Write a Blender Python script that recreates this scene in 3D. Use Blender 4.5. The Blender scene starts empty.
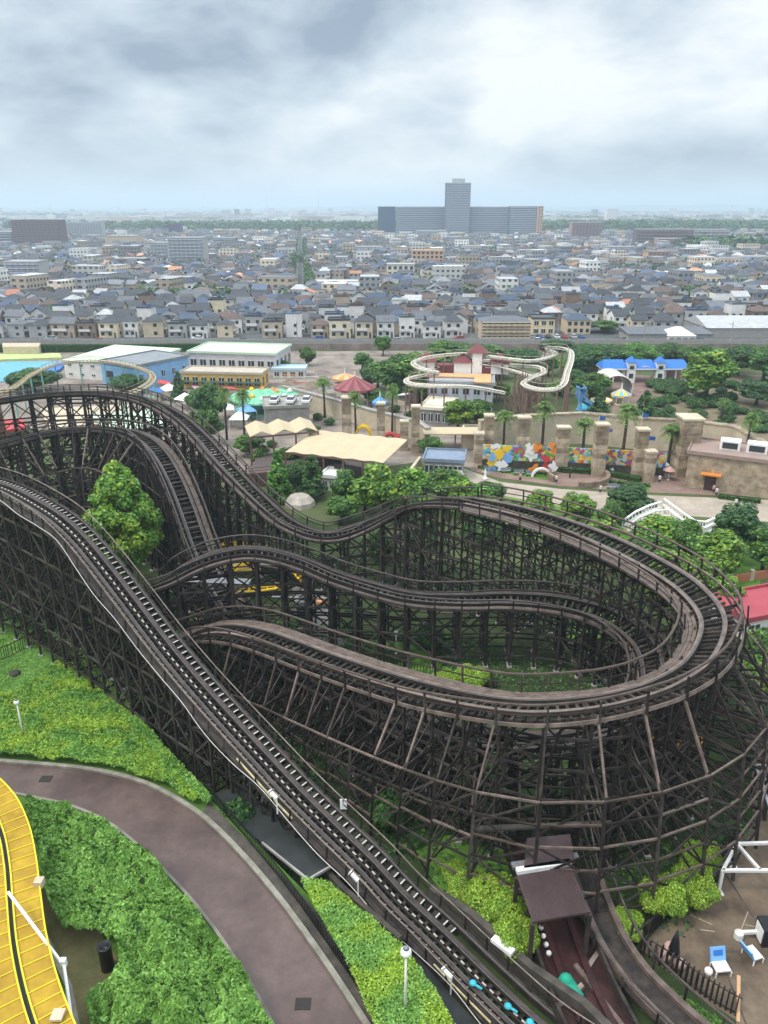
import bpy, math, random
from mathutils import Vector, noise as mnoise
R = math.radians
S = bpy.context.scene
COL = S.collection
rnd = random.Random(7)

# ------------------------------------------------------------------ camera, world, sun, exposure
F, CX, CY, HCAM, HORIZON = 770.0, 384.0, 512.0, 45.0, 207.0
PITCH = math.atan((CY - HORIZON) / F)
cam_data = bpy.data.cameras.new('camera')
cam = bpy.data.objects.new('camera', cam_data)
COL.objects.link(cam)
cam_data.sensor_fit = 'VERTICAL'
cam_data.sensor_height = 24.0
cam_data.lens = F / 1024 * 24.0
cam_data.clip_start = 0.5
cam_data.clip_end = 40000
cam.location = (0, 0, HCAM)
cam.rotation_euler = (R(90) - PITCH, 0, 0)
S.camera = cam

world = bpy.data.worlds.new('World')
S.world = world
world.use_nodes = True
nt = world.node_tree
nt.nodes.clear()
def N(tree, kind, **kw):
    n = tree.nodes.new(kind)
    for k, v in kw.items():
        setattr(n, k, v)
    return n
SUN_EL, SUN_AZ = 58.0, 250.0     # sun behind the cloud layer
L = nt.links
sky = N(nt, 'ShaderNodeTexSky', sky_type='NISHITA', sun_disc=False)
sky.sun_elevation = R(SUN_EL); sky.sun_rotation = R(SUN_AZ)
sky.air_density = 1.0; sky.dust_density = 2.0
tc = N(nt, 'ShaderNodeTexCoord')
sep = N(nt, 'ShaderNodeSeparateXYZ')
L.new(tc.outputs['Generated'], sep.inputs[0])
def M2(tree, op, a, b=None, c=None, clamp=False):
    m = N(tree, 'ShaderNodeMath', operation=op); m.use_clamp = clamp
    for i, v in enumerate((a, b, c)):
        if v is None: continue
        if isinstance(v, (int, float)): m.inputs[i].default_value = v
        else: tree.links.new(v, m.inputs[i])
    return m.outputs[0]
zc = M2(nt, 'MAXIMUM', sep.outputs[2], 0.0)
den = M2(nt, 'ADD', zc, 0.22)
cx_ = M2(nt, 'DIVIDE', sep.outputs[0], den)
cy_ = M2(nt, 'DIVIDE', sep.outputs[1], den)
comb = N(nt, 'ShaderNodeCombineXYZ')
L.new(cx_, comb.inputs[0]); L.new(cy_, comb.inputs[1])
def wnoise(scale, detail, rough, off, dist=0.0):
    mp = N(nt, 'ShaderNodeMapping'); mp.inputs['Location'].default_value = off; mp.inputs['Scale'].default_value = (1.0, 1.0, 2.1)
    L.new(tc.outputs['Generated'], mp.inputs[0])
    n = N(nt, 'ShaderNodeTexNoise'); n.inputs['Scale'].default_value = scale
    n.inputs['Detail'].default_value = detail; n.inputs['Roughness'].default_value = rough
    n.inputs['Distortion'].default_value = dist
    L.new(mp.outputs[0], n.inputs['Vector'])
    return n.outputs['Fac']
n1 = wnoise(2.6, 7, 0.50, (5.75, 2.2, 0.1), 0.35)
n2 = wnoise(7.0, 6, 0.55, (9.1, 4.7, 2), 0.3)
nn = M2(nt, 'ADD', M2(nt, 'MULTIPLY', n1, 0.72), M2(nt, 'MULTIPLY', n2, 0.28))
ramp = N(nt, 'ShaderNodeValToRGB')
e = ramp.color_ramp.elements
e[0].position = 0.375; e[0].color = (0.28, 0.35, 0.44, 1)
e[1].position = 0.56; e[1].color = (0.86, 0.885, 0.90, 1)
m_ = ramp.color_ramp.elements.new(0.465); m_.color = (0.55, 0.63, 0.70, 1)
L.new(nn, ramp.inputs[0])
# near the horizon the deck fuses into one pale blue-grey band
hb = M2(nt, 'SUBTRACT', 1.0, M2(nt, 'MULTIPLY', zc, 11.0, clamp=True))
hb = M2(nt, 'MULTIPLY', M2(nt, 'POWER', hb, 1.5), 0.85)
mixh = N(nt, 'ShaderNodeMix', data_type='RGBA')
L.new(hb, mixh.inputs[0]); L.new(ramp.outputs[0], mixh.inputs[6])
mixh.inputs[7].default_value = (0.70, 0.745, 0.765, 1)
# overcast skies are brighter overhead than at the horizon
zb = M2(nt, 'ADD', 0.86, M2(nt, 'MULTIPLY', M2(nt, 'SUBTRACT', zc, 0.22, clamp=True), 2.3))
bgc = N(nt, 'ShaderNodeBackground'); L.new(mixh.outputs[2], bgc.inputs[0]); L.new(zb, bgc.inputs[1])
bgs = N(nt, 'ShaderNodeBackground'); L.new(sky.outputs[0], bgs.inputs[0]); bgs.inputs[1].default_value = 0.10
mx = N(nt, 'ShaderNodeMixShader'); mx.inputs[0].default_value = 0.92
L.new(bgs.outputs[0], mx.inputs[1]); L.new(bgc.outputs[0], mx.inputs[2])
wo = N(nt, 'ShaderNodeOutputWorld'); L.new(mx.outputs[0], wo.inputs[0])

sun_d = bpy.data.lights.new('sun', 'SUN'); sun_d.energy = 1.5; sun_d.angle = R(12); sun_d.color = (1.0, 0.91, 0.78)
sun = bpy.data.objects.new('sun', sun_d); COL.objects.link(sun)
# the sun stands to the left of the camera and a little behind it
az = R(SUN_AZ)
sdir = Vector((math.sin(az) * math.cos(R(SUN_EL)), math.cos(az) * math.cos(R(SUN_EL)), math.sin(R(SUN_EL))))
sun.rotation_euler = sdir.to_track_quat('Z', 'Y').to_euler()
S.view_settings.view_transform = 'Standard'; S.view_settings.look = 'None'
S.view_settings.exposure = 0.5; S.view_settings.gamma = 1.0
S.view_settings.use_curve_mapping = False
S.cycles.use_denoising = True
S.cycles.max_bounces = 6; S.cycles.volume_bounces = 1; S.cycles.transparent_max_bounces = 8
S.cycles.caustics_reflective = False; S.cycles.caustics_refractive = False

# ------------------------------------------------------------------ from a pixel of the survey photo to a place in the world
CP, SP = math.cos(PITCH), math.sin(PITCH)
def ray(px, py):
    x = (px - CX) / F; y = (CY - py) / F
    return (x, CP + y * SP, -SP + y * CP)
def at(px, py, z=0.0):
    v = ray(px, py); t = (z - HCAM) / v[2]
    return Vector((v[0] * t, v[1] * t, z))
def ztop(Y, py):          # height of a point at distance Y seen at row py
    v = ray(CX, py)
    return HCAM + v[2] / v[1] * Y
def pxm(p):               # pixels per metre at a point
    return F / (p[1] * CP + (HCAM - p[2]) * SP)

# ------------------------------------------------------------------ helpers
class MB:
    def __init__(s): s.v = []; s.f = []; s.m = []
    def add(s, vs, fs, m=0):
        b = len(s.v); s.v.extend(vs)
        for f in fs: s.f.append(tuple(b + i for i in f)); s.m.append(m)
    def quad(s, a, b, c, d, m=0): s.add([a, b, c, d], [(0, 1, 2, 3)], m)
    def box(s, c, d, rz=0.0, m=0):       # centre of the base, size
        hx, hy = d[0] / 2, d[1] / 2; cr, sr = math.cos(rz), math.sin(rz)
        vs = []
        for z in (c[2], c[2] + d[2]):
            for x, y in ((-hx, -hy), (hx, -hy), (hx, hy), (-hx, hy)):
                vs.append((c[0] + x * cr - y * sr, c[1] + x * sr + y * cr, z))
        s.add(vs, BOXF, m)
    def beam(s, a, b, w, h, m=0, up=(0, 0, 1)):
        ax, ay, az_ = a; dx, dy, dz = b[0] - ax, b[1] - ay, b[2] - az_
        l = math.sqrt(dx * dx + dy * dy + dz * dz)
        if l < 1e-5: return
        dx /= l; dy /= l; dz /= l
        ux, uy, uz = up
        if abs(dx * ux + dy * uy + dz * uz) > 0.97: ux, uy, uz = (1, 0, 0) if abs(dx) < 0.5 else (0, 1, 0)
        sx, sy, sz = dy * uz - dz * uy, dz * ux - dx * uz, dx * uy - dy * ux
        q = math.sqrt(sx * sx + sy * sy + sz * sz); sx /= q; sy /= q; sz /= q
        tx, ty, tz = sy * dz - sz * dy, sz * dx - sx * dz, sx * dy - sy * dx
        w /= 2; h /= 2; vs = []
        for P in (a, b):
            for i, j in ((-w, -h), (w, -h), (w, h), (-w, h)):
                vs.append((P[0] + sx * i + tx * j, P[1] + sy * i + ty * j, P[2] + sz * i + tz * j))
        s.add(vs, BEAMF, m)
    def prism(s, poly, z0, z1, m=0, mt=None):
        n = len(poly)
        z0f = z0 if callable(z0) else (lambda x, y: z0); z1f = z1 if callable(z1) else (lambda x, y: z1)
        vs = [(p[0], p[1], z0f(p[0], p[1])) for p in poly] + [(p[0], p[1], z1f(p[0], p[1])) for p in poly]
        area = sum(poly[i][0] * poly[(i + 1) % n][1] - poly[(i + 1) % n][0] * poly[i][1] for i in range(n))
        fs = [(i, (i + 1) % n, n + (i + 1) % n, n + i) for i in range(n)]
        top = tuple(range(n, 2 * n)); bot = tuple(reversed(range(n)))
        if area < 0:
            fs = [tuple(reversed(f)) for f in fs]; top = tuple(reversed(top)); bot = tuple(reversed(bot))
        s.add(vs, fs + [bot], m); s.add(vs[n:], [tuple(i - n for i in top)], m if mt is None else mt)
    def tube(s, pts, r, n=8, m=0, cap=True):
        pts = [Vector(p) for p in pts]; k = len(pts); base = len(s.v)
        rr = r if isinstance(r, (list, tuple)) else [r] * k
        u = Vector((0.31, 0.17, 0.93)).normalized()
        for i, p in enumerate(pts):
            t = (pts[min(i + 1, k - 1)] - pts[max(i - 1, 0)]).normalized()
            a = (u - t * u.dot(t))
            if a.length < 1e-3: a = t.orthogonal()
            a.normalize(); b = t.cross(a); u = a
            for j in range(n):
                th = 2 * math.pi * j / n
                q = p + (a * math.cos(th) + b * math.sin(th)) * rr[i]
                s.v.append((q.x, q.y, q.z))
        for i in range(k - 1):
            for j in range(n):
                s.f.append((base + i * n + j, base + i * n + (j + 1) % n, base + (i + 1) * n + (j + 1) % n, base + (i + 1) * n + j)); s.m.append(m)
        if cap:
            s.f.append(tuple(base + j for j in reversed(range(n)))); s.m.append(m)
            s.f.append(tuple(base + (k - 1) * n + j for j in range(n))); s.m.append(m)
    def lathe(s, c, prof, n=16, m=0):     # profile of (radius, height)
        base = len(s.v)
        for r, z in prof:
            for j in range(n):
                th = 2 * math.pi * j / n; s.v.append((c[0] + r * math.cos(th), c[1] + r * math.sin(th), c[2] + z))
        for i in range(len(prof) - 1):
            for j in range(n):
                s.f.append((base + i * n + j, base + i * n + (j + 1) % n, base + (i + 1) * n + (j + 1) % n, base + (i + 1) * n + j)); s.m.append(m)
        s.f.append(tuple(base + j for j in reversed(range(n)))); s.m.append(m)
        s.f.append(tuple(base + (len(prof) - 1) * n + j for j in range(n))); s.m.append(m)
    def build(s, name, mats, parent=None, smooth=False):
        me = bpy.data.meshes.new(name); me.from_pydata(s.v, [], s.f)
        if not isinstance(mats, (list, tuple)): mats = [mats]
        for m in mats: me.materials.append(m)
        if len(mats) > 1: me.polygons.foreach_set('material_index', s.m)
        if smooth: me.polygons.foreach_set('use_smooth', [True] * len(me.polygons))
        me.update()
        o = bpy.data.objects.new(name, me); COL.objects.link(o)
        if parent is not None: o.parent = parent
        return o
BOXF = [(0, 3, 2, 1), (4, 5, 6, 7), (0, 1, 5, 4), (1, 2, 6, 5), (2, 3, 7, 6), (3, 0, 4, 7)]
BEAMF = [(0, 1, 2, 3), (7, 6, 5, 4), (4, 5, 1, 0), (5, 6, 2, 1), (6, 7, 3, 2), (7, 4, 0, 3)]

def tag(o, label=None, cat=None, group=None, kind=None):
    if label: o['label'] = label
    if cat: o['category'] = cat
    if group: o['group'] = group
    if kind: o['kind'] = kind
    return o
def empty(name, label, cat, loc=(0, 0, 0), rz=0.0, group=None):
    o = bpy.data.objects.new(name, None); COL.objects.link(o)
    o.location = loc; o.rotation_euler = (0, 0, rz); o.empty_display_size = 0.5
    return tag(o, label, cat, group)
def copy_tree(o, loc=None, rz=None, sc=None, label=None, group=None, parent=None, color=None):
    c = o.copy(); COL.objects.link(c)
    if parent is not None: c.parent = parent
    if loc is not None: c.location = loc
    if rz is not None: c.rotation_euler = (0, 0, rz)
    if sc is not None: c.scale = sc if isinstance(sc, (tuple, list)) else (sc, sc, sc)
    if label: c['label'] = label
    if group: c['group'] = group
    for ch in list(o.children):
        copy_tree(ch, parent=c)
    return c
def structure(o): o['kind'] = 'structure'; return o
WORDS = 'first second third fourth fifth sixth seventh eighth ninth tenth eleventh twelfth thirteenth fourteenth fifteenth sixteenth seventeenth eighteenth nineteenth twentieth'.split()
def ordw(n):              # 1 -> first
    if n <= 20: return WORDS[n - 1]
    tens = {2: 'twenty', 3: 'thirty', 4: 'forty', 5: 'fifty'}
    if n % 10 == 0: return {30: 'thirtieth', 40: 'fortieth', 50: 'fiftieth'}[n]
    return tens[n // 10] + '-' + WORDS[n % 10 - 1]

# ------------------------------------------------------------------ materials
def mat(name, col, rough=0.8, var=0.25, scale=3.0, bump=0.0, metal=0.0, spec=0.3, col2=None, objcol=False, detail=4, stretch=None, objrand=0.0, island=0.0, fine=0.22):
    m = bpy.data.materials.new(name); m.use_nodes = True
    t = m.node_tree; b = t.nodes['Principled BSDF']
    b.inputs['Roughness'].default_value = rough; b.inputs['Metallic'].default_value = metal
    b.inputs['Specular IOR Level'].default_value = spec
    g = N(t, 'ShaderNodeNewGeometry')
    n = N(t, 'ShaderNodeTexNoise'); n.inputs['Scale'].default_value = scale; n.inputs['Detail'].default_value = detail
    n.inputs['Roughness'].default_value = 0.65
    src = g.outputs['Position']
    if stretch:
        mp = N(t, 'ShaderNodeMapping'); mp.inputs['Scale'].default_value = stretch; t.links.new(src, mp.inputs[0]); src = mp.outputs[0]
    t.links.new(src, n.inputs['Vector'])
    mx = N(t, 'ShaderNodeMix', data_type='RGBA')
    rm = N(t, 'ShaderNodeMapRange'); rm.inputs[1].default_value = 0.3; rm.inputs[2].default_value = 0.7
    t.links.new(n.outputs['Fac'], rm.inputs[0]); t.links.new(rm.outputs[0], mx.inputs[0])
    if col2 is None:
        c1 = [c * (1 - var) for c in col]; c2 = [min(1, c * (1 + var)) for c in col]
    else: c1, c2 = col, col2
    mx.inputs[6].default_value = (*c1, 1); mx.inputs[7].default_value = (*c2, 1)
    out = mx.outputs[2]
    if fine:
        nf = N(t, 'ShaderNodeTexNoise'); nf.inputs['Scale'].default_value = scale * 9; nf.inputs['Detail'].default_value = 6; nf.inputs['Roughness'].default_value = 0.7
        t.links.new(src, nf.inputs['Vector'])
        hv = N(t, 'ShaderNodeHueSaturation'); t.links.new(out, hv.inputs['Color'])
        t.links.new(M2(t, 'ADD', 1 - fine * 1.25, M2(t, 'MULTIPLY', nf.outputs['Fac'], fine * 2.5)), hv.inputs['Value']); out = hv.outputs[0]
    if island:
        hi = N(t, 'ShaderNodeHueSaturation'); t.links.new(out, hi.inputs['Color'])
        rp_ = M2(t, 'POWER', g.outputs['Random Per Island'], 1.4)
        t.links.new(M2(t, 'ADD', 1 - island * .7, M2(t, 'MULTIPLY', rp_, island * 1.9)), hi.inputs['Value'])
        t.links.new(M2(t, 'SUBTRACT', 1.0, M2(t, 'MULTIPLY', rp_, island * .35)), hi.inputs['Saturation']); out = hi.outputs[0]
    if objcol:
        oi = N(t, 'ShaderNodeObjectInfo'); mm = N(t, 'ShaderNodeMix', data_type='RGBA', blend_type='MULTIPLY'); mm.inputs[0].default_value = 1
        t.links.new(out, mm.inputs[6]); t.links.new(oi.outputs['Color'], mm.inputs[7]); out = mm.outputs[2]
    if objrand:
        oi = N(t, 'ShaderNodeObjectInfo')
        v = M2(t, 'ADD', 1 - objrand / 2, M2(t, 'MULTIPLY', oi.outputs['Random'], objrand))
        hs = N(t, 'ShaderNodeHueSaturation'); t.links.new(out, hs.inputs['Color']); t.links.new(v, hs.inputs['Value'])
        hh = M2(t, 'ADD', 0.5 - objrand * 0.03, M2(t, 'MULTIPLY', oi.outputs['Random'], objrand * 0.06)); t.links.new(hh, hs.inputs['Hue'])
        out = hs.outputs[0]
    t.links.new(out, b.inputs['Base Color'])
    if bump:
        bp = N(t, 'ShaderNodeBump'); bp.inputs['Strength'].default_value = bump; bp.inputs['Distance'].default_value = 0.1
        t.links.new(n.outputs['Fac'], bp.inputs['Height']); t.links.new(bp.outputs[0], b.inputs['Normal'])
    return m
def leafmat(name, c1, c2, scale=1.2, objrand=0.25):
    m = mat(name, c1, 0.6, scale=scale, col2=c2, spec=0.25, objrand=objrand, detail=3, island=0.45)
    b = m.node_tree.nodes['Principled BSDF']
    t = m.node_tree; tr = N(t, 'ShaderNodeBsdfTranslucent'); mxs = N(t, 'ShaderNodeMixShader'); mxs.inputs[0].default_value = 0.25
    src = b.inputs['Base Color'].links[0].from_socket
    t.links.new(src, tr.inputs[0]); t.links.new(b.outputs[0], mxs.inputs[1]); t.links.new(tr.outputs[0], mxs.inputs[2])
    t.links.new(mxs.outputs[0], t.nodes['Material Output'].inputs[0])
    return m
M = {}
M['wood'] = mat('dark_creosoted_wood', (0.010, 0.008, 0.008), 0.75, scale=1.3, col2=(0.052, 0.038, 0.031), bump=0.2, detail=6, island=0.95)
M['woodrail'] = mat('weathered_rail_wood', (0.060, 0.042, 0.034), 0.6, scale=1.1, col2=(0.175, 0.125, 0.105), bump=0.15, detail=7, island=0.5)
M['raildark'] = mat('dark_rail_wood', (0.030, 0.024, 0.024), 0.6, scale=1.2, col2=(0.10, 0.078, 0.07), bump=0.15, detail=7)
M['woodpale'] = mat('worn_pale_wood', (0.12, 0.10, 0.085), 0.7, scale=1.5, col2=(0.30, 0.25, 0.215), detail=6)
M['plank'] = mat('walkway_planks', (0.07, 0.052, 0.044), 0.65, scale=1.6, col2=(0.20, 0.15, 0.125), bump=0.2, detail=7)
M['railsteel'] = mat('dull_running_steel', (0.13, 0.125, 0.12), 0.5, metal=0.5, scale=4)
M['steel'] = mat('worn_steel', (0.30, 0.30, 0.31), 0.4, metal=0.6, scale=4)
M['steelwhite'] = mat('white_painted_steel', (0.70, 0.68, 0.66), 0.5, var=0.12)
M['concrete'] = mat('concrete', (0.30, 0.29, 0.27), 0.9, scale=0.6, var=0.3, bump=0.1, detail=7)
M['concretedark'] = mat('stained_concrete', (0.03, 0.028, 0.024), 0.9, scale=0.8, col2=(0.11, 0.095, 0.08), bump=0.1, detail=8)
M['asphalt'] = mat('asphalt', (0.055, 0.057, 0.06), 0.85, scale=1.2, var=0.3, detail=8)
M['black'] = mat('black_painted_metal', (0.012, 0.013, 0.015), 0.5)
M['white'] = mat('white_paint', (0.78, 0.78, 0.76), 0.6, var=0.08)
M['cream'] = mat('cream_render', (0.50, 0.43, 0.32), 0.85, var=0.2, scale=0.5, detail=7)
M['sandstone'] = mat('sandstone_blocks', (0.17, 0.125, 0.085), 0.9, scale=0.8, col2=(0.46, 0.37, 0.26), bump=0.3, detail=8, island=.4)
M['glass'] = mat('window_glass', (0.03, 0.04, 0.05), 0.15, spec=0.6, var=0.1)
M['teal'] = mat('teal_painted_steel', (0.22, 0.42, 0.36), 0.5, var=0.15)
M['cyan'] = mat('cyan_plastic', (0.05, 0.42, 0.52), 0.5, var=0.15)
M['blue'] = mat('blue_paint', (0.03, 0.16, 0.52), 0.5, var=0.12)
M['skyblue'] = mat('sky_blue_paint', (0.18, 0.40, 0.72), 0.6, var=0.12)
M['red'] = mat('red_paint', (0.50, 0.05, 0.05), 0.5, var=0.15)
M['yellow'] = mat('yellow_paint', (0.80, 0.52, 0.02), 0.5, var=0.1)
M['orange'] = mat('orange_paint', (0.72, 0.25, 0.04), 0.5, var=0.15)
M['brown'] = mat('brown_metal_roof', (0.055, 0.035, 0.035), 0.45, var=0.25, scale=0.8)
M['maroon'] = mat('maroon_tiles', (0.18, 0.055, 0.06), 0.7, var=0.25)
M['palegreen'] = mat('pale_green_roof', (0.50, 0.62, 0.47), 0.7, var=0.08, scale=0.3)
M['greyroof'] = mat('grey_metal_roof', (0.22, 0.24, 0.26), 0.6, var=0.15, scale=0.4)
M['canvas'] = mat('cream_canvas', (0.50, 0.42, 0.28), 0.9, var=0.06, scale=0.4)
M['leaf_a'] = leafmat('leaves_mid_green', (0.035, 0.10, 0.014), (0.10, 0.22, 0.03))
M['leaf_b'] = leafmat('leaves_bright_green', (0.065, 0.18, 0.018), (0.18, 0.37, 0.04))
M['leaf_c'] = leafmat('leaves_dark_green', (0.022, 0.065, 0.024), (0.06, 0.14, 0.042))
M['leaf_y'] = leafmat('leaves_yellow_green', (0.13, 0.22, 0.008), (0.30, 0.40, 0.015))
M['leaf_p'] = leafmat('palm_fronds', (0.09, 0.19, 0.03), (0.21, 0.33, 0.07))
M['leaf_l'] = leafmat('lime_ground_leaves', (0.17, 0.32, 0.010), (0.33, 0.50, 0.02), scale=.5, objrand=0)
M['bark'] = mat('bark', (0.07, 0.05, 0.04), 0.9, var=0.3, scale=4, bump=0.3)
M['hedge'] = leafmat('clipped_hedge_leaves', (0.06, 0.15, 0.012), (0.14, 0.27, 0.02), scale=0.5, objrand=0.0)
# ------------------------------------------------------------------ ground, plateau, paths
def poly_at(pts, z=0.0): return [at(px, py, z) for px, py in pts]
def sheet(name, poly, z, m):
    mb = MB(); n = len(poly)
    ar = sum(poly[i][0] * poly[(i + 1) % n][1] - poly[(i + 1) % n][0] * poly[i][1] for i in range(n))
    if ar < 0: poly = list(reversed(poly))
    mb.add([(p[0], p[1], z) for p in poly], [tuple(range(n))])
    return structure(mb.build(name, m))
def inpoly(x, y, poly):
    c = False; n = len(poly); j = n - 1
    for i in range(n):
        xi, yi, xj, yj = poly[i][0], poly[i][1], poly[j][0], poly[j][1]
        if (yi > y) != (yj > y) and x < (xj - xi) * (y - yi) / (yj - yi) + xi: c = not c
        j = i
    return c

gm = mat('town_ground', (0.05, 0.055, 0.06), 0.9, scale=0.02, col2=(0.15, 0.155, 0.15), detail=9)
g = MB(); g.add([(-9000, -300, 0), (9000, -300, 0), (9000, 16000, 0), (-9000, 16000, 0)], [(0, 1, 2, 3)])
structure(g.build('ground', gm))
PARKZ = 0.02
parkm = mat('park_soil_and_grass', (0.04, 0.065, 0.018), 0.95, scale=0.12, col2=(0.10, 0.12, 0.05), detail=9, bump=0.2)
sheet('park_ground', [(-170, -60), (170, -60), (230, 262), (-230, 262)], PARKZ, parkm)
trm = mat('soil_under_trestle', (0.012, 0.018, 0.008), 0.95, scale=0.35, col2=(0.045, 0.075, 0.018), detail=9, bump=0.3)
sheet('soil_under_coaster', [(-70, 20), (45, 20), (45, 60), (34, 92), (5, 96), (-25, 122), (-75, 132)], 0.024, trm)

# the raised ground on the left that carries lawn, path and hedges
PZ = 3.0
edge_px = [(-120, 560), (0, 607), (60, 627), (110, 682), (165, 747), (215, 798), (262, 848), (318, 905), (372, 962), (430, 1024), (500, 1100)]
edge = poly_at(edge_px, PZ)
PLAT = edge + [Vector((edge[-1].x, -30, PZ)), Vector((-120, -30, PZ)), Vector((-120, edge[0].y, PZ))]
pm = MB(); pm.prism(PLAT, -0.5, PZ)
lawnm = mat('short_grass', (0.045, 0.11, 0.015), 0.95, scale=0.5, col2=(0.10, 0.20, 0.03), detail=10, bump=0.3)
structure(pm.build('terrace_ground', lawnm))
def gz(x, y): return PZ if inpoly(x, y, PLAT) else 0.0

pathm = mat('wet_maroon_asphalt', (0.045, 0.026, 0.022), 0.42, scale=0.2, col2=(0.125, 0.083, 0.072), detail=12, fine=.3, spec=0.5)
outer_px = [(-60, 757), (0, 762), (50, 766), (100, 772), (150, 786), (200, 815), (240, 853), (280, 900), (320, 955), (350, 1000), (375, 1040), (430, 1140)]
inner_px = [(-60, 790), (0, 792), (30, 797), (70, 806), (110, 824), (150, 857), (185, 893), (215, 930), (245, 975), (270, 1020), (285, 1060), (310, 1140)]
path = poly_at(outer_px, PZ) + list(reversed(poly_at(inner_px, PZ)))
sheet('curved_path', path, PZ + 0.006, pathm)
def ribbon(mb, pts, w, z0, z1, m=0, side=0):   # an upright strip following pts in plan
    pts = [Vector((p[0], p[1])) for p in pts]
    L_, R_ = [], []
    for i, p in enumerate(pts):
        t = (pts[min(i + 1, len(pts) - 1)] - pts[max(i - 1, 0)]).normalized(); n = Vector((-t.y, t.x))
        L_.append(p + n * (w / 2 + side)); R_.append(p - n * (w / 2 - side))
    for i in range(len(pts) - 1):
        mb.prism([L_[i], R_[i], R_[i + 1], L_[i + 1]], z0, z1, m)
def smooth(pts, k=6):
    out = []; n = len(pts)
    for i in range(n - 1):
        p0, p1, p2, p3 = Vector(pts[max(i - 1, 0)]), Vector(pts[i]), Vector(pts[i + 1]), Vector(pts[min(i + 2, n - 1)])
        for j in range(k):
            t = j / k; out.append(0.5 * ((2 * p1) + (p2 - p0) * t + (2 * p0 - 5 * p1 + 4 * p2 - p3) * t * t + (3 * p1 - p0 - 3 * p2 + p3) * t ** 3))
    out.append(Vector(pts[-1])); return out
kb = MB(); ribbon(kb, smooth(poly_at(outer_px, PZ)), 0.35, PZ, PZ + 0.22)
kerbm = mat('mossy_kerb_stone', (0.14, 0.13, 0.10), 0.9, scale=1.0, col2=(0.30, 0.28, 0.24), detail=7)
structure(kb.build('kerb', kerbm))
kb = MB(); ribbon(kb, smooth(poly_at(inner_px, PZ)), 0.2, PZ, PZ + 0.12)
structure(kb.build('kerb', kerbm))
# paved strip outside the kerb on the lower stretch
sheet('verge_paving', poly_at([(208, 801), (256, 849), (310, 904), (360, 961), (412, 1024), (470, 1100), (400, 1100), (350, 1004), (318, 957), (279, 903), (238, 856), (200, 818)], PZ), PZ + 0.004, M['concretedark'])
# service yard below the lift
sheet('service_yard', poly_at([(205, 800), (300, 830), (380, 900), (420, 960), (500, 1050), (700, 1200), (430, 1200), (300, 1000)], 0), 0.03, M['asphalt'])
# brown plaza, lower right
plazam = mat('stained_brown_concrete', (0.06, 0.042, 0.028), 0.7, scale=0.3, col2=(0.20, 0.15, 0.105), detail=10)
plaza_px = [(640, 950), (660, 925), (700, 905), (735, 860), (748, 800), (760, 720), (900, 720), (1000, 1150), (760, 1100), (735, 1020), (690, 990)]
sheet('plaza', poly_at(plaza_px), 0.035, plazam)
jm = MB()
for a, b in (((720, 866), (800, 990)), ((718, 952), (790, 952)), ((718, 952), (752, 1040))):
    A, B = at(*a), at(*b); jm.beam((A.x, A.y, 0.041), (B.x, B.y, 0.041), 0.12, 0.008)
structure(jm.build('plaza_joint', M['concretedark']))
jm = MB()
for a, b in (((748, 912), (738, 938)), ((745, 925), (768, 930)), ((690, 915), (712, 925)), ((700, 930), (715, 932))):
    A, B = at(*a), at(*b); jm.beam((A.x, A.y, 0.040), (B.x, B.y, 0.040), 0.05, 0.006)
structure(jm.build('plaza_marking', mat('faded_paint_line', (0.40, 0.34, 0.26), 0.9)))

# light paths of the park
pavem = mat('pale_paving', (0.27, 0.225, 0.18), 0.9, scale=0.25, col2=(0.44, 0.375, 0.31), detail=8)
pinkm = mat('pink_brick_paving', (0.15, 0.095, 0.078), 0.8, scale=0.3, col2=(0.30, 0.215, 0.18), detail=9)
sheet('promenade', poly_at([(452, 464), (470, 490), (520, 504), (620, 511), (768, 522), (900, 532), (900, 500), (768, 500), (640, 495), (560, 489), (500, 482)]), 0.034, pavem)
sheet('brick_plaza', poly_at([(470, 470), (500, 478), (560, 486), (640, 492), (820, 500), (820, 470), (668, 456), (640, 452), (560, 470), (480, 455)]), 0.029, pinkm)
sheet('forecourt', poly_at([(140, 430), (230, 470), (300, 480), (430, 460), (480, 470), (480, 385), (560, 350), (200, 352), (-40, 352), (-40, 430)]), 0.027,
      mat('park_paving', (0.12, 0.10, 0.088), 0.9, scale=0.2, col2=(0.33, 0.28, 0.235), detail=9))
sheet('castle_garden_path', poly_at([(612, 372), (650, 376), (655, 412), (640, 420), (612, 418)]), 0.031, mat('brown_brick_paving', (0.20, 0.13, 0.11), 0.9, scale=0.4))
sheet('rose_garden_soil', poly_at([(640, 392), (700, 372), (860, 380), (860, 470), (700, 432), (640, 420)]), 0.0285, mat('garden_soil', (0.10, 0.10, 0.05), 0.95, scale=0.2, col2=(0.24, 0.18, 0.13), detail=9))
sheet('inner_path', poly_at([(292, 586), (322, 590), (345, 645), (330, 660), (300, 640)]), 0.036, mat('grey_pavement', (0.15, 0.145, 0.14), 0.9))
grassm = mat('bright_lawn', (0.05, 0.13, 0.015), 0.95, scale=0.6, col2=(0.12, 0.24, 0.03), detail=9, bump=0.3)
for i, q in enumerate(([(352, 640), (400, 640), (470, 672), (470, 690), (400, 676)], [(400, 500), (470, 520), (560, 545), (600, 545), (640, 560), (690, 590), (760, 600), (760, 560), (640, 520), (480, 492)],
          [(395, 830), (470, 820), (520, 850), (500, 900), (440, 890)], [(600, 600), (640, 640), (560, 640)],
          [(640, 985), (690, 1000), (735, 1030), (700, 1060), (640, 1010)], [(336, 480), (410, 478), (400, 500), (340, 500)])):
    sheet('grass_patch', poly_at(q), 0.040 + i * 0.0012, grassm)

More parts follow.
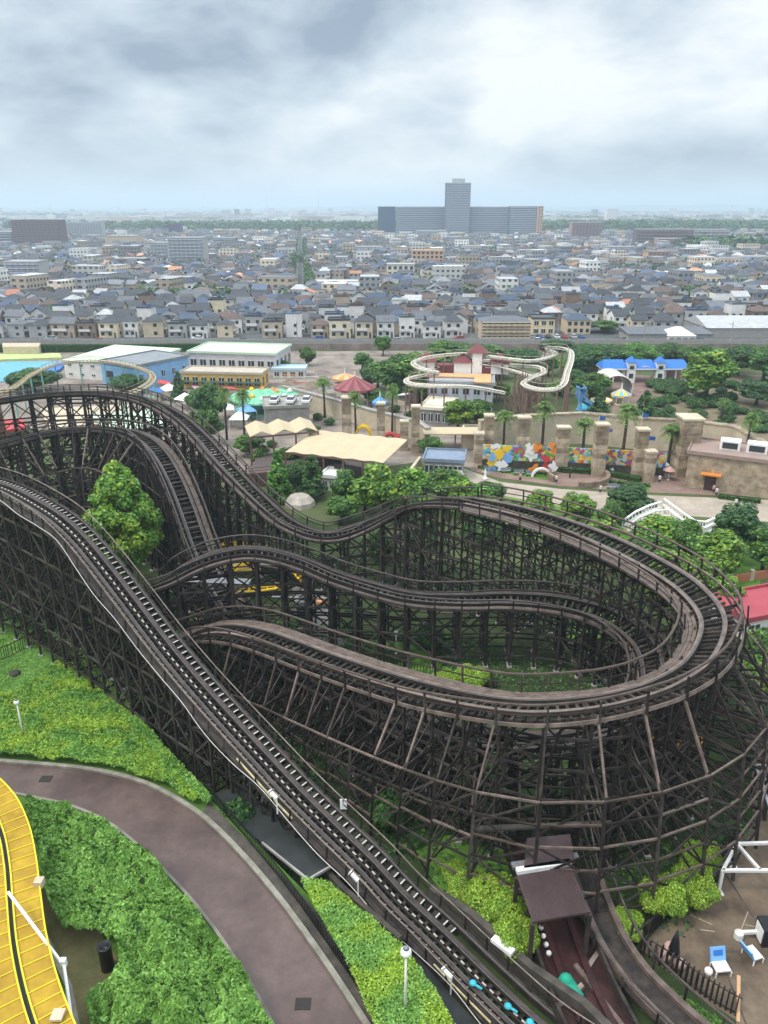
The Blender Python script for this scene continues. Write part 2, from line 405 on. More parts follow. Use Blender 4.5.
# rails under the town: railway and the road beside it
sheet('railway_bed', [(-260, 264), (260, 264), (260, 276), (-260, 276)], 0.03, mat('track_ballast', (0.13, 0.115, 0.105), 0.95, scale=1.0))
rl = MB()
for y in (266.5, 268, 271.5, 273): rl.beam((-260, y, 0.12), (260, y, 0.12), 0.12, 0.16)
structure(rl.build('railway', M['steel']))
sheet('road', [(-260, 277), (260, 277), (260, 285), (-260, 285)], 0.03, M['asphalt'])
sheet('avenue', [at(297.5, 292), at(302.5, 292), at(300.6, 236), at(299.4, 236)], 0.04, M['asphalt'])
ml = MB()
for i in range(80): ml.box((-240 + i * 6, 281, 0.034), (3, 0.15, 0.006))
structure(ml.build('road_marking', M['white']))
# ------------------------------------------------------------------ the wooden coaster
coaster = empty('wooden_roller_coaster', 'huge dark timber trestle roller coaster filling the middle of the view', 'roller coaster', (0, 0, 0))

def resample(pts, step):
    cr = smooth([(p[0], p[1], p[2], p[3]) for p in pts], 14)
    P = [Vector((c[0], c[1], c[2])) for c in cr]; B = [c[3] for c in cr]
    d = [0.0]
    for i in range(1, len(P)): d.append(d[-1] + (P[i] - P[i - 1]).length)
    n = max(2, int(d[-1] / step)); out = []; j = 0
    for k in range(n + 1):
        s = d[-1] * k / n
        while j < len(d) - 2 and d[j + 1] < s: j += 1
        u = (s - d[j]) / max(1e-6, d[j + 1] - d[j])
        out.append((P[j].lerp(P[j + 1], u), B[j] + (B[j + 1] - B[j]) * u))
    return out
def frames(samp):
    fr = []
    for i, (p, b) in enumerate(samp):
        t = (samp[min(i + 1, len(samp) - 1)][0] - samp[max(i - 1, 0)][0]).normalized()
        h = Vector((t.x, t.y, 0)).normalized(); n = Vector((h.y, -h.x, 0))      # n points right of travel
        a = R(b); lat = (n * math.cos(a) + Vector((0, 0, 1)) * math.sin(a))      # positive bank lifts the right side
        up = lat.cross(t).normalized()
        fr.append((p, t, lat, up, n))
    return fr
def strip(mb, fr, o0, o1, u0, u1, m=0, i0=0, i1=None):     # a lath running along the track, lateral o0..o1, height u0..u1
    i1 = len(fr) if i1 is None else i1; base = len(mb.v)
    for p, t, lat, up, n in fr[i0:i1]:
        for o, u in ((o0, u0), (o1, u0), (o1, u1), (o0, u1)):
            q = p + lat * o + up * u; mb.v.append((q.x, q.y, q.z))
    k = i1 - i0
    for i in range(k - 1):
        for a in range(4):
            b = (a + 1) % 4
            mb.f.append((base + i * 4 + a, base + (i + 1) * 4 + a, base + (i + 1) * 4 + b, base + i * 4 + b)); mb.m.append(m)
    mb.f.append((base + 3, base + 2, base + 1, base)); mb.m.append(m)
    e_ = base + (k - 1) * 4; mb.f.append((e_, e_ + 1, e_ + 2, e_ + 3)); mb.m.append(m)

BENTS = []     # (screen size, mesh builder)
def bent(fr, i, j, flare_l, flare_r, out_side, dense=True):
    p, t, lat, up, n = fr[i]; q, t2, lat2, up2, n2 = fr[j]
    rg = random.Random(int(p.x * 31 + p.y * 77))
    mb = MB()
    def cols(P, Nn, la):
        g0 = gz(P.x, P.y); z = P.z - 0.5
        res = []
        for o in (-1.35, 1.35):
            res.append((o, o, z + la.z * o))
        return g0, z, res
    g0 = gz(p.x, p.y); g1 = gz(q.x, q.y)
    zt = p.z - 0.45; zq = q.z - 0.45
    h = zt - g0
    def pos(o_top, o_bot, z, P=p, NN=n, top=zt, g=g0):
        f = 0 if top - g < 0.1 else (top - z) / (top - g)
        o = o_top + (o_bot - o_top) * f
        return Vector((P.x + NN.x * o, P.y + NN.y * o, z))
    if h < 0.8:
        return
    legs = [(-1.3, -1.3), (1.3, 1.3)]
    if dense and h > 4: legs.append((0.0, 0.0))
    fl, frr = flare_l, flare_r
    if fl: legs.insert(0, (-1.5, -1.5 - fl * h)); 
    if frr: legs.append((1.5, 1.5 + frr * h))
    if fl and h > 7: legs.insert(1, (-1.45, -1.45 - fl * h * 0.5))
    if frr and h > 7: legs.append((1.45, 1.45 + frr * h * 0.5))
    legs.sort(key=lambda a: a[1])
    W = 0.19
    lowest = {}
    for a, b in legs:
        A = pos(a, b, zt + lat.z * a * 0.9); 
        Bm = pos(a, b, g0 - 0.1)
        gg = gz(Bm.x, Bm.y)
        mb.beam(A, Bm, W, W, up=(t.x, t.y, 0))
        mb.box((Bm.x, Bm.y, gg - 0.05), (0.5, 0.5, 0.28), m=1)
    # cap beam
    mb.beam(pos(-1.9, -1.9, zt + lat.z * -1.9), pos(1.9, 1.9, zt + lat.z * 1.9), 0.2, 0.3, up=(t.x, t.y, 0))
    LV = 2.6
    lv = []
    z = g0 + 1.6 + (LV - 2.6)
    z = math.floor(g0) + 1.4
    while z < zt - 0.9: lv.append(z); z += LV
    for li, z in enumerate(lv):
        o0 = pos(*legs[0], z); o1 = pos(*legs[-1], z)
        mb.beam(o0, o1, 0.09, 0.2, up=(0, 0, 1))
        # ledgers to the next bent
        if zq - 0.5 > z:
            for k, (a, b) in enumerate(legs):
                if len(legs) > 3 and k not in (0, len(legs) - 1, 2) : continue
                hq = zq - g1
                bb = b if abs(b) < 1.6 else math.copysign(1.5 + (fl if b < 0 else frr) * hq, b)
                A = pos(a, b, z); B = pos(a, bb, z, q, n2, zq, g1)
                mb.beam(A, B, 0.1, 0.2)
                if (li + i // (j - i)) % 2 == 0 or k in (0, len(legs) - 1):
                    z2 = z + LV if z + LV < zt - 0.2 else zt
                    if zq > z2 - 0.3:
                        if rg.random() < 0.75:
                            B2 = pos(a, bb, min(z2, zq), q, n2, zq, g1)
                            mb.beam(A, B2, 0.07, 0.12)
                        if rg.random() < 0.45:
                            mb.beam(pos(a, b, min(z2, zt)), B, 0.09, 0.16)
    # cross bracing in the plane of the bent
    levels = [g0 + 0.2] + lv + [zt]
    for li in range(len(levels) - 1):
        za, zb_ = levels[li], levels[li + 1]
        for k in range(len(legs) - 1):
            A = pos(*legs[k], za); B = pos(*legs[k + 1], zb_); C = pos(*legs[k + 1], za); D = pos(*legs[k], zb_)
            off = Vector((t.x, t.y, 0)) * 0.14
            r_ = rg.random()
            if r_ < 0.8: mb.beam(A + off, B + off, 0.07, 0.12, m=2 if rg.random() < .13 else 0)
            if r_ > 0.25: mb.beam(C - off, D - off, 0.07, 0.12, m=2 if rg.random() < .13 else 0)
    # long batter strut in one sweep on the outer side, with pale worn head
    for sgn in (-1, 1):
        if (out_side == sgn or out_side == 2) and h > 3.5:
            fl_ = 0.27 if sgn == out_side or out_side == 2 else 0
            A = p + lat * (sgn * 2.05) + up * 0.1
            dn = min(3.9, h - 0.6); o2 = sgn * (2.0 + 0.16 * h + 0.9)
            B = Vector((p.x + n.x * o2, p.y + n.y * o2, p.z - dn))
            rr_ = rg.random()
            if rr_ < .8: mb.beam(A, B + Vector((0, 0, rg.uniform(-.6, .5))), 0.14, 0.18, m=2 if rr_ < .45 else 0)
            if rr_ > .5: mb.beam(A - t * 1.2, pos(sgn * 1.6, sgn * 1.6, max(g0 + .3, zt - rg.uniform(2.5, 5))), 0.1, 0.16)
            mb.beam(B, pos(0, sgn * 0.9, max(g0 + 0.2, zt - dn)), 0.1, 0.18)
            o3 = sgn * (2.0 + 0.30 * h)
            C = Vector((p.x + n.x * o3, p.y + n.y * o3, g0))
            mb.beam(B, C, 0.16, 0.2)
            # hoop ledgers round the outside
            fj = frames_next(fr, j, sgn, zq - g1)
            zz = p.z - dn; kk = 0
            while zz > g0 + 0.8:
                f1 = (p.z - dn - zz) / max(0.1, p.z - dn - g0); P1 = B.lerp(C, f1)
                Bq, Cq = fj(dn); P2 = Bq.lerp(Cq, f1)
                mb.beam(P1, P2, 0.11, 0.15, m=2 if kk % 2 == 0 or rg.random() < .4 else 0)
                if kk % 2 == 0 and zz - 2.5 > g0:
                    f2 = min(1, f1 + 2.5 / max(0.1, p.z - dn - g0)); mb.beam(P1, Bq.lerp(Cq, f2), 0.08, 0.15)
                mb.beam(P1, pos(sgn * 1.3, sgn * 1.3, zz), 0.08, 0.17)
                if rg.random() < .7: mb.beam(P1, pos(sgn * 1.3, sgn * 1.3, min(zt, zz + 2.5)), 0.08, 0.14)
                if rg.random() < .5 and zz - 2.5 > g0: mb.beam(Bq.lerp(Cq, f1), B.lerp(C, min(1, f1 + 2.5 / max(0.1, p.z - dn - g0))), 0.08, 0.14)
                zz -= 1.75; kk += 1
    c = p.copy(); c.z = (zt + g0) / 2
    BENTS.append((pxm(c) * (h + 2) - (500 if abs((c.x) / (c.y * CP + (HCAM - c.z) * SP)) > 0.53 else 0), mb))
def frames_next(fr, j, sgn, hq):
    q, t2, lat2, up2, n2 = fr[j]
    g = gz(q.x, q.y)
    def f(dn):
        o2 = sgn * (2.0 + 0.16 * hq + 0.9); o3 = sgn * (2.0 + 0.30 * hq)
        return (Vector((q.x + n2.x * o2, q.y + n2.y * o2, q.z - min(dn, max(0.5, hq - 0.3)))), Vector((q.x + n2.x * o3, q.y + n2.y * o3, g)))
    return f

def run(wp, label, walk=-1, flare=(0.12, 0.12), out=None, handrails=(1, 1), rail_m='woodrail', bstep=4, skip=None, bents=True, fine=0.68, outf=None, ww=.85, hout=1.72, hh=1.05):
    """one stretch of track. walk: side of the plank walkway, out: side of the outriggers"""
    samp = resample(wp, fine); fr = frames(samp); n = len(fr)
    tr = MB()
    for i, (p, t, lat, up, nn) in enumerate(fr):
        w0, w1 = -1.55, 1.55
        if i % 4 == 0:
            w0 = -hout - .05; w1 = 1.45 + ww
        tr.beam(p + lat * w0 - up * 0.36, p + lat * w1 - up * 0.36, 0.2, 0.2, up=tuple(up))
    strip(tr, fr, -1.15, -0.95, -0.75, -0.46); strip(tr, fr, 0.95, 1.15, -0.75, -0.46)
    T = tr.build('track', M['wood'], coaster); T['label'] = label
    for s in (-1, 1):
        rb = MB()
        a, b = (0.70, 1.04) if s > 0 else (-1.04, -0.70)
        strip(rb, fr, a, b, -0.255, 0.04, 0)
        a2, b2 = (0.68, 0.80) if s > 0 else (-0.80, -0.68)
        strip(rb, fr, a2, b2, 0.044, 0.06, 1)
        a3, b3 = (0.80, 1.06) if s > 0 else (-1.06, -0.80)
        strip(rb, fr, a3, b3, 0.043, 0.10, 2)
        rb.build('rail', [M['wood'], M['railsteel'], M[rail_m]], T)
    if walk:
        wk = MB(); a, b = (1.25, 1.25 + ww) if walk > 0 else (-1.25 - ww, -1.25)
        for k in range(3):
            aa = a + (b - a) * k / 3 + 0.02; bb = a + (b - a) * (k + 1) / 3 - 0.02
            strip(wk, fr, aa, bb, -0.20, -0.14 + 0.004 * k)
        wk.build('walkway', M['plank'], coaster)
    for s, on in ((-1, handrails[0]), (1, handrails[1])):
        if not on: continue
        hr = MB(); o = (1.35 + ww if walk == s else hout) * s
        for i in range(0, n, 4):
            p, t, lat, up, nn = fr[i]
            hr.beam(p + lat * o - up * 0.5, p + lat * o + Vector((0, 0, hh)), 0.13, 0.13, up=(t.x, t.y, 0))
        # top rail and mid rail
        f2 = [(p + Vector((0, 0, 0)), t, lat, up, nn) for p, t, lat, up, nn in fr]
        strip(hr, f2, o - 0.09, o + 0.09, hh - .08, hh + .04, 1)
        strip(hr, f2, o - 0.03, o + 0.03, 0.50, 0.58, 0)
        strip(hr, f2, o - 0.05 - s * 0.08, o + 0.05 - s * 0.08, -0.36, -0.10, 1)
        hr.build('handrail', [M['wood'], M[rail_m]], coaster)
    if bents:
        for i in range(0, n - bstep, bstep):
            if skip and skip(i / n): continue
            o = out
            if outf: o = outf(i / n)
            bent(fr, i, i + bstep, flare[0], flare[1], o)
    return fr

def W(px, py, z, bank=0): v = at(px, py, z); return (v.x, v.y, v.z, bank)
# outer, upper track: from the far left, down, up, round the right-hand turn and back towards the lift
RB = [W(-70, 410, 17.5, 0), W(0, 399, 18, 6), W(50, 393, 18.4, 8), W(100, 392, 18.4, 8), W(140, 398, 17.8, 6), W(172, 412, 16.6, 4), W(198, 433, 15, 2), W(225, 463, 12.7),
      W(255, 494, 10.2), W(288, 522, 8), W(325, 535, 6.8), W(362, 526, 7.4), W(400, 509, 10, 0), W(432, 501, 12.4, 0), W(470, 501, 13.6, -6), W(515, 510, 14, -10), W(560, 523, 14.2, -13),
      W(605, 540, 14.3, -16), W(650, 562, 14.4, -18), W(690, 588, 14.4, -20), W(713, 620, 14.4, -20), W(700, 658, 14.4, -20), W(664, 683, 14.3, -18), W(620, 697, 14.1, -15), W(575, 704, 13.8, -10), W(527, 706, 13.2, -6),
      W(480, 701, 12.3, -4), W(428, 690, 11.2), W(375, 675, 10.1), W(322, 657, 9.3), W(285, 643, 9.1), W(258, 634, 9), W(230, 629, 8.4), W(205, 631, 7.2), W(180, 642, 5.5), W(150, 655, 4.5)]
run(RB[:15], 'upper track diving from the far left', walk=1, flare=(0.0, 0.06), rail_m='raildark', ww=.5)
frB = run(RB[14:], 'upper track swinging round the right-hand turn', walk=1, flare=(0.0, 0.0), ww=.95, bstep=4, hout=2.35, hh=1.3, outf=lambda u: -1 if 0.25 < u < 0.88 else None)
# middle track: hump near the lift, valley, then the lower turn inside the big one
RC = [W(140, 592, 8, 0), W(165, 580, 10, 0), W(190, 566, 11.4), W(215, 556, 12.2), W(243, 551, 12.4), W(270, 553, 12), W(302, 562, 10.9), W(336, 576, 9.4), W(375, 588, 8.2), W(414, 597, 7.5), W(460, 599, 7.2, -4), W(510, 598, 7.2, -8),
      W(560, 602, 7.2, -14), W(605, 614, 7.2, -18), W(638, 636, 7.2, -20), W(652, 662, 7.2, -20), W(650, 695, 7.2, -20), W(620, 722, 7.2, -16), W(575, 738, 7, -10),
      W(520, 742, 6.9, -4), W(470, 737, 6.8), W(420, 724, 6.6), W(365, 702, 6.3), W(310, 672, 5.4), W(268, 645, 4.2), W(243, 624, 3.6), W(228, 602, 4.0), W(213, 576, 5.6), W(199, 542, 8.6), W(187, 508, 11.7),
      W(175, 479, 14.2, 0), W(162, 456, 16, 0), W(148, 441, 16.9, -2), W(130, 432, 17.1, -5), W(105, 428, 17.1, -8), W(70, 429, 17, -8), W(33, 435, 17, -8), W(0, 443, 17, -8), W(-60, 458, 16.5, -6)]
frC = run(RC, 'middle track with the hump, the lower turn and the straight climb', walk=1, flare=(0.06, 0.06), handrails=(1, 1), rail_m='raildark', ww=.5, outf=lambda u: (-1 if u < 0.2 or 0.36 < u < 0.55 else (-1 if u > 0.82 else None)))
# lift hill
LA, LB = (10.0, 31.0), (-37.0, 70.5)
def onplane(px, py):
    v = ray(px, py); nx, ny = -(LB[1] - LA[1]), (LB[0] - LA[0])
    t = (LA[0] * nx + LA[1] * ny) / (v[0] * nx + v[1] * ny); return (v[0] * t, v[1] * t, HCAM + v[2] * t, 0)
RL = [W(700, 1150, 0.7), W(620, 1092, 0.7), W(545, 1040, 0.7), W(490, 990, 0.7)] + [onplane(*q) for q in ((435, 935), (400, 902), (367, 866), (330, 830), (292, 792), (255, 752), (222, 716), (190, 680), (158, 641), (127, 600), (100, 565), (80, 541), (58, 520))]
RL += [W(32, 503, 19.4), W(5, 489, 19.6), W(-30, 478, 19.4), W(-80, 466, 18.5)]
samp = resample(RL, 0.62); frL = [(p, t, lat * .74, up, nn) for p, t, lat, up, nn in frames(samp)]
lt = MB()
for i, (p, t, lat, up, nn) in enumerate(frL):
    lt.beam(p - lat * 1.5 - up * 0.36, p + lat * 1.5 - up * 0.36, 0.2, 0.2, up=tuple(up))
strip(lt, frL, -1.15, -0.95, -0.8, -0.46); strip(lt, frL, 0.95, 1.15, -0.8, -0.46)
T = lt.build('track', M['wood'], coaster); T['label'] = 'straight lift hill track with chain trough'
for s in (-1, 1):
    rb = MB(); a, b = (0.68, 1.12) if s > 0 else (-1.12, -0.68)
    strip(rb, frL, a, b, -0.255, 0.04, 0)
    strip(rb, frL, 0.68 if s > 0 else -0.80, 0.80 if s > 0 else -0.68, 0.044, 0.06, 1)
    strip(rb, frL, 0.80 if s > 0 else -1.14, 1.14 if s > 0 else -0.80, 0.043, 0.10, 2)
    rb.build('rail', [M['wood'], M['railsteel'], M['raildark']], T)
ch = MB(); strip(ch, frL, -0.22, -0.08, -0.25, -0.05, 0); strip(ch, frL, 0.08, 0.22, -0.25, -0.05, 0)
for i in range(0, len(frL) - 1):
    p, t, lat, up, nn = frL[i]; q = frL[i + 1][0]
    c0 = p + (q - p) * 0.1; c1 = p + (q - p) * 0.6
    ch.beam(c0 - up * 0.0, c1 - up * 0.0, 0.10, 0.05, m=1, up=tuple(up))
ch.build('lift_chain', [M['wood'], mat('greasy_pale_chain', (0.42, 0.40, 0.36), 0.5, var=0.2)], T)
# walkways: plain planks on the left side of the picture, stairs with pale nosings on the right (travel goes up and away: right side is +)
iC = len(frL)
wk = MB(); strip(wk, frL, -2.15, -1.3, -0.22, -0.14)
wk.build('walkway', M['wood'], coaster)
st = MB()
strip(st, frL, 1.22, 1.28, -0.4, 0.02); strip(st, frL, 2.06, 2.12, -0.4, 0.02)
i_a = next(i for i, f in enumerate(frL) if f[0].y > 36.2)
for i in range(i_a, iC - 1):
    p, t, lat, up, nn = frL[i]; q = frL[i + 1][0]
    for k in range(2 if False else 1):
        c0 = p.lerp(q, k / 1)
        z = -0.2
        a = c0 + lat * 1.3 + Vector((0, 0, z)); b = c0 + lat * 2.04 + Vector((0, 0, z))
        st.beam(a, b, 0.38, 0.05, m=0)
        h_ = Vector((t.x, t.y, 0)).normalized() * -0.22
        st.beam(a + h_ + Vector((0, 0, 0.035)), b + h_ + Vector((0, 0, 0.035)), 0.10, 0.035, m=1)
st.build('stairway', [M['wood'], mat('pale_step_nosing', (0.52, 0.50, 0.46), 0.7, var=0.15)], coaster)
st = MB(); strip(st, frL, 2.2, 2.55, -0.30, -0.22); st.build('walkway', mat('grey_plank_deck', (0.11, 0.105, 0.10), 0.8, scale=2, var=0.3), coaster)
for s, o in ((-1, -2.22), (1, 2.62)):
    hr = MB()
    for i in range(0, iC, 3):
        p, t, lat, up, nn = frL[i]; hr.beam(p + lat * o - up * 0.5, p + lat * o + Vector((0, 0, 1.0)), 0.1, 0.1, up=(t.x, t.y, 0))
    strip(hr, frL, o - 0.04, o + 0.04, 0.95, 1.02, 1); strip(hr, frL, o - 0.03, o + 0.03, 0.45, 0.52, 0)
    strip(hr, frL, o - 0.06, o + 0.06, -0.5, -0.15, 0)
    hr.build('handrail', [M['wood'], M['woodpale']], coaster)
# row of short pale studs along the near gutter
sd = MB()
for i in range(0, iC):
    p, t, lat, up, nn = frL[i]; sd.beam(p - lat * 1.42, p - lat * 1.42 + Vector((0, 0, 0.22)), 0.12, 0.12, m=0, up=(t.x, t.y, 0))
strip(sd, frL, -1.36, -1.30, -0.05, 0.04)
sd.build('guide_rail', M['woodpale'], coaster)
for i in range(0, iC - 4, 4):
    if frL[i][0].y > 37: bent(frL, i, i + 4, 0.0, 0.10, None)
BENTS.sort(key=lambda a: -a[0])
BM = [M['wood'], M['concrete'], M['woodrail']]
rest = MB()
for k, (sz, mb) in enumerate(BENTS):
    if k < 99: mb.build('trestle_bent', BM, coaster)
    else:
        b = len(rest.v); rest.v.extend(mb.v); rest.f.extend(tuple(b + i for i in f) for f in mb.f); rest.m.extend(mb.m)
o = rest.build('trestle_frame', BM, coaster); o['kind'] = 'stuff'
print('bents', len(BENTS), 'faces rest', len(rest.f))
# white cable looping along the near side of the lift
cb = MB(); pts = []
for k, i in enumerate(range(8, iC, 5)):
    p, t, lat, up, nn = frL[i]; sag = 0.0 if k % 3 == 0 else -0.35
    pts.append(p - lat * (2.6 + 0.2 * math.sin(k * 1.3)) + Vector((0, 0, 0.3 + sag)))
cb.tube(smooth(pts, 5), 0.024, 6); cb.build('cable', M['steelwhite'], coaster, smooth=True)
# white lamps and boxes fixed to the handrail
for i, k in ((int(iC * 0.16), 0), (int(iC * 0.25), 1), (int(iC * 0.34), 0), (iC - 22, 1), (iC - 30, 0)):
    p, t, lat, up, nn = frL[i]; f_ = MB(); c = p - lat * 2.45 + Vector((0, 0, 1.0))
    f_.beam(c, c + t * 0.6, 0.22, 0.2); f_.beam(c - Vector((0, 0, 1.4)), c, 0.09, 0.09); f_.beam(c + t * 0.7, c + t * 0.78, 0.28, 0.26)
    f_.build('floodlight', M['white'], coaster)
p, t, lat, up, nn = frL[min(range(iC), key=lambda i: abs(frL[i][0].y - 43.0))]
f_ = MB(); c = p + lat * 2.62 + Vector((0, 0, 0.1)); f_.beam(c, c + Vector((0, 0, 0.9)), 0.5, 0.05, up=(0, 1, 0)); f_.build('notice_plate', M['white'], coaster)
# long gutter strip of pale yellow boards near the foot of the lift
for a, b in ((0.085, 0.185), (0.33, 0.40)):
    f_ = MB(); strip(f_, frL, -2.1, -1.9, -0.02, 0.10, 0, int(iC * a), int(iC * b)); f_.build('fascia_board', mat('pale_yellow_board', (0.55, 0.48, 0.28), 0.8), coaster)
# ------------------------------------------------------------------ plants
def leaf_quads(mb, c, r, n, size, rg, mats, flat=1.0, up=0.35):
    for _ in range(n):
        while True:
            d = Vector((rg.gauss(0, 1), rg.gauss(0, 1), rg.gauss(0, 1)))
            if d.length > 0.1: break
        d.normalize()
        rr = r * (0.72 + 0.34 * rg.random())
        p = Vector((c[0] + d.x * rr, c[1] + d.y * rr, c[2] + d.z * rr * flat))
        nn = (d + Vector((rg.uniform(-.7, .7), rg.uniform(-.7, .7), rg.uniform(-.3, .9) + up))).normalized()
        a = nn.orthogonal().normalized(); b = nn.cross(a)
        th = rg.uniform(0, 6.28); a, b = a * math.cos(th) + b * math.sin(th), b * math.cos(th) - a * math.sin(th)
        s = size * rg.uniform(0.6, 1.3)
        q0, q1, q2, q3 = p - a * s, p - b * s * 0.6, p + a * s, p + b * s * 0.6
        mb.add([tuple(q0), tuple(q1), tuple(q2), tuple(q3)], [(0, 1, 2, 3)], rg.choice(mats))
def crown_mesh(kind, seed, h=8.0, w=6.0, leaf=0.28, dens=1.0):
    rg = random.Random(seed); mb = MB(); blobs = []
    z0 = 0.22 * h
    if kind == 'egg':
        for k in range(95):
            u = rg.random() ** 0.9; z = 6.5 + (h - 6.5) * u
            R_ = w * 0.44 * min(1, (u + .12) * 2.6) * (1 - max(0, u - .25) / .75) ** 0.62 * (0.5 + 0.5 * math.sqrt(rg.random())); a = rg.uniform(0, 6.28)
            blobs.append((R_ * math.cos(a), R_ * math.sin(a), z * .96, w * (0.15 - 0.08 * u)))
    elif kind == 'cone':
        z0 = 0.08 * h
        for k in range(int(34 * dens) + 12):
            u = rg.random() ** 1.25; z = z0 + (h - z0) * u
            R_ = w / 2 * (1 - u) ** 0.75 * (0.65 + 0.35 * rg.random()) ; a = rg.uniform(0, 6.28)
            blobs.append((R_ * math.cos(a), R_ * math.sin(a), z, w * (0.20 - 0.11 * u)))
        blobs.append((0, 0, h * 0.93, w * 0.08))
    else:
        for k in range(int(24 * dens) + 10):
            d = Vector((rg.gauss(0, 1), rg.gauss(0, 1), rg.gauss(0, 0.8))).normalized() * (rg.random() ** 0.35)
            zz = z0 + (h - z0) * (0.48 + 0.42 * d.z)
            taper = 1.0 if d.z < 0.1 else 1 - 0.25 * d.z
            blobs.append((d.x * w * 0.38 * taper, d.y * w * 0.38 * taper, zz, w * rg.uniform(0.12, 0.21)))
    for b in blobs:
        base = rg.choice(((0, 0, 0, 1), (0, 1, 1), (0, 0, 2), (0, 0, 1, 2)))
        n = int(190 * (b[3] / 1.0) ** 2 * (0.28 / leaf) ** 2 * 0.75) + 12
        leaf_quads(mb, b[:3], b[3], min(n, 900), leaf, rg, base, 0.85)
    return mb
def tree_proto(kind, seed, mats, h=8.0, w=6.0, leaf=0.28, dens=1.0, name='tree'):
    root = empty(name, 'x', 'tree')
    crown_mesh(kind, seed, h, w, leaf, dens).build('crown', [M[m] for m in mats], root)
    t = MB(); rg = random.Random(seed)
    th = 0.75 * h
    t.tube([(0, 0, -0.2), (0.05, 0, 0.2 * h), (0.12, 0.05, 0.45 * h), (0.05, 0.1, th)], [0.035 * h, 0.026 * h, 0.02 * h, 0.008 * h], 7)
    for k in range(6):
        a = k * 1.05 + rg.random(); z = h * rg.uniform(0.25, 0.5); q = w * 0.33
        t.tube([(0.05, 0, z), (q * .5 * math.cos(a), q * .5 * math.sin(a), z + h * .12), (q * math.cos(a), q * math.sin(a), z + h * .26)], [0.012 * h, 0.008 * h, 0.003 * h], 5)
    t.build('trunk', M['bark'], root, smooth=True)
    return root
def palm_proto(seed):
    rg = random.Random(seed); root = empty('palm_tree', 'x', 'palm tree'); h = 8.0
    t = MB(); t.tube([(0, 0, -0.2), (0.05, 0, 3), (0.1, 0.05, 6), (0.1, 0.05, h - .6)], [0.24, 0.19, 0.17, 0.2], 8); t.build('trunk', M['bark'], root, smooth=True)
    c = MB()
    for k in range(44):
        a = k * 2.399; el = R(rg.uniform(-40, 75)); Lf = rg.uniform(1.5, 2.0)
        d = Vector((math.cos(a), math.sin(a), 0)); s = Vector((-math.sin(a), math.cos(a), 0)); p = Vector((0.1, 0.05, h - 0.6)); vz = math.tan(el)
        n = 7; dirv = (d * math.cos(el) + Vector((0, 0, math.sin(el)))); pts = []
        for i in range(n): 
            u = i / (n - 1); pts.append(p + dirv * Lf * u + Vector((0, 0, -0.9 * Lf * u * u * 0.75)))
        for i in range(1, n - 1):
            for sg in (-1, 1):
                for q in range(2):
                    pp = pts[i].lerp(pts[i + 1], q * 0.5); l = 0.62 * (1 - 0.55 * (i / n)); f = (pts[i + 1] - pts[i]).normalized()
                    tip = pp + s * sg * l + f * l * 0.5 + Vector((0, 0, -0.25 * l))
                    c.add([tuple(pp), tuple(pp + f * 0.13), tuple(tip)], [(0, 1, 2)], rg.choice((0, 0, 1)))
    c.build('crown', [M['leaf_p'], M['leaf_a']], root)
    return root
M['leaf_h'] = leafmat('leaves_fresh_hedge', (0.11, 0.27, 0.035), (0.24, 0.47, 0.07), scale=.6, objrand=0)
PROTO = {}
PROTO['mid'] = [tree_proto('round', 11, ('leaf_a', 'leaf_b', 'leaf_c')), tree_proto('round', 12, ('leaf_a', 'leaf_b', 'leaf_c'), w=6.8)]
PROTO['bright'] = [tree_proto('round', 21, ('leaf_b', 'leaf_y', 'leaf_a')), tree_proto('round', 22, ('leaf_b', 'leaf_y', 'leaf_a'), w=5.4)]
PROTO['dark'] = [tree_proto('round', 31, ('leaf_c', 'leaf_a', 'leaf_c')), tree_proto('round', 32, ('leaf_c', 'leaf_a', 'leaf_c'), w=7)]
PROTO['cone'] = [tree_proto('cone', 41, ('leaf_b', 'leaf_a', 'leaf_a'), w=4.6)]
PROTO['conedark'] = [tree_proto('cone', 42, ('leaf_c', 'leaf_a', 'leaf_c'), w=4.6)]
PROTO['palm'] = [palm_proto(5), palm_proto(6)]
PROTO['shrub'] = [tree_proto('round', 51, ('leaf_c', 'leaf_a', 'leaf_a'), h=3, w=4, leaf=0.22, name='shrub')]
PROTO['shruby'] = [tree_proto('round', 52, ('leaf_l', 'leaf_y', 'leaf_b'), h=3, w=4.6, leaf=0.105, name='shrub')]
USED = set(); BASEW = {'mid': 6.2, 'bright': 5.8, 'dark': 6.5, 'cone': 4.6, 'conedark': 4.6, 'palm': 3.6, 'shrub': 4.2, 'shruby': 4.2}
BASEH = {'shrub': 3.0, 'shruby': 3.0}
def plant(kind, px, pyb, pyt, wpx, label, z=0.0, cat=None, group=None, wscale=None):
    b = at(px, pyb, z); zt = ztop(b.y, pyt); h = max(0.8, (zt - z)) * 1.0
    wm = wpx / pxm((b.x, b.y, z + h * 0.5)) * (1.18 if kind in ('mid', 'bright', 'dark') else 1.0)
    p = rnd.choice(PROTO[kind]); loc = (b.x, b.y, z - 0.02); sc = (wm / BASEW[kind], wm / BASEW[kind], h / BASEH.get(kind, 8.0)); rz = rnd.uniform(0, 6.28)
    if p.name not in USED:
        USED.add(p.name); o = p; o.location = loc; o.scale = sc; o.rotation_euler = (0, 0, rz)
    else: o = copy_tree(p, loc, rz, sc)
    o['label'] = label; o['category'] = cat or ('palm tree' if kind == 'palm' else ('shrub' if 'shrub' in kind else 'tree'))
    if group: o['group'] = group
    return o
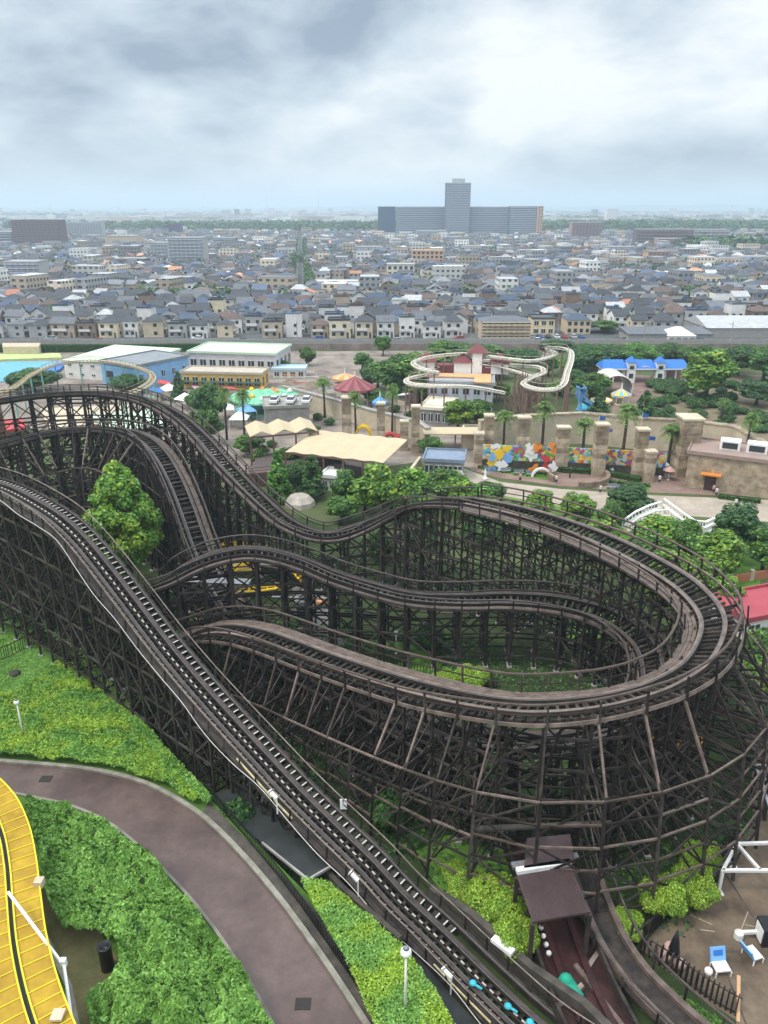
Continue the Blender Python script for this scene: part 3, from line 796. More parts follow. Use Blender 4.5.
# the tall bright tree standing inside the coaster has a crown of its own
tr = tree_proto('egg', 77, ('leaf_b', 'leaf_y', 'leaf_b'), h=ztop(84, 459), w=9.4, leaf=0.26, dens=3.2, name='conical_tree')
b = at(131, 588, 0); tr.location = ((119 - CX) / F * (84 * CP + 32 * SP), 84.0, 0)
tr['label'] = 'tall bright green conical tree growing between the coaster tracks'
T_ = [
 ('cone', 279, 500, 451, 27, 'small bright green pyramid tree in front of the cream canopy terrace'),
 ('dark', 300, 492, 460, 26, 'dark round tree just right of the bright pyramid tree'),
 ('conedark', 313, 498, 456, 30, 'dark pointed tree against the canopy terrace wall'),
 ('mid', 346, 506, 468, 28, 'loose mid-green tree beside the white kiosk left of the tree row'),
 ('bright', 383, 520, 463, 48, 'broadest bright tree behind the dip of the upper track'),
 ('bright', 414, 508, 466, 34, 'bright bushy tree next to the sloping cream ramp'),
 ('mid', 440, 506, 469, 40, 'green tree in front of the underpass opening'),
 ('bright', 462, 520, 478, 30, 'small light green tree behind the crest of the turn'),
 ('mid', 486, 512, 480, 36, 'round tree at the left end of the promenade'),
 ('mid', 341, 525, 497, 36, 'low round tree tucked behind the bottom of the track dip'),
 ('bright', 539, 519, 490, 28, 'small light tree on the promenade edge below the stone circle, leftmost of two'),
 ('bright', 577, 524, 492, 34, 'small light tree on the promenade edge below the stone circle, rightmost of two'),
 ('dark', 628, 520, 484, 44, 'spreading dark tree left of the white arched stair'),
 ('mid', 612, 530, 500, 30, 'green tree beneath the left foot of the white arched stair'),
 ('bright', 655, 556, 516, 46, 'yellowish tree right below the white arched stair'),
 ('mid', 684, 562, 520, 34, 'mid-green tree below the right foot of the arched stair'),
 ('dark', 735, 560, 502, 50, 'tall blue-green tree at the right behind the turn'),
 ('bright', 715, 580, 530, 44, 'bright round tree hard against the outside of the turn'),
 ('mid', 762, 572, 524, 40, 'green tree cut by the right frame edge above the brick fence'),
 ('bright', 690, 600, 560, 36, 'low yellow-green tree hugging the handrail of the turn'),
 ('mid', 762, 680, 630, 44, 'green tree by the maroon roof at the right edge'),
 ('dark', 765, 745, 700, 44, 'dark tree behind the lower right of the trestle'),
 ('dark', 212, 425, 383, 30, 'dark leafy tree on the forecourt beside the descending track'),
 ('conedark', 180, 400, 372, 16, 'slim dark tree in front of the blue ride hall'),
 ('mid', 207, 445, 408, 34, 'green tree half behind the descending upper track'),
 ('dark', 35, 392, 368, 42, 'spreading dark pine beside the white loop coaster'),
 ('dark', 128, 392, 374, 34, 'dark tree beneath the right side of the white loop coaster'),
 ('mid', 307, 366, 346, 14, 'lone round tree beside the railway wall'),
 ('mid', 383, 356, 335, 18, 'round tree breaking the line of the railway wall'),
 ('mid', 400, 395, 352, 46, 'big green tree behind the maroon merry-go-round'),
 ('bright', 425, 378, 350, 40, 'bright tree left of the white scenic railway'),
 ('dark', 378, 388, 362, 30, 'dark tree touching the merry-go-round roof'),
 ('mid', 372, 405, 388, 26, 'low tree behind the blue ride cover'),
 ('mid', 420, 402, 380, 26, 'green tree left of the flat-roofed cafe'),
 ('bright', 458, 430, 396, 32, 'fresh green tree below the castle station'),
 ('mid', 478, 424, 398, 26, 'tree right of the castle station by the cream wall'),
 ('conedark', 598, 420, 394, 24, 'dark clipped tree left of the castle gate path'),
 ('conedark', 643, 424, 391, 26, 'dark clipped tree right of the castle gate path'),
 ('bright', 705, 400, 348, 50, 'large bright spreading tree right of the blue-roofed gate'),
 ('dark', 585, 372, 346, 34, 'dark tree left of the blue-roofed gate'),
 ('dark', 611, 362, 344, 36, 'dark tree behind the left wing of the blue-roofed gate'),
 ('mid', 640, 358, 342, 34, 'green tree behind the middle of the blue-roofed gate'),
 ('dark', 670, 360, 343, 36, 'dark tree behind the right wing of the blue-roofed gate'),
 ('mid', 590, 400, 372, 30, 'green tree between the scenic railway and the striped tent'),
 ('dark', 737, 376, 346, 40, 'dark tree between the large bright tree and the frame edge'),
 ('mid', 762, 384, 348, 44, 'green tree at the right frame edge above the rose garden'),
 ('dark', 756, 405, 380, 40, 'low dark tree at the right edge of the rose garden'),
 ('mid', 602, 332, 320, 26, 'roadside tree in front of the grey depot'),
 ('dark', 556, 350, 340, 30, 'dark tree at the back of the scenic railway'),
 ('mid', 478, 362, 344, 40, 'green tree inside the wide loop of the scenic railway'),
 ('dark', 520, 362, 348, 36, 'dark tree inside the right loop of the scenic railway'),
 ('bright', 365, 512, 474, 36, 'yellow-green tree between the loose tree and the broadest tree of the row'),
 ('mid', 398, 520, 480, 34, 'mid-green tree overlapping the crest of the rising track, left'),
 ('bright', 452, 508, 472, 34, 'fresh tree just left of the pale curved retaining wall'),
 ('mid', 505, 528, 500, 36, 'low green tree on the bank above the turn, leftmost'),
 ('bright', 600, 548, 518, 40, 'low bright tree on the bank between the stair and the turn'),
 ('mid', 640, 572, 535, 40, 'dense green tree touching the outer handrail below the arched stair'),
 ('bright', 668, 585, 548, 40, 'yellow-green tree against the outer handrail near the brick fence'),
 ('bright', 722, 610, 575, 30, 'small bright tree in front of the brick fence'),
 ('mid', 290, 470, 446, 22, 'small tree at the foot of the zigzag canopy'),
 ('bright', 758, 700, 655, 40, 'bright tree behind the right bulge of the trestle'),
 ('mid', 448, 356, 340, 36, 'tree behind the left bend of the scenic railway'),
]
for kind, px, pb, pt, w, lab in T_: plant(kind, px, pb, pt, w, lab)
PL = [(325, 418, 378, 20, 'palm tree left of the maroon merry-go-round'), (356, 440, 391, 20, 'palm tree in front of the cream wall right of the merry-go-round'), (392, 435, 384, 20, 'palm tree beside the red swing frames'),
      (227, 440, 388, 20, 'palm tree behind the descending track, left of a pair'), (245, 445, 389, 20, 'palm tree behind the descending track, right of a pair'),
      (541, 458, 402, 28, 'palm tree between the first two pillars of the mural'), (582, 460, 418, 28, 'palm tree right above the white shell fountain'), (621, 465, 404, 30, 'tallest palm tree, in front of the mural\'s green end'),
      (503, 458, 410, 24, 'leftmost palm tree before the mural wall'), (667, 472, 424, 30, 'palm tree beside the great stone pylon'), (742, 470, 413, 22, 'palm tree behind the stone ticket hall'), (752, 462, 440, 20, 'short palm tree right of the ticket hall'),
      (720, 422, 398, 16, 'small palm in the rose garden')]
for px, pb, pt, w, lab in PL: plant('palm', px, pb, pt, w, lab)
# rose garden and park shrubs
GROUPED = 'shrubs of the rose garden'
k = 0
for row, y in enumerate((384, 391, 398, 405, 412, 419, 427)):
    x = 655 + (row % 2) * 6 + rnd.uniform(-3, 3); c_ = 0
    while x < 775:
        y2 = y + rnd.uniform(-2, 2)
        if rnd.random() < 0.80 and not (668 < x < 680 and y > 400 and y < 410) :
            c_ += 1
            plant('shrub', x, y2 + 3, y2 - rnd.uniform(3, 7), rnd.uniform(13, 24), 'rose garden shrub, %s from the left in the %s row from the back' % (ordw(c_), ordw(row + 1)), group=GROUPED)
        x += rnd.uniform(12, 18)
SH = [(492, 915, 872, 55, 'yellow-green bush between the lift and the brown tunnel roof, nearest the lift'), (470, 900, 868, 40, 'yellow-green bush by the post footing beside the lift wall'), (513, 950, 905, 45, 'yellow-green bush closest to the tunnel mouth'),
      (455, 880, 862, 30, 'small yellow bush at the top of the bank by the lift'), (690, 900, 860, 46, 'bright bush behind the picket fence inside the trestle foot'), (660, 915, 870, 44, 'bright bush at the corner of the picket fence'),
      (700, 868, 838, 40, 'green bush just left of the white steel frame'), (470, 690, 660, 36, 'yellow-green bush inside the turn beside the black fence'), (445, 685, 668, 26, 'small yellow bush at the left of the bush inside the turn'), (625, 935, 905, 34, 'sparse bush between the two lower tracks'),
      (575, 900, 880, 24, 'small bush right of the tunnel roof')]
for px, pb, pt, w, lab in SH: plant('shruby', px, pb, pt + (pb - pt) * .3, w, lab)
for i, (px, pb, pt, w, lab) in enumerate(((380, 560, 530, 30, 'green bush seen through the trestle below the dip'), (430, 650, 625, 30, 'green bush inside the turn left of the lamp'), (330, 585, 560, 30, 'green bush beside the inner grey path'),
      (600, 560, 535, 40, 'green bush behind the trestle of the turn'), (560, 550, 525, 40, 'green bush under the back of the turn'), (655, 600, 575, 30, 'yellowish bush beneath the outer rail of the turn'), (420, 550, 515, 40, 'green bush behind the rising track'), (480, 545, 515, 44, 'wide bush behind the back of the turn'),
      (240, 840, 800, 40, 'dark bush under the lift at the yard corner'), (390, 830, 790, 40, 'dull green bush under the front of the trestle'), (150, 720, 690, 34, 'dark bush beneath the middle of the lift'))):
    plant('shruby' if 'yellow' in lab else 'shrub', px, pb, pt, w, lab)

# ---- foreground hedges and lawn growth: uncountable leaves over a lumpy body
def leafy(name, label, poly, z0, hfun, dens, leaf, mats, seed, body='hedge'):
    rg = random.Random(seed); mb = MB()
    xs = [p[0] for p in poly]; ys = [p[1] for p in poly]; x0, x1, y0, y1 = min(xs), max(xs), min(ys), max(ys)
    st = 0.45; nx = int((x1 - x0) / st) + 2; ny = int((y1 - y0) / st) + 2; idx = {}
    def H(x, y):
        e = hfun(x, y); return z0 + e
    for i in range(nx):
        for j in range(ny):
            x, y = x0 + i * st, y0 + j * st
            if inpoly(x, y, poly): idx[(i, j)] = len(mb.v); mb.v.append((x, y, H(x, y) - 0.10))
    for (i, j), a in idx.items():
        if (i + 1, j) in idx and (i, j + 1) in idx and (i + 1, j + 1) in idx:
            mb.f.append((a, idx[(i + 1, j)], idx[(i + 1, j + 1)], idx[(i, j + 1)])); mb.m.append(0)
    n = int((x1 - x0) * (y1 - y0) * dens)
    for _ in range(n):
        x, y = rg.uniform(x0, x1), rg.uniform(y0, y1)
        if not inpoly(x, y, poly): continue
        z = H(x, y); e = 0.25
        gx = (H(x + e, y) - z) / e; gy = (H(x, y + e) - z) / e
        nn = Vector((-gx + rg.uniform(-.8, .8), -gy + rg.uniform(-.8, .8), 1)).normalized()
        a = nn.orthogonal().normalized(); b_ = nn.cross(a); th = rg.uniform(0, 6.28); a, b_ = a * math.cos(th) + b_ * math.sin(th), b_ * math.cos(th) - a * math.sin(th)
        s = leaf * rg.uniform(0.6, 1.3); p = Vector((x, y, z + rg.uniform(-0.14, 0.10)))
        mv = mnoise.noise(Vector((x * 0.5, y * 0.5, seed))); mi = 1 + (0 if mv + rg.uniform(-.35, .35) < 0 else 1)
        mb.add([tuple(p - a * s), tuple(p - b_ * s * .55), tuple(p + a * s), tuple(p + b_ * s * .55)], [(0, 1, 2, 3)], mi)
    o = mb.build(name, [M[body]] + [M[m] for m in mats]); tag(o, label, 'hedge', kind='stuff'); return o
def lumps(seed, base, amp, sc=0.5, fine=0.12):
    return lambda x, y: base + amp * (mnoise.noise(Vector((x * sc, y * sc, seed))) + 0.25) + fine * mnoise.noise(Vector((x * 1.9, y * 1.9, seed)))
def near(poly_px, z): return [(v.x, v.y) for v in poly_at(poly_px, z)]
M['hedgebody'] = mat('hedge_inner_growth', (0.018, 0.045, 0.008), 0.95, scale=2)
h1 = near([(28, 806), (70, 812), (110, 830), (148, 862), (182, 898), (212, 935), (242, 980), (275, 1035), (300, 1120), (110, 1120), (95, 1040), (86, 1000), (105, 990), (122, 972), (118, 948), (98, 935), (66, 938), (46, 900), (30, 850)], 3.8)
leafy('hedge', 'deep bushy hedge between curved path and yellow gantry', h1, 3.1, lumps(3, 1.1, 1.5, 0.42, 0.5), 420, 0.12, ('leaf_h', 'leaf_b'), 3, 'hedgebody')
h2 = near([(300, 880), (330, 885), (370, 920), (405, 950), (435, 990), (460, 1040), (480, 1120), (400, 1120), (378, 1035), (345, 960), (318, 915)], 3.8)
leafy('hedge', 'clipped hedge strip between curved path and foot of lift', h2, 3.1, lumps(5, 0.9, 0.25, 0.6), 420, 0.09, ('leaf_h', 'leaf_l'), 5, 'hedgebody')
h3 = near([(60, 660), (95, 672), (125, 705), (160, 745), (200, 790), (196, 802), (160, 782), (110, 766), (50, 758), (0, 755), (-40, 752), (-40, 700), (20, 690)], 3.5)
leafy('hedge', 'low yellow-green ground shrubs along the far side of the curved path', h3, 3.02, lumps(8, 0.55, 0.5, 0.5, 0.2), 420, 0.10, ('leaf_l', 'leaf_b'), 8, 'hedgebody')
h4 = near([(-60, 598), (0, 607), (56, 626), (105, 676), (160, 742), (214, 800), (204, 803), (150, 748), (98, 690), (50, 640), (0, 622), (-60, 612)], 3.5)
leafy('hedge', 'dark green hedge along the outer edge of the terrace', h4, 3.02, lumps(9, 0.6, 0.3, 0.7), 300, 0.11, ('leaf_b', 'leaf_h'), 9, 'hedgebody')
h5 = near([(-60, 612), (0, 622), (50, 642), (95, 672), (60, 660), (20, 690), (-60, 702)], 3.1)
leafy('grass', 'uneven bright grass on the terrace lawn', h5, 3.0, lumps(12, 0.10, 0.12, 0.6, 0.05), 260, 0.07, ('leaf_h', 'leaf_b'), 12, 'leaf_b')['category'] = 'grass'
leafy('grass', 'rough bright grass between the transfer track and the paling fence', near([(640, 975), (665, 985), (700, 1008), (735, 1030), (745, 1060), (700, 1060), (650, 1010)], .1), .04, lumps(21, .12, .15, .6, .1), 200, 0.10, ('leaf_b', 'leaf_a'), 21, 'hedgebody')['category'] = 'grass'
# undergrowth inside the trestle
U = [(-40, 40), (2, 42), (20, 37), (30, 48), (26, 64), (8, 76), (-20, 80), (-45, 100), (-60, 90), (-30, 62)]
leafy('ground_cover', 'weedy ground cover under the timber trestle', U, 0.0, lambda x, y: 0.05 + max(0, 0.9 * mnoise.noise(Vector((x * 0.22, y * 0.22, 4)))), 14, 0.20, ('leaf_c', 'leaf_a'), 14, 'hedgebody')['category'] = 'ground cover'
# ------------------------------------------------------------------ buildings of the park
def box_building(name, label, cat, px0, py0, px1, py1, pyt, depth, wall, roof, storeys=2, nwin=8, kind='flat', ridge=1.2, group=None, winmat='glass', zt=None, over=0.35, side=3, winsize=(0.55, 0.55), storey_bands=False, door=False, maxwin=60):
    """front foot from pixel (px0,py0) to (px1,py1), wall top seen at row pyt"""
    A, B = at(px0, py0), at(px1, py1); A.z = B.z = 0
    mid = (A + B) / 2; H = zt if zt else ztop(mid.y, pyt)
    d = (B - A); w = d.length; rz = math.atan2(d.y, d.x)
    root = empty(name, label, cat, (mid.x, mid.y, 0), rz, group)
    # local frame: x along the front, y away from the viewer
    m_ = MB(); m_.box((0, depth / 2, 0), (w, depth, H)); m_.build('wall', wall, root)
    r = MB(); hw, o = w / 2 + over, over
    if kind == 'flat':
        r.box((0, depth / 2, H + 0.003), (w + 2 * o, depth + 2 * o, 0.28))
        r.box((-hw + 0.1, depth / 2, H + 0.28), (0.2, depth + 2 * o, 0.35)); r.box((hw - 0.1, depth / 2, H + 0.28), (0.2, depth + 2 * o, 0.35))
        r.box((0, -o + 0.1, H + 0.28), (w + 2 * o - 0.4, 0.2, 0.35)); r.box((0, depth + o - 0.1, H + 0.28), (w + 2 * o - 0.4, 0.2, 0.35))
    elif kind == 'gable':
        y0, y1, ym = -o, depth + o, depth / 2
        vs = [(-hw, y0, H), (hw, y0, H), (hw, y1, H), (-hw, y1, H), (-hw, ym, H + ridge), (hw, ym, H + ridge)]
        r.add(vs, [(0, 1, 5, 4), (2, 3, 4, 5), (0, 4, 3), (1, 2, 5), (0, 3, 2, 1)])
    elif kind == 'hip':
        y0, y1, ym = -o, depth + o, depth / 2; q = min(hw * 0.8, depth / 2)
        vs = [(-hw, y0, H), (hw, y0, H), (hw, y1, H), (-hw, y1, H), (-hw + q, ym, H + ridge), (hw - q, ym, H + ridge)]
        r.add(vs, [(0, 1, 5, 4), (2, 3, 4, 5), (0, 4, 3), (1, 2, 5), (0, 3, 2, 1)])
    elif kind == 'shed':
        vs = [(-hw, -o, H), (hw, -o, H), (hw, depth + o, H + ridge), (-hw, depth + o, H + ridge), (-hw, -o, H - 0.2), (hw, -o, H - 0.2), (hw, depth + o, H - 0.2), (-hw, depth + o, H - 0.2)]
        r.add(vs, [(0, 1, 2, 3), (4, 7, 6, 5), (4, 5, 1, 0), (5, 6, 2, 1), (6, 7, 3, 2), (7, 4, 0, 3)])
    r.build('roof', roof, root)
    sh = H / max(1, storeys); cnt = 0
    if nwin:
        for s in range(storeys):
            zc_ = sh * s + sh * 0.5
            ww, wh = w / nwin * winsize[0], sh * winsize[1]
            if storey_bands:
                f = MB(); f.box((0, -0.5, sh * (s + 1) - 0.18), (w * 0.99, 1.0, 0.18)); f.box((0, -0.95, sh * (s + 1) - sh * 0.62), (w * 0.99, 0.1, sh * 0.34)); f.build('balcony', storey_bands, root)
                g_ = MB()
                for k in range(nwin): g_.box((-w / 2 + w * (k + .5) / nwin, -0.02, zc_ - wh / 2), (ww, 0.1, wh))
                g_.build('window_row', M[winmat], root)
                continue
            for k in range(nwin):
                x = -w / 2 + w * (k + .5) / nwin
                if cnt >= maxwin: break
                cnt += 1
                f = MB(); f.box((x, -0.03, zc_ - wh / 2), (ww, 0.08, wh)); fo = f.build('window', M[winmat], root)
                if w / nwin * pxm(mid) > 6:
                    q = MB()
                    for a_, b_ in (((x - ww / 2, -0.09, zc_ - wh / 2), (x + ww / 2, -0.09, zc_ - wh / 2)), ((x - ww / 2, -0.09, zc_ + wh / 2), (x + ww / 2, -0.09, zc_ + wh / 2)), ((x, -0.09, zc_ - wh / 2), (x, -0.09, zc_ + wh / 2))): q.beam(a_, b_, 0.09, 0.09)
                    q.build('frame', M['white'], fo)
            for sgn in (-1, 1):
                for k in range(side):
                    y = depth * (k + .5) / side
                    f = MB(); f.box((sgn * (w / 2 + 0.01), y, zc_ - wh / 2), (0.08, depth / side * 0.4, wh)); f.build('window', M[winmat], root)
    if door:
        f = MB(); f.box((0, -0.04, 0), (1.4, 0.1, 2.3)); f.build('door', M['glass'], root)
    return root, w, H
def C_(name, c, var=0.12, rough=0.85): return mat(name, c, rough, var=var, scale=0.6)
whitewall = C_('white_render', (0.66, 0.65, 0.62)); bluewall = C_('blue_cladding', (0.22, 0.42, 0.68)); greywall = C_('grey_concrete_wall', (0.30, 0.29, 0.28))
beige = C_('beige_render', (0.50, 0.41, 0.30)); ochre = C_('ochre_render', (0.62, 0.42, 0.12)); pink = C_('pink_render', (0.48, 0.30, 0.27))
box_building('ride_hall', 'long white hall with pale green roof behind the white loop coaster', 'hall', 66, 378, 135, 383, 362, 24, whitewall, M['palegreen'], 2, 6, 'shed', 0.4, side=2, winsize=(.28, .28))
box_building('ride_hall', 'blue panelled hall with grey roof between the white and the cream hall', 'hall', 137, 390, 190, 378, 362, 14, bluewall, M['greyroof'], 1, 5, 'flat', side=2, winsize=(.25, .3))
box_building('arcade_building', 'cream two-storey arcade with pale green roof and a row of arched windows', 'building', 190, 373, 276, 376, 354, 16, C_('pale_lilac_render', (0.52, 0.50, 0.52)), M['palegreen'], 1, 9, 'flat', winsize=(0.6, 0.42), side=4)
rt, w_, H_ = box_building('snack_stalls', 'ochre stall front with flat beige roof below the cream arcade', 'stalls', 183, 388, 262, 390, 374, 7.5, ochre, C_('beige_flat_roof', (0.45, 0.40, 0.33)), 1, 9, 'flat', side=2)
f = MB(); f.box((0, -1.0, 2.0), (w_, 1.8, 0.15)); f.build('awning', C_('dark_green_awning', (0.06, 0.10, 0.08)), rt)
box_building('ticket_booth', 'small booth with a sky-blue roof beside the railway wall', 'booth', 273, 378, 305, 378, 370, 5, whitewall, C_('pale_blue_roof', (0.45, 0.62, 0.72)), 1, 4, 'flat', side=1)
box_building('cafe', 'flat cream-roofed cafe left of the castle station', 'building', 420, 424, 448, 426, 410, 10, greywall, C_('cream_flat_roof', (0.68, 0.62, 0.50)), 1, 4, 'flat', side=2)
rt, w_, H_ = box_building('station_building', 'glass fronted castle station with orange terrace roof beneath the scenic railway', 'building', 428, 410, 492, 412, 384, 14, C_('pale_lilac_wall', (0.45, 0.47, 0.52)), C_('grey_deck_roof', (0.35, 0.36, 0.38)), 2, 6, 'flat', side=2)
f = MB(); f.box((-2, 7, H_ + 0.4), (14, 4, 0.3)); f.box((5, 4.2, H_ + 0.42), (4, 10, 0.3)); f.build('terrace_deck', C_('orange_terracotta_deck', (0.62, 0.36, 0.18)), rt)
for x, tw in ((-9, 0), (0, 0), (9, 0), (3.5, 1)):
    f = MB(); f.box((x, 12, H_ + 0.5), (4.2 if not tw else 2.4, 4, 2.6 if not tw else 5.0)); tq = f.build('tower', M['white'], rt)
    f = MB(); hh = H_ + (3.1 if not tw else 5.5)
    f.add([(x - 2.5, 9.6, hh), (x + 2.5, 9.6, hh), (x + 2.5, 14.4, hh), (x - 2.5, 14.4, hh), (x, 12, hh + 2.2)], [(0, 1, 4), (1, 2, 4), (2, 3, 4), (3, 0, 4), (0, 3, 2, 1)])
    f.build('tower_roof', M['maroon'], tq)
f = MB()
for x in (-4.6, 6.0): f.box((x, 12, H_ + 0.5), (5, 3.4, 1.8))
f.build('maroon_roof', M['maroon'], rt)

# blue roofed gate
A = at(602, 383); B = at(685, 382); mid = (A + B) / 2
gate = empty('castle_gate', 'white gate building with bright blue roofs and two small turrets', 'gate', (mid.x, mid.y, 0), 0.0)
w = (B - A).length; H = ztop(mid.y, 368)
f = MB(); f.box((-w * .36, 4, 0), (w * .28, 0.3, H)); f.box((w * .36, 4, 0), (w * .28, 0.3, H)); f.box((0, 4, H * .75), (w * .34, 0.4, H * .25)); f.build('wall', pink, gate)
f = MB()
for k in range(9):
    x = -w / 2 + 0.3 + k * (w - 0.6) / 8
    if abs(x) > 2.2: f.box((x, 0, 0), (0.35, 0.35, H))
f.build('column', M['white'], gate)
for x0, x1 in ((-w * .5, -w * .22), (-w * .12, w * .12), (w * .22, w * .5)):
    f = MB(); x0 -= .4; x1 += .4; rz_ = 1.9
    f.add([(x0, -1, H), (x1, -1, H), (x1, 6, H), (x0, 6, H), (x0 + 1, 2.5, H + rz_), (x1 - 1, 2.5, H + rz_), (x0, -1, H - .35), (x1, -1, H - .35), (x1, 6, H - .35), (x0, 6, H - .35)],
          [(0, 1, 5, 4), (1, 2, 5), (2, 3, 4, 5), (3, 0, 4)]); f.add([(x0, -1, H - .35), (x1, -1, H - .35), (x1, 6, H - .35), (x0, 6, H - .35)], [(0, 3, 2, 1)], 1); f.add([(x0, -1, H - .35), (x1, -1, H - .35), (x1, -1, H), (x0, -1, H)], [(0, 1, 2, 3)], 1)
    f.build('roof', [M['blue'], M['white']], gate)
for sx in (-1, 1):
    x = sx * w * .17; f = MB(); f.box((x, 0.5, 0), (w * .10, 2.6, H + 1.6)); t_ = f.build('turret', M['white'], gate)
    f = MB(); hh = H + 1.6; q = w * .06
    f.add([(x - q, -1.1, hh), (x + q, -1.1, hh), (x + q, 2.1, hh), (x - q, 2.1, hh), (x, .5, hh + 1.7)], [(0, 1, 4), (1, 2, 4), (2, 3, 4), (3, 0, 4), (0, 3, 2, 1)]); f.build('turret_roof', M['blue'], t_)
    f = MB(); f.box((x, -0.84, H * .35), (w * .05, 0.08, H * .3)); f.box((x, -0.84, H * .95), (w * .05, 0.08, .9)); f.build('window', M['glass'], t_)
f = MB()
for k in range(9):
    a = math.pi * k / 8; a2 = math.pi * (k + 1) / 8
    if k < 8: f.beam((-math.cos(a) * w * .12, -0.2, H * .55 + math.sin(a) * 2.2), (-math.cos(a2) * w * .12, -0.2, H * .55 + math.sin(a2) * 2.2), 0.4, 0.4)
f.build('arch', C_('pink_arch', (0.62, 0.42, 0.44)), gate)

# sandstone wall with pylons and the painted wall between them
def wall_run(name, label, pts_px, pyt_or_h, thick, m, cat='wall', cap=None):
    P = poly_at(pts_px); f = MB(); ribbon(f, P, thick, 0, pyt_or_h); o = tag(f.build(name, m), label, cat)
    if cap:
        f = MB(); ribbon(f, P, thick + 0.35, pyt_or_h + 0.003, pyt_or_h + 0.3); f.build('coping', cap, o)
    return o
wall_run('sandstone_wall', 'cream wall with coping behind the canopies and red swing frames', [(283, 402), (340, 418), (372, 428), (418, 440), (428, 448)], 3.9, 0.8, M['cream'], cap=M['concrete'])
wall_run('sandstone_wall', 'curving cream arena wall rising behind the mural and its pylons', [(478, 452), (520, 446), (580, 443), (640, 449), (690, 452), (730, 458), (760, 478)], 6.2, 1.0, M['cream'], cap=M['sandstone'])
Pw = poly_at([(482, 467), (520, 469), (560, 470), (610, 473), (664, 476)])
f = MB(); ribbon(f, Pw, 0.5, 0, 1.6); ow = tag(f.build('mural_wall', M['concretedark']), 'dark low wall carrying the long colourful mural behind the palms', 'wall')
mm = bpy.data.materials.new('mural_paint'); mm.use_nodes = True; t = mm.node_tree; b_ = t.nodes['Principled BSDF']; b_.inputs['Roughness'].default_value = 0.8
g_ = N(t, 'ShaderNodeNewGeometry'); vo = N(t, 'ShaderNodeTexVoronoi'); vo.inputs['Scale'].default_value = 1.7; t.links.new(g_.outputs['Position'], vo.inputs['Vector'])
rp = N(t, 'ShaderNodeValToRGB'); rp.color_ramp.interpolation = 'CONSTANT'; els = rp.color_ramp.elements
sc_ = N(t, 'ShaderNodeSeparateColor'); t.links.new(vo.outputs['Color'], sc_.inputs[0]); t.links.new(sc_.outputs[0], rp.inputs[0])
cols = [(0.03, 0.16, 0.42), (0.55, 0.08, 0.05), (0.50, 0.54, 0.54), (0.10, 0.40, 0.08), (0.70, 0.30, 0.04), (0.12, 0.42, 0.62), (0.70, 0.55, 0.10), (0.30, 0.10, 0.30)]
els[0].position = 0; els[0].color = (*cols[0], 1); els[1].position = 1 / 8; els[1].color = (*cols[1], 1)
for i in range(2, 8): q = els.new(i / 8); q.color = (*cols[i], 1)
t.links.new(rp.outputs[0], b_.inputs['Base Color'])
f = MB(); ribbon(f, Pw, 0.3, 1.603, 4.4); f.build('mural_panel', mm, ow)
# three painted cut-out props stand in front of the mural (plain generic shapes)
def prop(label, px, py, pyt, wpx, m1, m2, seed):
    b = at(px, py); h = ztop(b.y, pyt); w = wpx / pxm(b); rg = random.Random(seed)
    f = MB()
    for k in range(9):
        x = rg.uniform(-w / 2, w / 2) * .8; z = rg.uniform(0.1, 0.75) * h; r = rg.uniform(.14, .24) * w
        prof = [(r * rg.uniform(.35, 1.3) * math.cos(a), r * rg.uniform(.35, 1.3) * math.sin(a)) for a in [2 * math.pi * j / 12 for j in range(12)]]
        y = -0.3 + 0.07 * k
        vs = [(x + q[0], y, max(0, z + q[1])) for q in prof] + [(x + q[0], y + .06, max(0, z + q[1])) for q in prof]
        f.add(vs, [tuple(range(12)), tuple(reversed(range(12, 24)))] + [(j, 12 + j, 12 + (j + 1) % 12, (j + 1) % 12) for j in range(12)], k % 3)
    f.box((0, 0.4, 0), (w * .7, .1, .4))
    o = f.build('painted_cutout', [m1, m2, M['white']]); o.location = (b.x, b.y, 0); tag(o, label, 'painted cutout')
prop('blue and white painted cutout board left of the first mural pylon', 497, 472, 438, 26, M['skyblue'], M['yellow'], 3)
prop('orange and red painted cutout board with round arch between the pylons', 540, 474, 438, 30, M['orange'], M['red'], 4)
f = MB()
for k in range(12):
    a = math.pi * k / 12; a2 = math.pi * (k + 1) / 12
    f.beam((math.cos(a) * 1.6, 0, math.sin(a) * 1.6), (math.cos(a2) * 1.6, 0, math.sin(a2) * 1.6), .5, .35)
o = f.build('round_arch', M['white']); b = at(541, 477); o.location = b; tag(o, 'white half-round arch in front of the orange cutout', 'arch')
def pylon(px, py, pyt, wpx, label, d=1.8):
    b = at(px, py); h = ztop(b.y, pyt); w = wpx / pxm(b); r = empty('stone_pylon', label, 'pylon', (b.x, b.y, 0), 0, 'sandstone pylons')
    f = MB(); n = max(3, int(h / 0.8)); 
    for k in range(n):
        s_ = 1 - 0.02 * (k % 2); f.box((0, 0, h * k / n), (w * s_, d * s_, h / n - 0.03))
    f.box((0, 0, 0), (w * .9, d * .9, h - .1)); f.build('shaft', M['sandstone'], r)
    f = MB(); f.box((0, 0, h), (w * 1.12, d * 1.12, 0.35)); f.build('capstone', M['cream'], r); return r
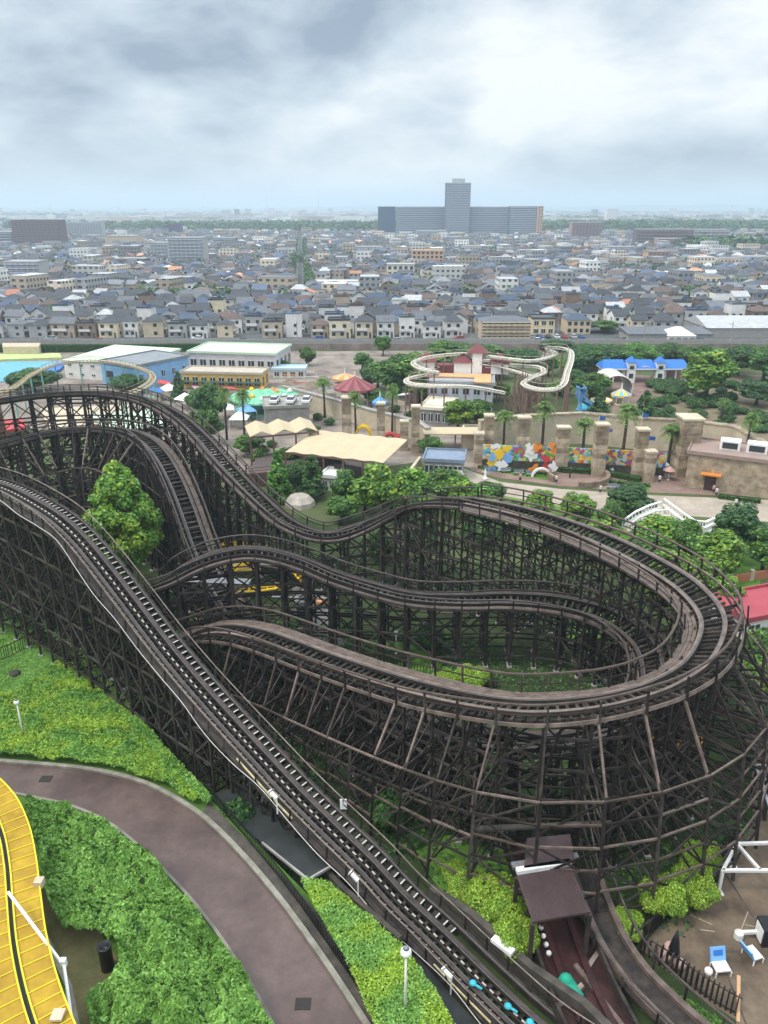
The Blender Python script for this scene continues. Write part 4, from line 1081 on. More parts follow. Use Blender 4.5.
for px, py, pt, w, lab in ((347, 440, 398, 9, 'sandstone pylon left of the palm by the yellow swing'), (381, 446, 404, 8, 'sandstone pylon between the yellow swing and the red frames'), (415, 452, 407, 8, 'sandstone pylon at the corner of the cream wall'),
    (404, 450, 422, 8, 'short sandstone pylon left of the corner pylon'), (487, 460, 416, 9, 'sandstone pylon at the left end of the mural'), (521, 465, 418, 12, 'second sandstone pylon of the mural, left of the orange cutout'), (478, 462, 434, 9, 'short stone block against the leftmost mural pylon'),
    (560, 470, 428, 12, 'sandstone pylon right of the orange cutout'), (597, 475, 425, 12, 'sandstone pylon behind the white shell fountain'), (637, 478, 430, 11, 'sandstone pylon left of the great pylon'), (647, 481, 452, 10, 'low stone block leaning on a mural pylon')):
    pylon(px, py, pt, w, lab)
pylon(682, 474, 418, 19, 'great square sandstone pylon beside the ticket hall', 4)
# stone ticket hall, right
rt, w_, H_ = box_building('stone_hall', 'rusticated sandstone hall with double door on the brick plaza', 'building', 684, 487, 775, 500, 459, 9, M['sandstone'], C_('pinkish_stone_roof', (0.30, 0.22, 0.19)), 1, 0, 'flat', side=0)
f = MB(); f.box((-w_ / 2 + 4, -0.05, 0), (1.8, 0.12, 2.5)); f.build('door', M['brown'], rt)
f = MB(); f.box((-w_ / 2 + 4, -0.5, 2.9), (3.2, 1.2, 0.25)); f.build('door_canopy', M['orange'], rt)
for k in range(3):
    f = MB(); x = -w_ / 2 + 6 + k * 4.2; f.box((x, 5, H_ + .3), (3.2, 2.4, 1.6)); u_ = f.build('roof_unit', M['white'], rt)
    f = MB(); f.box((x, 3.75, H_ + .6), (2.4, .1, 1.0)); f.build('vent', M['glass'], u_)
# canopy terrace
c0 = at(283, 470); 
ct = empty('canopy_terrace', 'roofed terrace with zigzag and long cream canvas canopies on brown posts', 'terrace', (0, 0, 0))
cream = M['canvas']; brownm = C_('brown_timber_frame', (0.16, 0.09, 0.075))
def canopy(px0, py0, px1, py1, depth, zt, n, amp, name='canopy'):
    A, B = at(px0, py0, zt), at(px1, py1, zt); d = (B - A); nrm = Vector((-d.y, d.x, 0)).normalized() * depth
    f = MB(); N_ = n * 2
    for k in range(N_):
        za = zt + (amp if k % 2 else 0); zb = zt + (0 if k % 2 else amp)
        p0, p1 = A + d * (k / N_), A + d * ((k + 1) / N_)
        q = [(p0.x, p0.y, za), (p1.x, p1.y, zb), (p1.x + nrm.x, p1.y + nrm.y, zb + .5), (p0.x + nrm.x, p0.y + nrm.y, za + .5)]
        f.add(q + [(a, b, c - .06) for a, b, c in q], [(0, 1, 2, 3), (7, 6, 5, 4), (0, 4, 5, 1), (1, 5, 6, 2), (2, 6, 7, 3), (3, 7, 4, 0)])
    f.build(name, cream, ct)
    for k in range(n + 1):
        p = A + d * (k / n)
        f = MB(); f.box((p.x, p.y, 0), (.3, .3, zt)); f.build('post', brownm, ct)
    f = MB(); f.beam((A.x, A.y, zt - .15), (B.x, B.y, zt - .15), .2, .3); f.build('beam', brownm, ct)
canopy(250, 437, 318, 431, 6, 6.3, 3, .9)
canopy(285, 452, 383, 463, 13, 5.0, 5, 0.2)
A, B, C2 = at(248, 488), at(323, 480), at(385, 492)
f = MB(); ribbon(f, [A, B], 0.4, 0, 2.6); f.build('terrace_wall', brownm, ct); f = MB(); ribbon(f, [B, C2], 0.4, 0, 3.6); f.build('terrace_wall', mat('dark_smoked_screen', (0.03, 0.027, 0.027), .4, var=.3), ct)
f = MB(); f.prism([(A.x, A.y + .5), (B.x, B.y + .5), (B.x, B.y + 12), (A.x, A.y + 12)], 0, 2.3); f.build('deck', C_('dark_deck', (0.10, 0.075, 0.07)), ct)
f = MB(); f.beam((A.x, A.y, 3.5), (B.x, B.y, 3.5), .1, .12); f.beam((A.x, A.y, 3.0), (B.x, B.y, 3.0), .06, .08); f.build('railing', brownm, ct)
box_building('bunker_building', 'blotchy concrete block building with white cars parked on its roof deck', 'building', 266, 432, 310, 430, 408, 9, M['concrete'], M['concrete'], 1, 0, 'flat', side=0)
# underpass right of the canopies
rt, w_, H_ = box_building('underpass_building', 'low building with blue-grey roof over a dark underpass', 'building', 424, 478, 462, 480, 462, 6, greywall, C_('blue_grey_roof', (0.20, 0.25, 0.33)), 1, 4, 'flat', side=0, winsize=(.8, .6))
wall_run('ramp_wall', 'sloping cream ramp wall beside the underpass', [(404, 492), (414, 478), (420, 470)], 2.6, 0.5, M['cream'])
wall_run('ramp_wall', 'curved pale retaining wall at the start of the promenade', [(455, 470), (462, 488), (482, 504), (505, 512)], 1.6, 0.6, M['cream'], cap=M['concrete'])
A = at(455, 448); f = MB(); f.box((A.x, A.y, 3.4), (13, 5, .25)); o = tag(f.build('walkway_roof', M['canvas']), 'flat cream roof over the walkway right of the cream wall', 'roof')
for dx in (-6, 0, 6):
    f = MB(); f.box((A.x + dx, A.y, 0), (.3, .3, 3.4)); f.build('post', M['concrete'], o)
wall_run('cream_kiosk', 'open cream roofless kiosk left of the mural', [(462, 450), (480, 449), (480, 440), (463, 441), (462, 449)], 3.4, 0.4, M['cream'], cat='kiosk')
# stone circle, hedges, lawn strips of the promenade
c = at(578, 478); sc2 = MB(); pts = [c + Vector((math.cos(a) * 5.2, math.sin(a) * 5.2, 0)) for a in [2 * math.pi * k / 28 for k in range(20, 45)]]
ribbon(sc2, pts, .7, 0, 1.1); tag(sc2.build('circular_wall', C_('brown_stone', (0.22, 0.16, 0.12), .3)), 'low round brown stone wall on the promenade', 'wall')
f = MB(); f.tube([(c.x - 1.5, c.y, 0), (c.x - 1.5, c.y, 1.8)], .15, 8); f.lathe((c.x - 1.5, c.y, 1.6), [(.1, 0), (.35, .2), (.1, .5)], 8); tag(f.build('garden_post', M['brown']), 'short dark post standing inside the round stone wall', 'post')
def hedge_strip(px, label, w, h, m=('leaf_a', 'leaf_b')):
    P = poly_at(px); f = MB(); ribbon(f, P, w, 0, h); rg = random.Random(len(label))
    for i in range(len(P) - 1):
        d = P[i + 1] - P[i]; n = Vector((-d.y, d.x, 0)).normalized()
        for k in range(int(d.length * 60 * (w + h))):
            q = P[i] + d * rg.random() + n * rg.uniform(-w / 2, w / 2); q.z = h if rg.random() < w / (w + h) else rg.uniform(0, h)
            if q.z < h: q = q - n * (n.dot(q - (P[i] + d * .5)) + w / 2 * (1 if n.y > 0 else -1))
            leaf_quads(f, q, .12, 1, .14, rg, (1, 2))
    tag(f.build('hedge', [M['hedgebody'], M[m[0]], M[m[1]]]), label, 'hedge')
hedge_strip([(477, 461), (500, 463), (550, 468), (563, 472), (600, 474), (640, 482)], 'long dark clipped hedge at the foot of the mural pylons', 1.2, .9, ('leaf_c', 'leaf_a'))
hedge_strip([(478, 468), (555, 476)], 'bright clipped hedge edging the promenade lawn left of the stone circle', .6, .5)
hedge_strip([(600, 482), (650, 487)], 'bright clipped hedge right of the stone circle', .6, .5)
hedge_strip([(718, 498), (760, 503)], 'dark hedge in front of the stone hall', 1, .7, ('leaf_c', 'leaf_a'))
sheet('lawn', poly_at([(480, 465), (552, 473), (555, 479), (545, 480), (482, 470)]), 0.050, grassm)
sheet('lawn', poly_at([(602, 480), (648, 486), (650, 491), (604, 486)]), 0.052, grassm)
sheet('lawn', poly_at([(520, 515), (480, 500), (420, 495), (430, 505), (520, 530), (580, 545), (600, 540)]), 0.054, grassm)
def bench(px, py, rz, label):
    b = at(px, py); r = empty('park_bench', label, 'bench', (b.x, b.y, 0), rz, 'benches on the promenade')
    f = MB(); f.box((0, 0, .42), (1.8, .45, .07)); f.build('seat', M['greyroof'], r)
    f = MB(); f.box((0, .24, .5), (1.8, .07, .45)); f.build('backrest', M['greyroof'], r)
    for s in (-1, 1): f = MB(); f.box((s * .75, 0, 0), (.08, .42, .42)); f.build('leg', M['black'], r)
for px, py, lab in ((489, 471, 'grey bench on the promenade, leftmost of four below the lawn'), (506, 473, 'grey bench on the promenade, second from the left below the lawn'), (519, 475, 'grey bench on the promenade, third from the left below the lawn'), (531, 476, 'grey bench on the promenade, last before the stone circle'),
                    (612, 489, 'grey bench right of the stone circle, left one of three'), (622, 490, 'grey bench right of the stone circle, middle one of three'), (632, 491, 'grey bench right of the stone circle, right one of three')): bench(px, py, 0.1, lab)
# white shell fountain and statues
b = at(575, 470); r = empty('shell_sculpture', 'large white shell sculpture on a stem before the mural', 'sculpture', b)
f = MB(); f.lathe((0, 0, 0), [(.5, 0), (.35, .5), (.3, 1.4)], 12); f.build('stem', M['concrete'], r)
f = MB(); 
for k in range(13):
    a = math.pi * k / 12; f.beam((0, 0, 1.5), (math.cos(a) * 2.0, -.2, 1.5 + math.sin(a) * 1.6), .5, .25)
f.box((0, 0, 1.2), (2.6, .5, .5)); f.build('shell', M['white'], r)
def figure_statue(px, py, label, h=1.8, m='white'):
    b = at(px, py); f = MB(); f.lathe((b.x, b.y, 0), [(.4, 0), (.4, .5), (.2, .52), (.28, .9), (.18, h * .6), (.3, h * .75), (.1, h * .85), (.14, h * .93), (.05, h)], 10)
    f.beam((b.x - .25, b.y, h * .72), (b.x - .5, b.y - .2, h * .9), .12, .12); tag(f.build('statue', M[m], None, True), label, 'statue')
figure_statue(620, 466, 'small white statue with raised wing at the right end of the mural', 2.2); figure_statue(612, 474, 'small white garden statue on the hedge, left one', 1.2); figure_statue(633, 475, 'small white garden statue on the hedge, right one', 1.2); figure_statue(485, 480, 'white post-like statue at the promenade start', 2)
def parasol(px, py, label, m, h=2.6):
    b = at(px, py); r = empty('parasol', label, 'parasol', b)
    f = MB(); f.tube([(0, 0, 0), (0, 0, h)], .04, 6); f.lathe((0, 0, 0), [(.3, 0), (.3, .1), (.05, .12)], 8); f.build('pole', M['white'], r)
    f = MB(); f.lathe((0, 0, h - .9), [(1.1, .1), (1.12, .14), (.6, .5), (.06, .9)], 8, 0); f.build('canopy', m, r)
parasol(662, 474, 'open white parasol on the brick plaza by the dark gate', M['white']); parasol(668, 480, 'open pink parasol on the brick plaza', pink); 
# people on the plaza
def person(px, py, label, top, legs_c, z=0.0, rz=0):
    b = at(px, py, z); r = empty('person', label, 'person', (b.x, b.y, z), rz)
    me = bpy.data.meshes.new('body'); V = [(0, 0, .95), (0, 0, 1.15), (0, 0, 1.4), (0, 0, 1.5), (0, -.01, 1.62), (0, -.01, 1.72), (.1, 0, .9), (.11, -.05, .5), (.12, .1, .08), (.12, -.05, .03), (-.1, 0, .9), (-.11, .05, .5), (-.12, .2, .08), (-.12, .05, .03), (.19, 0, 1.4), (.25, 0, 1.12), (.22, -.12, .88), (-.19, 0, 1.4), (-.25, 0, 1.12), (-.22, -.08, .88)]
    E_ = [(0, 1), (1, 2), (2, 3), (3, 4), (4, 5), (0, 6), (6, 7), (7, 8), (8, 9), (0, 10), (10, 11), (11, 12), (12, 13), (2, 14), (14, 15), (15, 16), (2, 17), (17, 18), (18, 19)]
    rad = [.15, .14, .16, .06, .1, .08, .09, .065, .045, .04, .09, .065, .045, .04, .065, .05, .04, .065, .05, .04]
    me.from_pydata(V, E_, []); o = bpy.data.objects.new('body', me); COL.objects.link(o); o.parent = r; me.materials.append(SKIN)
    f = MB(); f.lathe((0, 0, .88), [(.19, 0), (.18, .2), (.2, .45), (.23, .56), (.1, .62)], 12); f.build('shirt', top, r, True)
    s_ = o.modifiers.new('skin', 'SKIN'); 
    for i, v in enumerate(me.skin_vertices[0].data if me.skin_vertices else []): v.radius = (rad[i], rad[i])
    if not me.skin_vertices: pass
    o.modifiers.new('sub', 'SUBSURF').levels = 1
    f = MB(); f.lathe((0, -.01, 1.6), [(.09, .06), (.105, .12), (.09, .18), (.03, .22)], 10); f.build('hair', M['black'], r, True)
    f = MB(); f.lathe((.0, 0, .45), [(.2, 0), (.19, .3), (.15, .52)], 10); f.build('trousers', legs_c, r, True)
SKIN = C_('skin', (0.45, 0.28, 0.2)); SK = C_('pink_shirt', (0.6, 0.3, 0.32)); DK = C_('navy_trousers', (0.03, 0.04, 0.08)); SK2 = C_('white_shirt', (0.65, 0.65, 0.65))
person(713, 494, 'person in pink shirt standing before the stone hall', SK, DK)
person(716, 497, 'person in white shirt standing before the stone hall', SK2, DK)
person(659, 484, 'person in white top walking on the brick plaza', SK2, DK)
for px, py, lab, tp in ((205, 408, 'person in white walking left of the forecourt palms', SK2), (250, 409, 'person in pink standing between palms and green ride', SK), (338, 404, 'person in white beside the merry-go-round', SK2), (318, 398, 'person in pink behind the parked white cars', SK),
        (556, 462 + 22, 'person in white passing below the stone circle', SK2), (520, 482, 'person in pink near the promenade benches', SK), (600, 494, 'person in white on the pale promenade right of the stone circle', SK2), (633, 410, 'person in pink on the castle garden path', SK), (735, 508, 'person in white near the hedge of the stone hall', SK2)):
    person(px, py, lab, tp, DK)
# arched white stair / footbridge
br = empty('arched_footbridge', 'white stone stair with balustrades curving down to the promenade', 'footbridge', (0, 0, 0))
def balus(pts, name='balustrade'):
    P = [at(a, b, z) for a, b, z in pts]; f = MB()
    for i in range(len(P) - 1):
        A, B = P[i], P[i + 1]; f.beam(A + Vector((0, 0, 1.0)), B + Vector((0, 0, 1.0)), .35, .18); f.beam(A, B, .4, .3)
        n = max(2, int((B - A).length / .5))
        for k in range(n): q = A.lerp(B, k / n); f.beam(q, q + Vector((0, 0, 1)), .13, .13)
    f.build(name, M['white'], br)
L1 = [(622, 527, 1), (635, 518, 2.4), (648, 512, 3), (660, 508, 3.2)]; L2 = [(628, 531, .6), (640, 523, 2), (655, 517, 2.7), (668, 516, 2.8)]
R1 = [(663, 505, 3.2), (670, 510, 2.8), (682, 519, 2), (694, 527, 1.2), (705, 528, .8), (714, 524, .4)]; R2 = [(668, 516, 2.8), (676, 523, 2.2), (688, 531, 1.2), (704, 534, .6), (712, 530, .3)]
for q in (L1, L2, R1, R2): balus(q)
for a, b in ((L1, L2), (R1[:5], R2)):
    A = [at(*q) for q in a]; B = [at(*q) for q in b]; f = MB()
    for i in range(len(B) - 1):
        a0, a1 = A[min(i, len(A) - 1)], A[min(i + 1, len(A) - 1)]; b0, b1 = B[i], B[i + 1]
        f.add([tuple(a0), tuple(a1), tuple(b1), tuple(b0)] + [(q.x, q.y, 0) for q in (a0, a1, b1, b0)], [(0, 1, 2, 3), (4, 7, 6, 5), (0, 4, 5, 1), (1, 5, 6, 2), (2, 6, 7, 3), (3, 7, 4, 0)])
    f.build('steps', M['cream'], br)
# right edge: brick fence, maroon roof
A, B = at(726, 584), at(790, 574)
fe = empty('brick_fence', 'low orange-brown brick fence with white posts at the right edge', 'fence', (0, 0, 0))
f = MB(); ribbon(f, [A, B], .25, 0, 1.1); f.build('panel', C_('orange_brick', (0.42, 0.16, 0.09)), fe)
for u in (0.05, .38, .75): q = A.lerp(B, u); f = MB(); f.box((q.x, q.y, 0), (.5, .5, 1.5)); f.build('post', M['cream'], fe)
box_building('shed', 'small building with flat maroon roof at the right edge', 'building', 742, 640, 800, 628, 616, 5.5, whitewall, C_('maroon_sheet_roof', (0.35, 0.07, 0.09)), 1, 3, 'flat', side=1)
sheet('side_road', poly_at([(726, 600), (800, 585), (830, 610), (735, 618)]), 0.046, M['asphalt'])
# merry-go-round, green ride, swings
def tent(px, py, pyt, wpx, label, m1, m2, name='carousel', n=20, hroof=None, cat='carousel'):
    b = at(px, py); zt = ztop(b.y, pyt); w = wpx / pxm(b); r = empty(name, label, cat, b); z0 = zt * .62
    f = MB(); base = len(f.v)
    for k in range(n):
        a, a2 = 2 * math.pi * k / n, 2 * math.pi * (k + 1) / n
        p0, p1 = (math.cos(a) * w / 2, math.sin(a) * w / 2, z0), (math.cos(a2) * w / 2, math.sin(a2) * w / 2, z0)
        f.add([p0, p1, (0, 0, zt)], [(0, 1, 2)], k % 2); f.add([p0, p1, (p1[0], p1[1], z0 - .5), (p0[0], p0[1], z0 - .5)], [(3, 2, 1, 0)], (k + 1) % 2)
    f.build('roof', [m1, m2], r)
    f = MB(); f.lathe((0, 0, 0), [(w * .46, 0), (w * .46, .3), (.6, .32), (.6, z0)], 20); f.build('platform', M['cream'], r)
    for k in range(8): a = 2 * math.pi * k / 8; f = MB(); f.tube([(math.cos(a) * w * .42, math.sin(a) * w * .42, .3), (math.cos(a) * w * .42, math.sin(a) * w * .42, z0)], .07, 6); f.build('post', M['white'], r)
    f = MB(); f.tube([(0, 0, zt), (0, 0, zt + 1.2)], [.2, .08], 6); f.build('finial', M['white'], r)
tent(355, 404, 376, 42, 'round merry-go-round with maroon conical roof', M['maroon'], C_('dusty_red_canvas', (0.30, 0.10, 0.11)))
tent(380, 411, 396, 16, 'small domed blue ride cover right of the merry-go-round', M['blue'], M['skyblue'], 'domed_ride', 16, cat='ride')
tent(345, 384, 373, 26, 'small orange tented ride behind the merry-go-round', M['orange'], M['canvas'], 'tented_ride', 12, cat='ride')
tent(620, 404, 388, 20, 'blue and yellow striped round tent by the castle garden', M['skyblue'], M['yellow'], 'striped_tent', 12, cat='tent')
tent(601, 404, 396, 22, 'white and yellow striped low tent beside the blue slide', M['white'], M['yellow'], 'striped_tent', 12, cat='tent')
for i, (px, py, lab) in enumerate(((240, 428, 'white pointed canopy tent behind the descending track, nearest one'), (226, 418, 'white pointed canopy tent by the dark tree'), (247, 420, 'pale blue canopy tent right of the white one'), (207, 402, 'blue canopy tent below the stalls'), (170, 398, 'white canopy tent near the blue hall'), (186, 408, 'pale canopy tent left of the dark tree'))):
    b = at(px, py); r = empty('canopy_tent', lab, 'tent', b, 0.2 * i, 'canopy tents on the forecourt'); f = MB()
    f.add([(-2, -2, 2.3), (2, -2, 2.3), (2, 2, 2.3), (-2, 2, 2.3), (0, 0, 3.8)], [(0, 1, 4), (1, 2, 4), (2, 3, 4), (3, 0, 4), (0, 3, 2, 1)]); f.build('canopy', M['skyblue'] if 'blue' in lab and 'hall' not in lab else M['white'], r)
    for sx in (-1, 1):
        for sy in (-1, 1): f = MB(); f.box((sx * 1.9, sy * 1.9, 0), (.08, .08, 2.3)); f.build('pole', M['steelwhite'], r)
# green topped flat ride
b = at(265, 410); r = empty('green_ride', 'round ride with speckled green canopy in front of the stalls', 'ride', b); gm_ = mat('green_mottled_canopy', (0.03, 0.30, 0.18), .7, scale=0.9, col2=(0.30, 0.62, 0.40), detail=6)
f = MB(); f.lathe((0, 0, 3.0), [(8.2, 0), (8.2, .35), (7.4, .6), (4, 1.2), (.5, 1.8)], 28); f.build('roof', gm_, r)
f = MB(); f.lathe((0, 0, 0), [(7.6, 0), (7.6, .5), (2, .52), (1.2, 3)], 28); f.build('platform', M['teal'], r)
for k in range(10): a = 2 * math.pi * k / 10; f = MB(); f.tube([(math.cos(a) * 7.3, math.sin(a) * 7.3, .4), (math.cos(a) * 7.3, math.sin(a) * 7.3, 3.1)], .12, 6); f.build('post', M['white'], r)
for k in range(9):
    a = k * 2.4; q = 3.0 + (k % 3) * 1.6; f = MB(); f.lathe((math.cos(a) * q, math.sin(a) * q, 3.9 - .1 * (k % 3)), [(.5, 0), (.7, .5), (.3, 1)], 8); f.build('roof_ornament', (M['orange'], M['yellow'], M['white'])[k % 3], r, True)
# swing frames
def hoop(px, py, label, m, rad=1.6):
    b = at(px, py); f = MB()
    for dy in (0, 1.2): f.tube([(math.cos(math.pi * k / 10) * rad, dy, math.sin(math.pi * k / 10) * rad * 1.7) for k in range(11)], .3, 8)
    for k in (3, 5, 7): a = math.pi * k / 10; f.tube([(math.cos(a) * rad, 0, math.sin(a) * rad * 1.7), (math.cos(a) * rad, 1.2, math.sin(a) * rad * 1.7)], .15, 6)
    o = f.build('play_hoop', m, None, True); o.location = b; tag(o, label, 'play equipment')
hoop(363, 440, 'bright yellow play hoop in front of the cream wall', M['yellow'], 1.7); hoop(390, 444, 'red play hoop beside the yellow one, left', M['red'], 1.2); hoop(398, 446, 'red play hoop, the rightmost of the three hoops', M['red'], 1.2)
# cars
def car_proto():
    r = empty('parked_car', 'x', 'car'); f = MB()
    prof = [(-2.1, .35), (-2.1, .85), (-1.6, 1.0), (-1.1, 1.05), (.9, 1.05), (1.9, .9), (2.1, .7), (2.1, .35)]
    n = len(prof); vs = [(x, -.82, z) for x, z in prof] + [(x, .82, z) for x, z in prof]
    f.add(vs, [tuple(range(n)), tuple(reversed(range(n, 2 * n)))] + [(i, n + i, n + (i + 1) % n, (i + 1) % n) for i in range(n)])
    pr2 = [(-1.75, 1.03), (-1.35, 1.5), (.35, 1.5), (1.05, 1.03)]; vs = [(x, -.7 + (z - 1) * .15, z) for x, z in pr2] + [(x, .7 - (z - 1) * .15, z) for x, z in pr2]
    f.box((-.5, 0, 1.5), (1.6, 1.25, .05)); f.build('body', M['carpaint'], r)
    g_ = MB(); g_.add(vs, [(0, 1, 2, 3), (7, 6, 5, 4), (0, 4, 5, 1), (1, 5, 6, 2), (2, 6, 7, 3)]); g_.build('window', M['glass'], r)
    for x in (-1.3, 1.3):
        for y in (-.8, .8): w_ = MB(); w_.tube([(x, y - .1, .32), (x, y + .1, .32)], .32, 12); w_.build('wheel', M['black'], r)
    return r
M['carpaint'] = mat('car_paint', (1, 1, 1), .35, var=.02, objcol=True, spec=.5)
CARP = car_proto(); first = [True]
def car(x, y, z, rz, col, label, sc=1.0, group=None):
    o = CARP if first[0] else copy_tree(CARP); first[0] = False
    o.location = (x, y, z); o.rotation_euler = (0, 0, rz); o.scale = (sc, sc, sc * 1.0); o['label'] = label
    if group: o['group'] = group
    for c in o.children:
        if c.name.startswith('body'): c.color = (*col, 1)
cc = {'white': (.75, .75, .75), 'silver': (.42, .44, .46), 'black': (.03, .03, .035), 'red': (.4, .03, .03), 'blue': (.04, .10, .35)}
B_ = at(288, 421, 0); zr = ztop(at(288, 431).y, 408) + .35
for k, (dx, lab) in enumerate(((-3.0, 'white car parked on the concrete roof deck, leftmost of three'), (0.6, 'white car parked on the concrete roof deck, middle of three'), (4.0, 'white car parked on the concrete roof deck, rightmost of three'))):
    q = at(288, 431); car(q.x + dx, q.y + 3.5, zr, 1.5, cc['white'], lab, 1.0, 'cars on the roof deck')
names = list(cc)
for k in range(9):
    nm = names[(k * 3) % 5]; x = 48 + k * 3.1; y = 287.5 + rnd.uniform(-.3, .3)
    car(x, y, .03, 1.57 + rnd.uniform(-.05, .05), cc[nm], '%s car parked across the road from the depot, %s from the left' % (nm, ordw(k + 1)), 1.0, 'cars parked beyond the railway')
for k in range(10):
    nm = names[(k * 2 + 1) % 5]; x = -125 + k * 26 + rnd.uniform(-6, 6)
    car(x, 279.2 if k % 2 else 283, .03, 0 if k % 2 else math.pi, cc[nm], '%s car driving on the road behind the railway, %s from the left' % (nm, ordw(k + 1)), 1.0, 'cars on the road')
# railway wall, fence and poles
rw = empty('railway_wall', 'long weathered concrete wall with mesh fence along the railway', 'wall', (0, 0, 0))
f = MB(); f.box((0, 262.5, 0), (520, .4, 2.2)); f.build('wall', mat('brown_grey_wall', (0.15, 0.12, 0.11), .9, scale=.3, col2=(0.30, 0.25, 0.23)), rw)
f = MB()
for k in range(260): f.box((-259 + k * 2, 262.5, 2.2), (.08, .08, 1.6))
f.beam((-260, 262.5, 3.8), (260, 262.5, 3.8), .06, .08); f.beam((-260, 262.5, 3.0), (260, 262.5, 3.0), .05, .06); f.build('mesh_fence', M['greyroof'], rw)
f = MB(); f.box((0, 276.5, 0), (520, .3, 1.4)); tag(f.build('low_wall', greywall), 'low grey wall between railway and town road', 'wall')
hedge_strip([(-60, 352), (60, 352), (200, 351)], 'clipped dark green hedge along the railway wall on the left', 2.0, 2.4, ('leaf_c', 'leaf_a'))
pole0 = None
for k in range(11):
    x = -150 + k * 30
    if pole0 is None:
        pole0 = empty('catenary_mast', 'x', 'mast', (x, 269.8, 0), 0, 'railway masts'); f = MB(); f.tube([(0, 0, 0), (0, 0, 8.5)], [.16, .1], 8); f.build('pole', M['concrete'], pole0)
        f = MB(); f.beam((0, -3.2, 7.2), (0, 3.2, 7.2), .1, .1); f.beam((0, 0, 8.2), (0, 3, 7.2), .06, .06); f.build('arm', M['steel'], pole0); o = pole0
    else: o = copy_tree(pole0, (x, 269.8, 0))
    o['label'] = 'grey railway mast between the tracks, %s from the left' % ordw(k + 1)
# swimming pool, slide and shapes on the left
def slab(name, label, px, z0, z1, m, cat):
    f = MB(); f.prism(poly_at(px), z0, z1); tag(f.build(name, m), label, cat)
watr = mat('pool_water', (0.08, 0.42, 0.60), .08, var=.15, scale=.6, spec=.6)
structure((lambda f: (f.prism(poly_at([(-20, 368), (8, 362), (60, 362), (55, 372), (30, 380), (-20, 384)]), 0.03, .25), f.build('pool_water', watr))[1])(MB()))
slab('pool_deck', 'pale lime painted poolside platform', [(-20, 356), (60, 355), (62, 359), (-20, 362)], .04, .6, C_('lime_paint', (0.45, 0.60, 0.22)), 'platform')
slab('pool_building', 'beige low pool building by the hedge', [(4, 356), (40, 356), (42, 352), (4, 352)], .04, 3, beige, 'building')
slab('tarpaulin', 'crumpled blue tarpaulin beside the pool', [(42, 378), (60, 372), (66, 366), (58, 364), (44, 370)], .26, .8, M['blue'], 'tarpaulin')
slab('slide_pool', 'turquoise pool at the foot of the blue slide', [(575, 412), (600, 410), (602, 402), (582, 402)], .05, .4, watr, 'pool')
f = MB(); pts = [at(580, 388, 7), at(583, 390, 6), at(580, 396, 4.5), at(585, 402, 3), at(592, 406, 1.2), at(598, 408, .5)]
ps = smooth([Vector(p) for p in pts], 6)
for a, b in zip(ps[:-1], ps[1:]): f.beam(a, b, 1.5, .2); f.beam(a + Vector((.8, 0, .3)), b + Vector((.8, 0, .3)), .15, .6); f.beam(a - Vector((.8, 0, -.3)), b - Vector((.8, 0, -.3)), .15, .6)
for p in ps[::7]: f.tube([(p.x, p.y, 0), tuple(p)], .15, 6)
tag(f.build('water_slide', M['skyblue']), 'winding pale blue water slide right of the scenic railway', 'slide')
# half-round glasshouse
b = at(616, 397); r = empty('vaulted_pavilion', 'small pavilion with ribbed half-round white roof near the castle gate', 'pavilion', b); f = MB()
for k in range(10):
    a, a2 = math.pi * k / 10, math.pi * (k + 1) / 10; c0, s0, c1, s1 = math.cos(a) * 4, math.sin(a) * 3.4, math.cos(a2) * 4, math.sin(a2) * 3.4
    f.add([(c0, 0, 2 + s0), (c1, 0, 2 + s1), (c1, 9, 2 + s1), (c0, 9, 2 + s0)], [(0, 1, 2, 3)]); 
f.build('roof', C_('translucent_white_roof', (0.55, 0.54, 0.46)), r)
for k in range(5): f = MB(); f.tube([(math.cos(math.pi * j / 10) * 4.08, k * 2.25, 2 + math.sin(math.pi * j / 10) * 3.48) for j in range(11)], .12, 6); f.build('rib', M['steelwhite'], r)
f = MB(); f.box((-3.9, 4.5, 0), (.2, 9, 2)); f.box((3.9, 4.5, 0), (.2, 9, 2)); f.build('wall', whitewall, r)
# leaning brown pylon on the far left edge (support tower of another ride)
b = at(3, 452); f = MB(); f.tube([(b.x + .2, b.y, 0), (b.x - .3, b.y, ztop(b.y, 362)), (b.x - .9, b.y, ztop(b.y, 340))], [1.4, .9, .6], 12)
tag(f.build('ride_tower', C_('rust_red_tower', (0.26, 0.12, 0.10)), None, True), 'rust-red tapering tower cut by the left edge', 'tower')
slab('red_canopy', 'red roof glimpsed through the trestle on the left', [(-10, 432), (24, 430), (30, 440), (-10, 446)], 2.2, 2.6, M['red'], 'canopy')
slab('ride_platform', 'cream ride platform seen through the back trestle', [(40, 412), (130, 408), (140, 424), (50, 432)], .05, .9, M['cream'], 'platform')
slab('ride_platform', 'pale green ride platform seen through the right of the back trestle', [(90, 420), (150, 415), (165, 430), (110, 438)], .95, 1.3, M['palegreen'], 'platform')
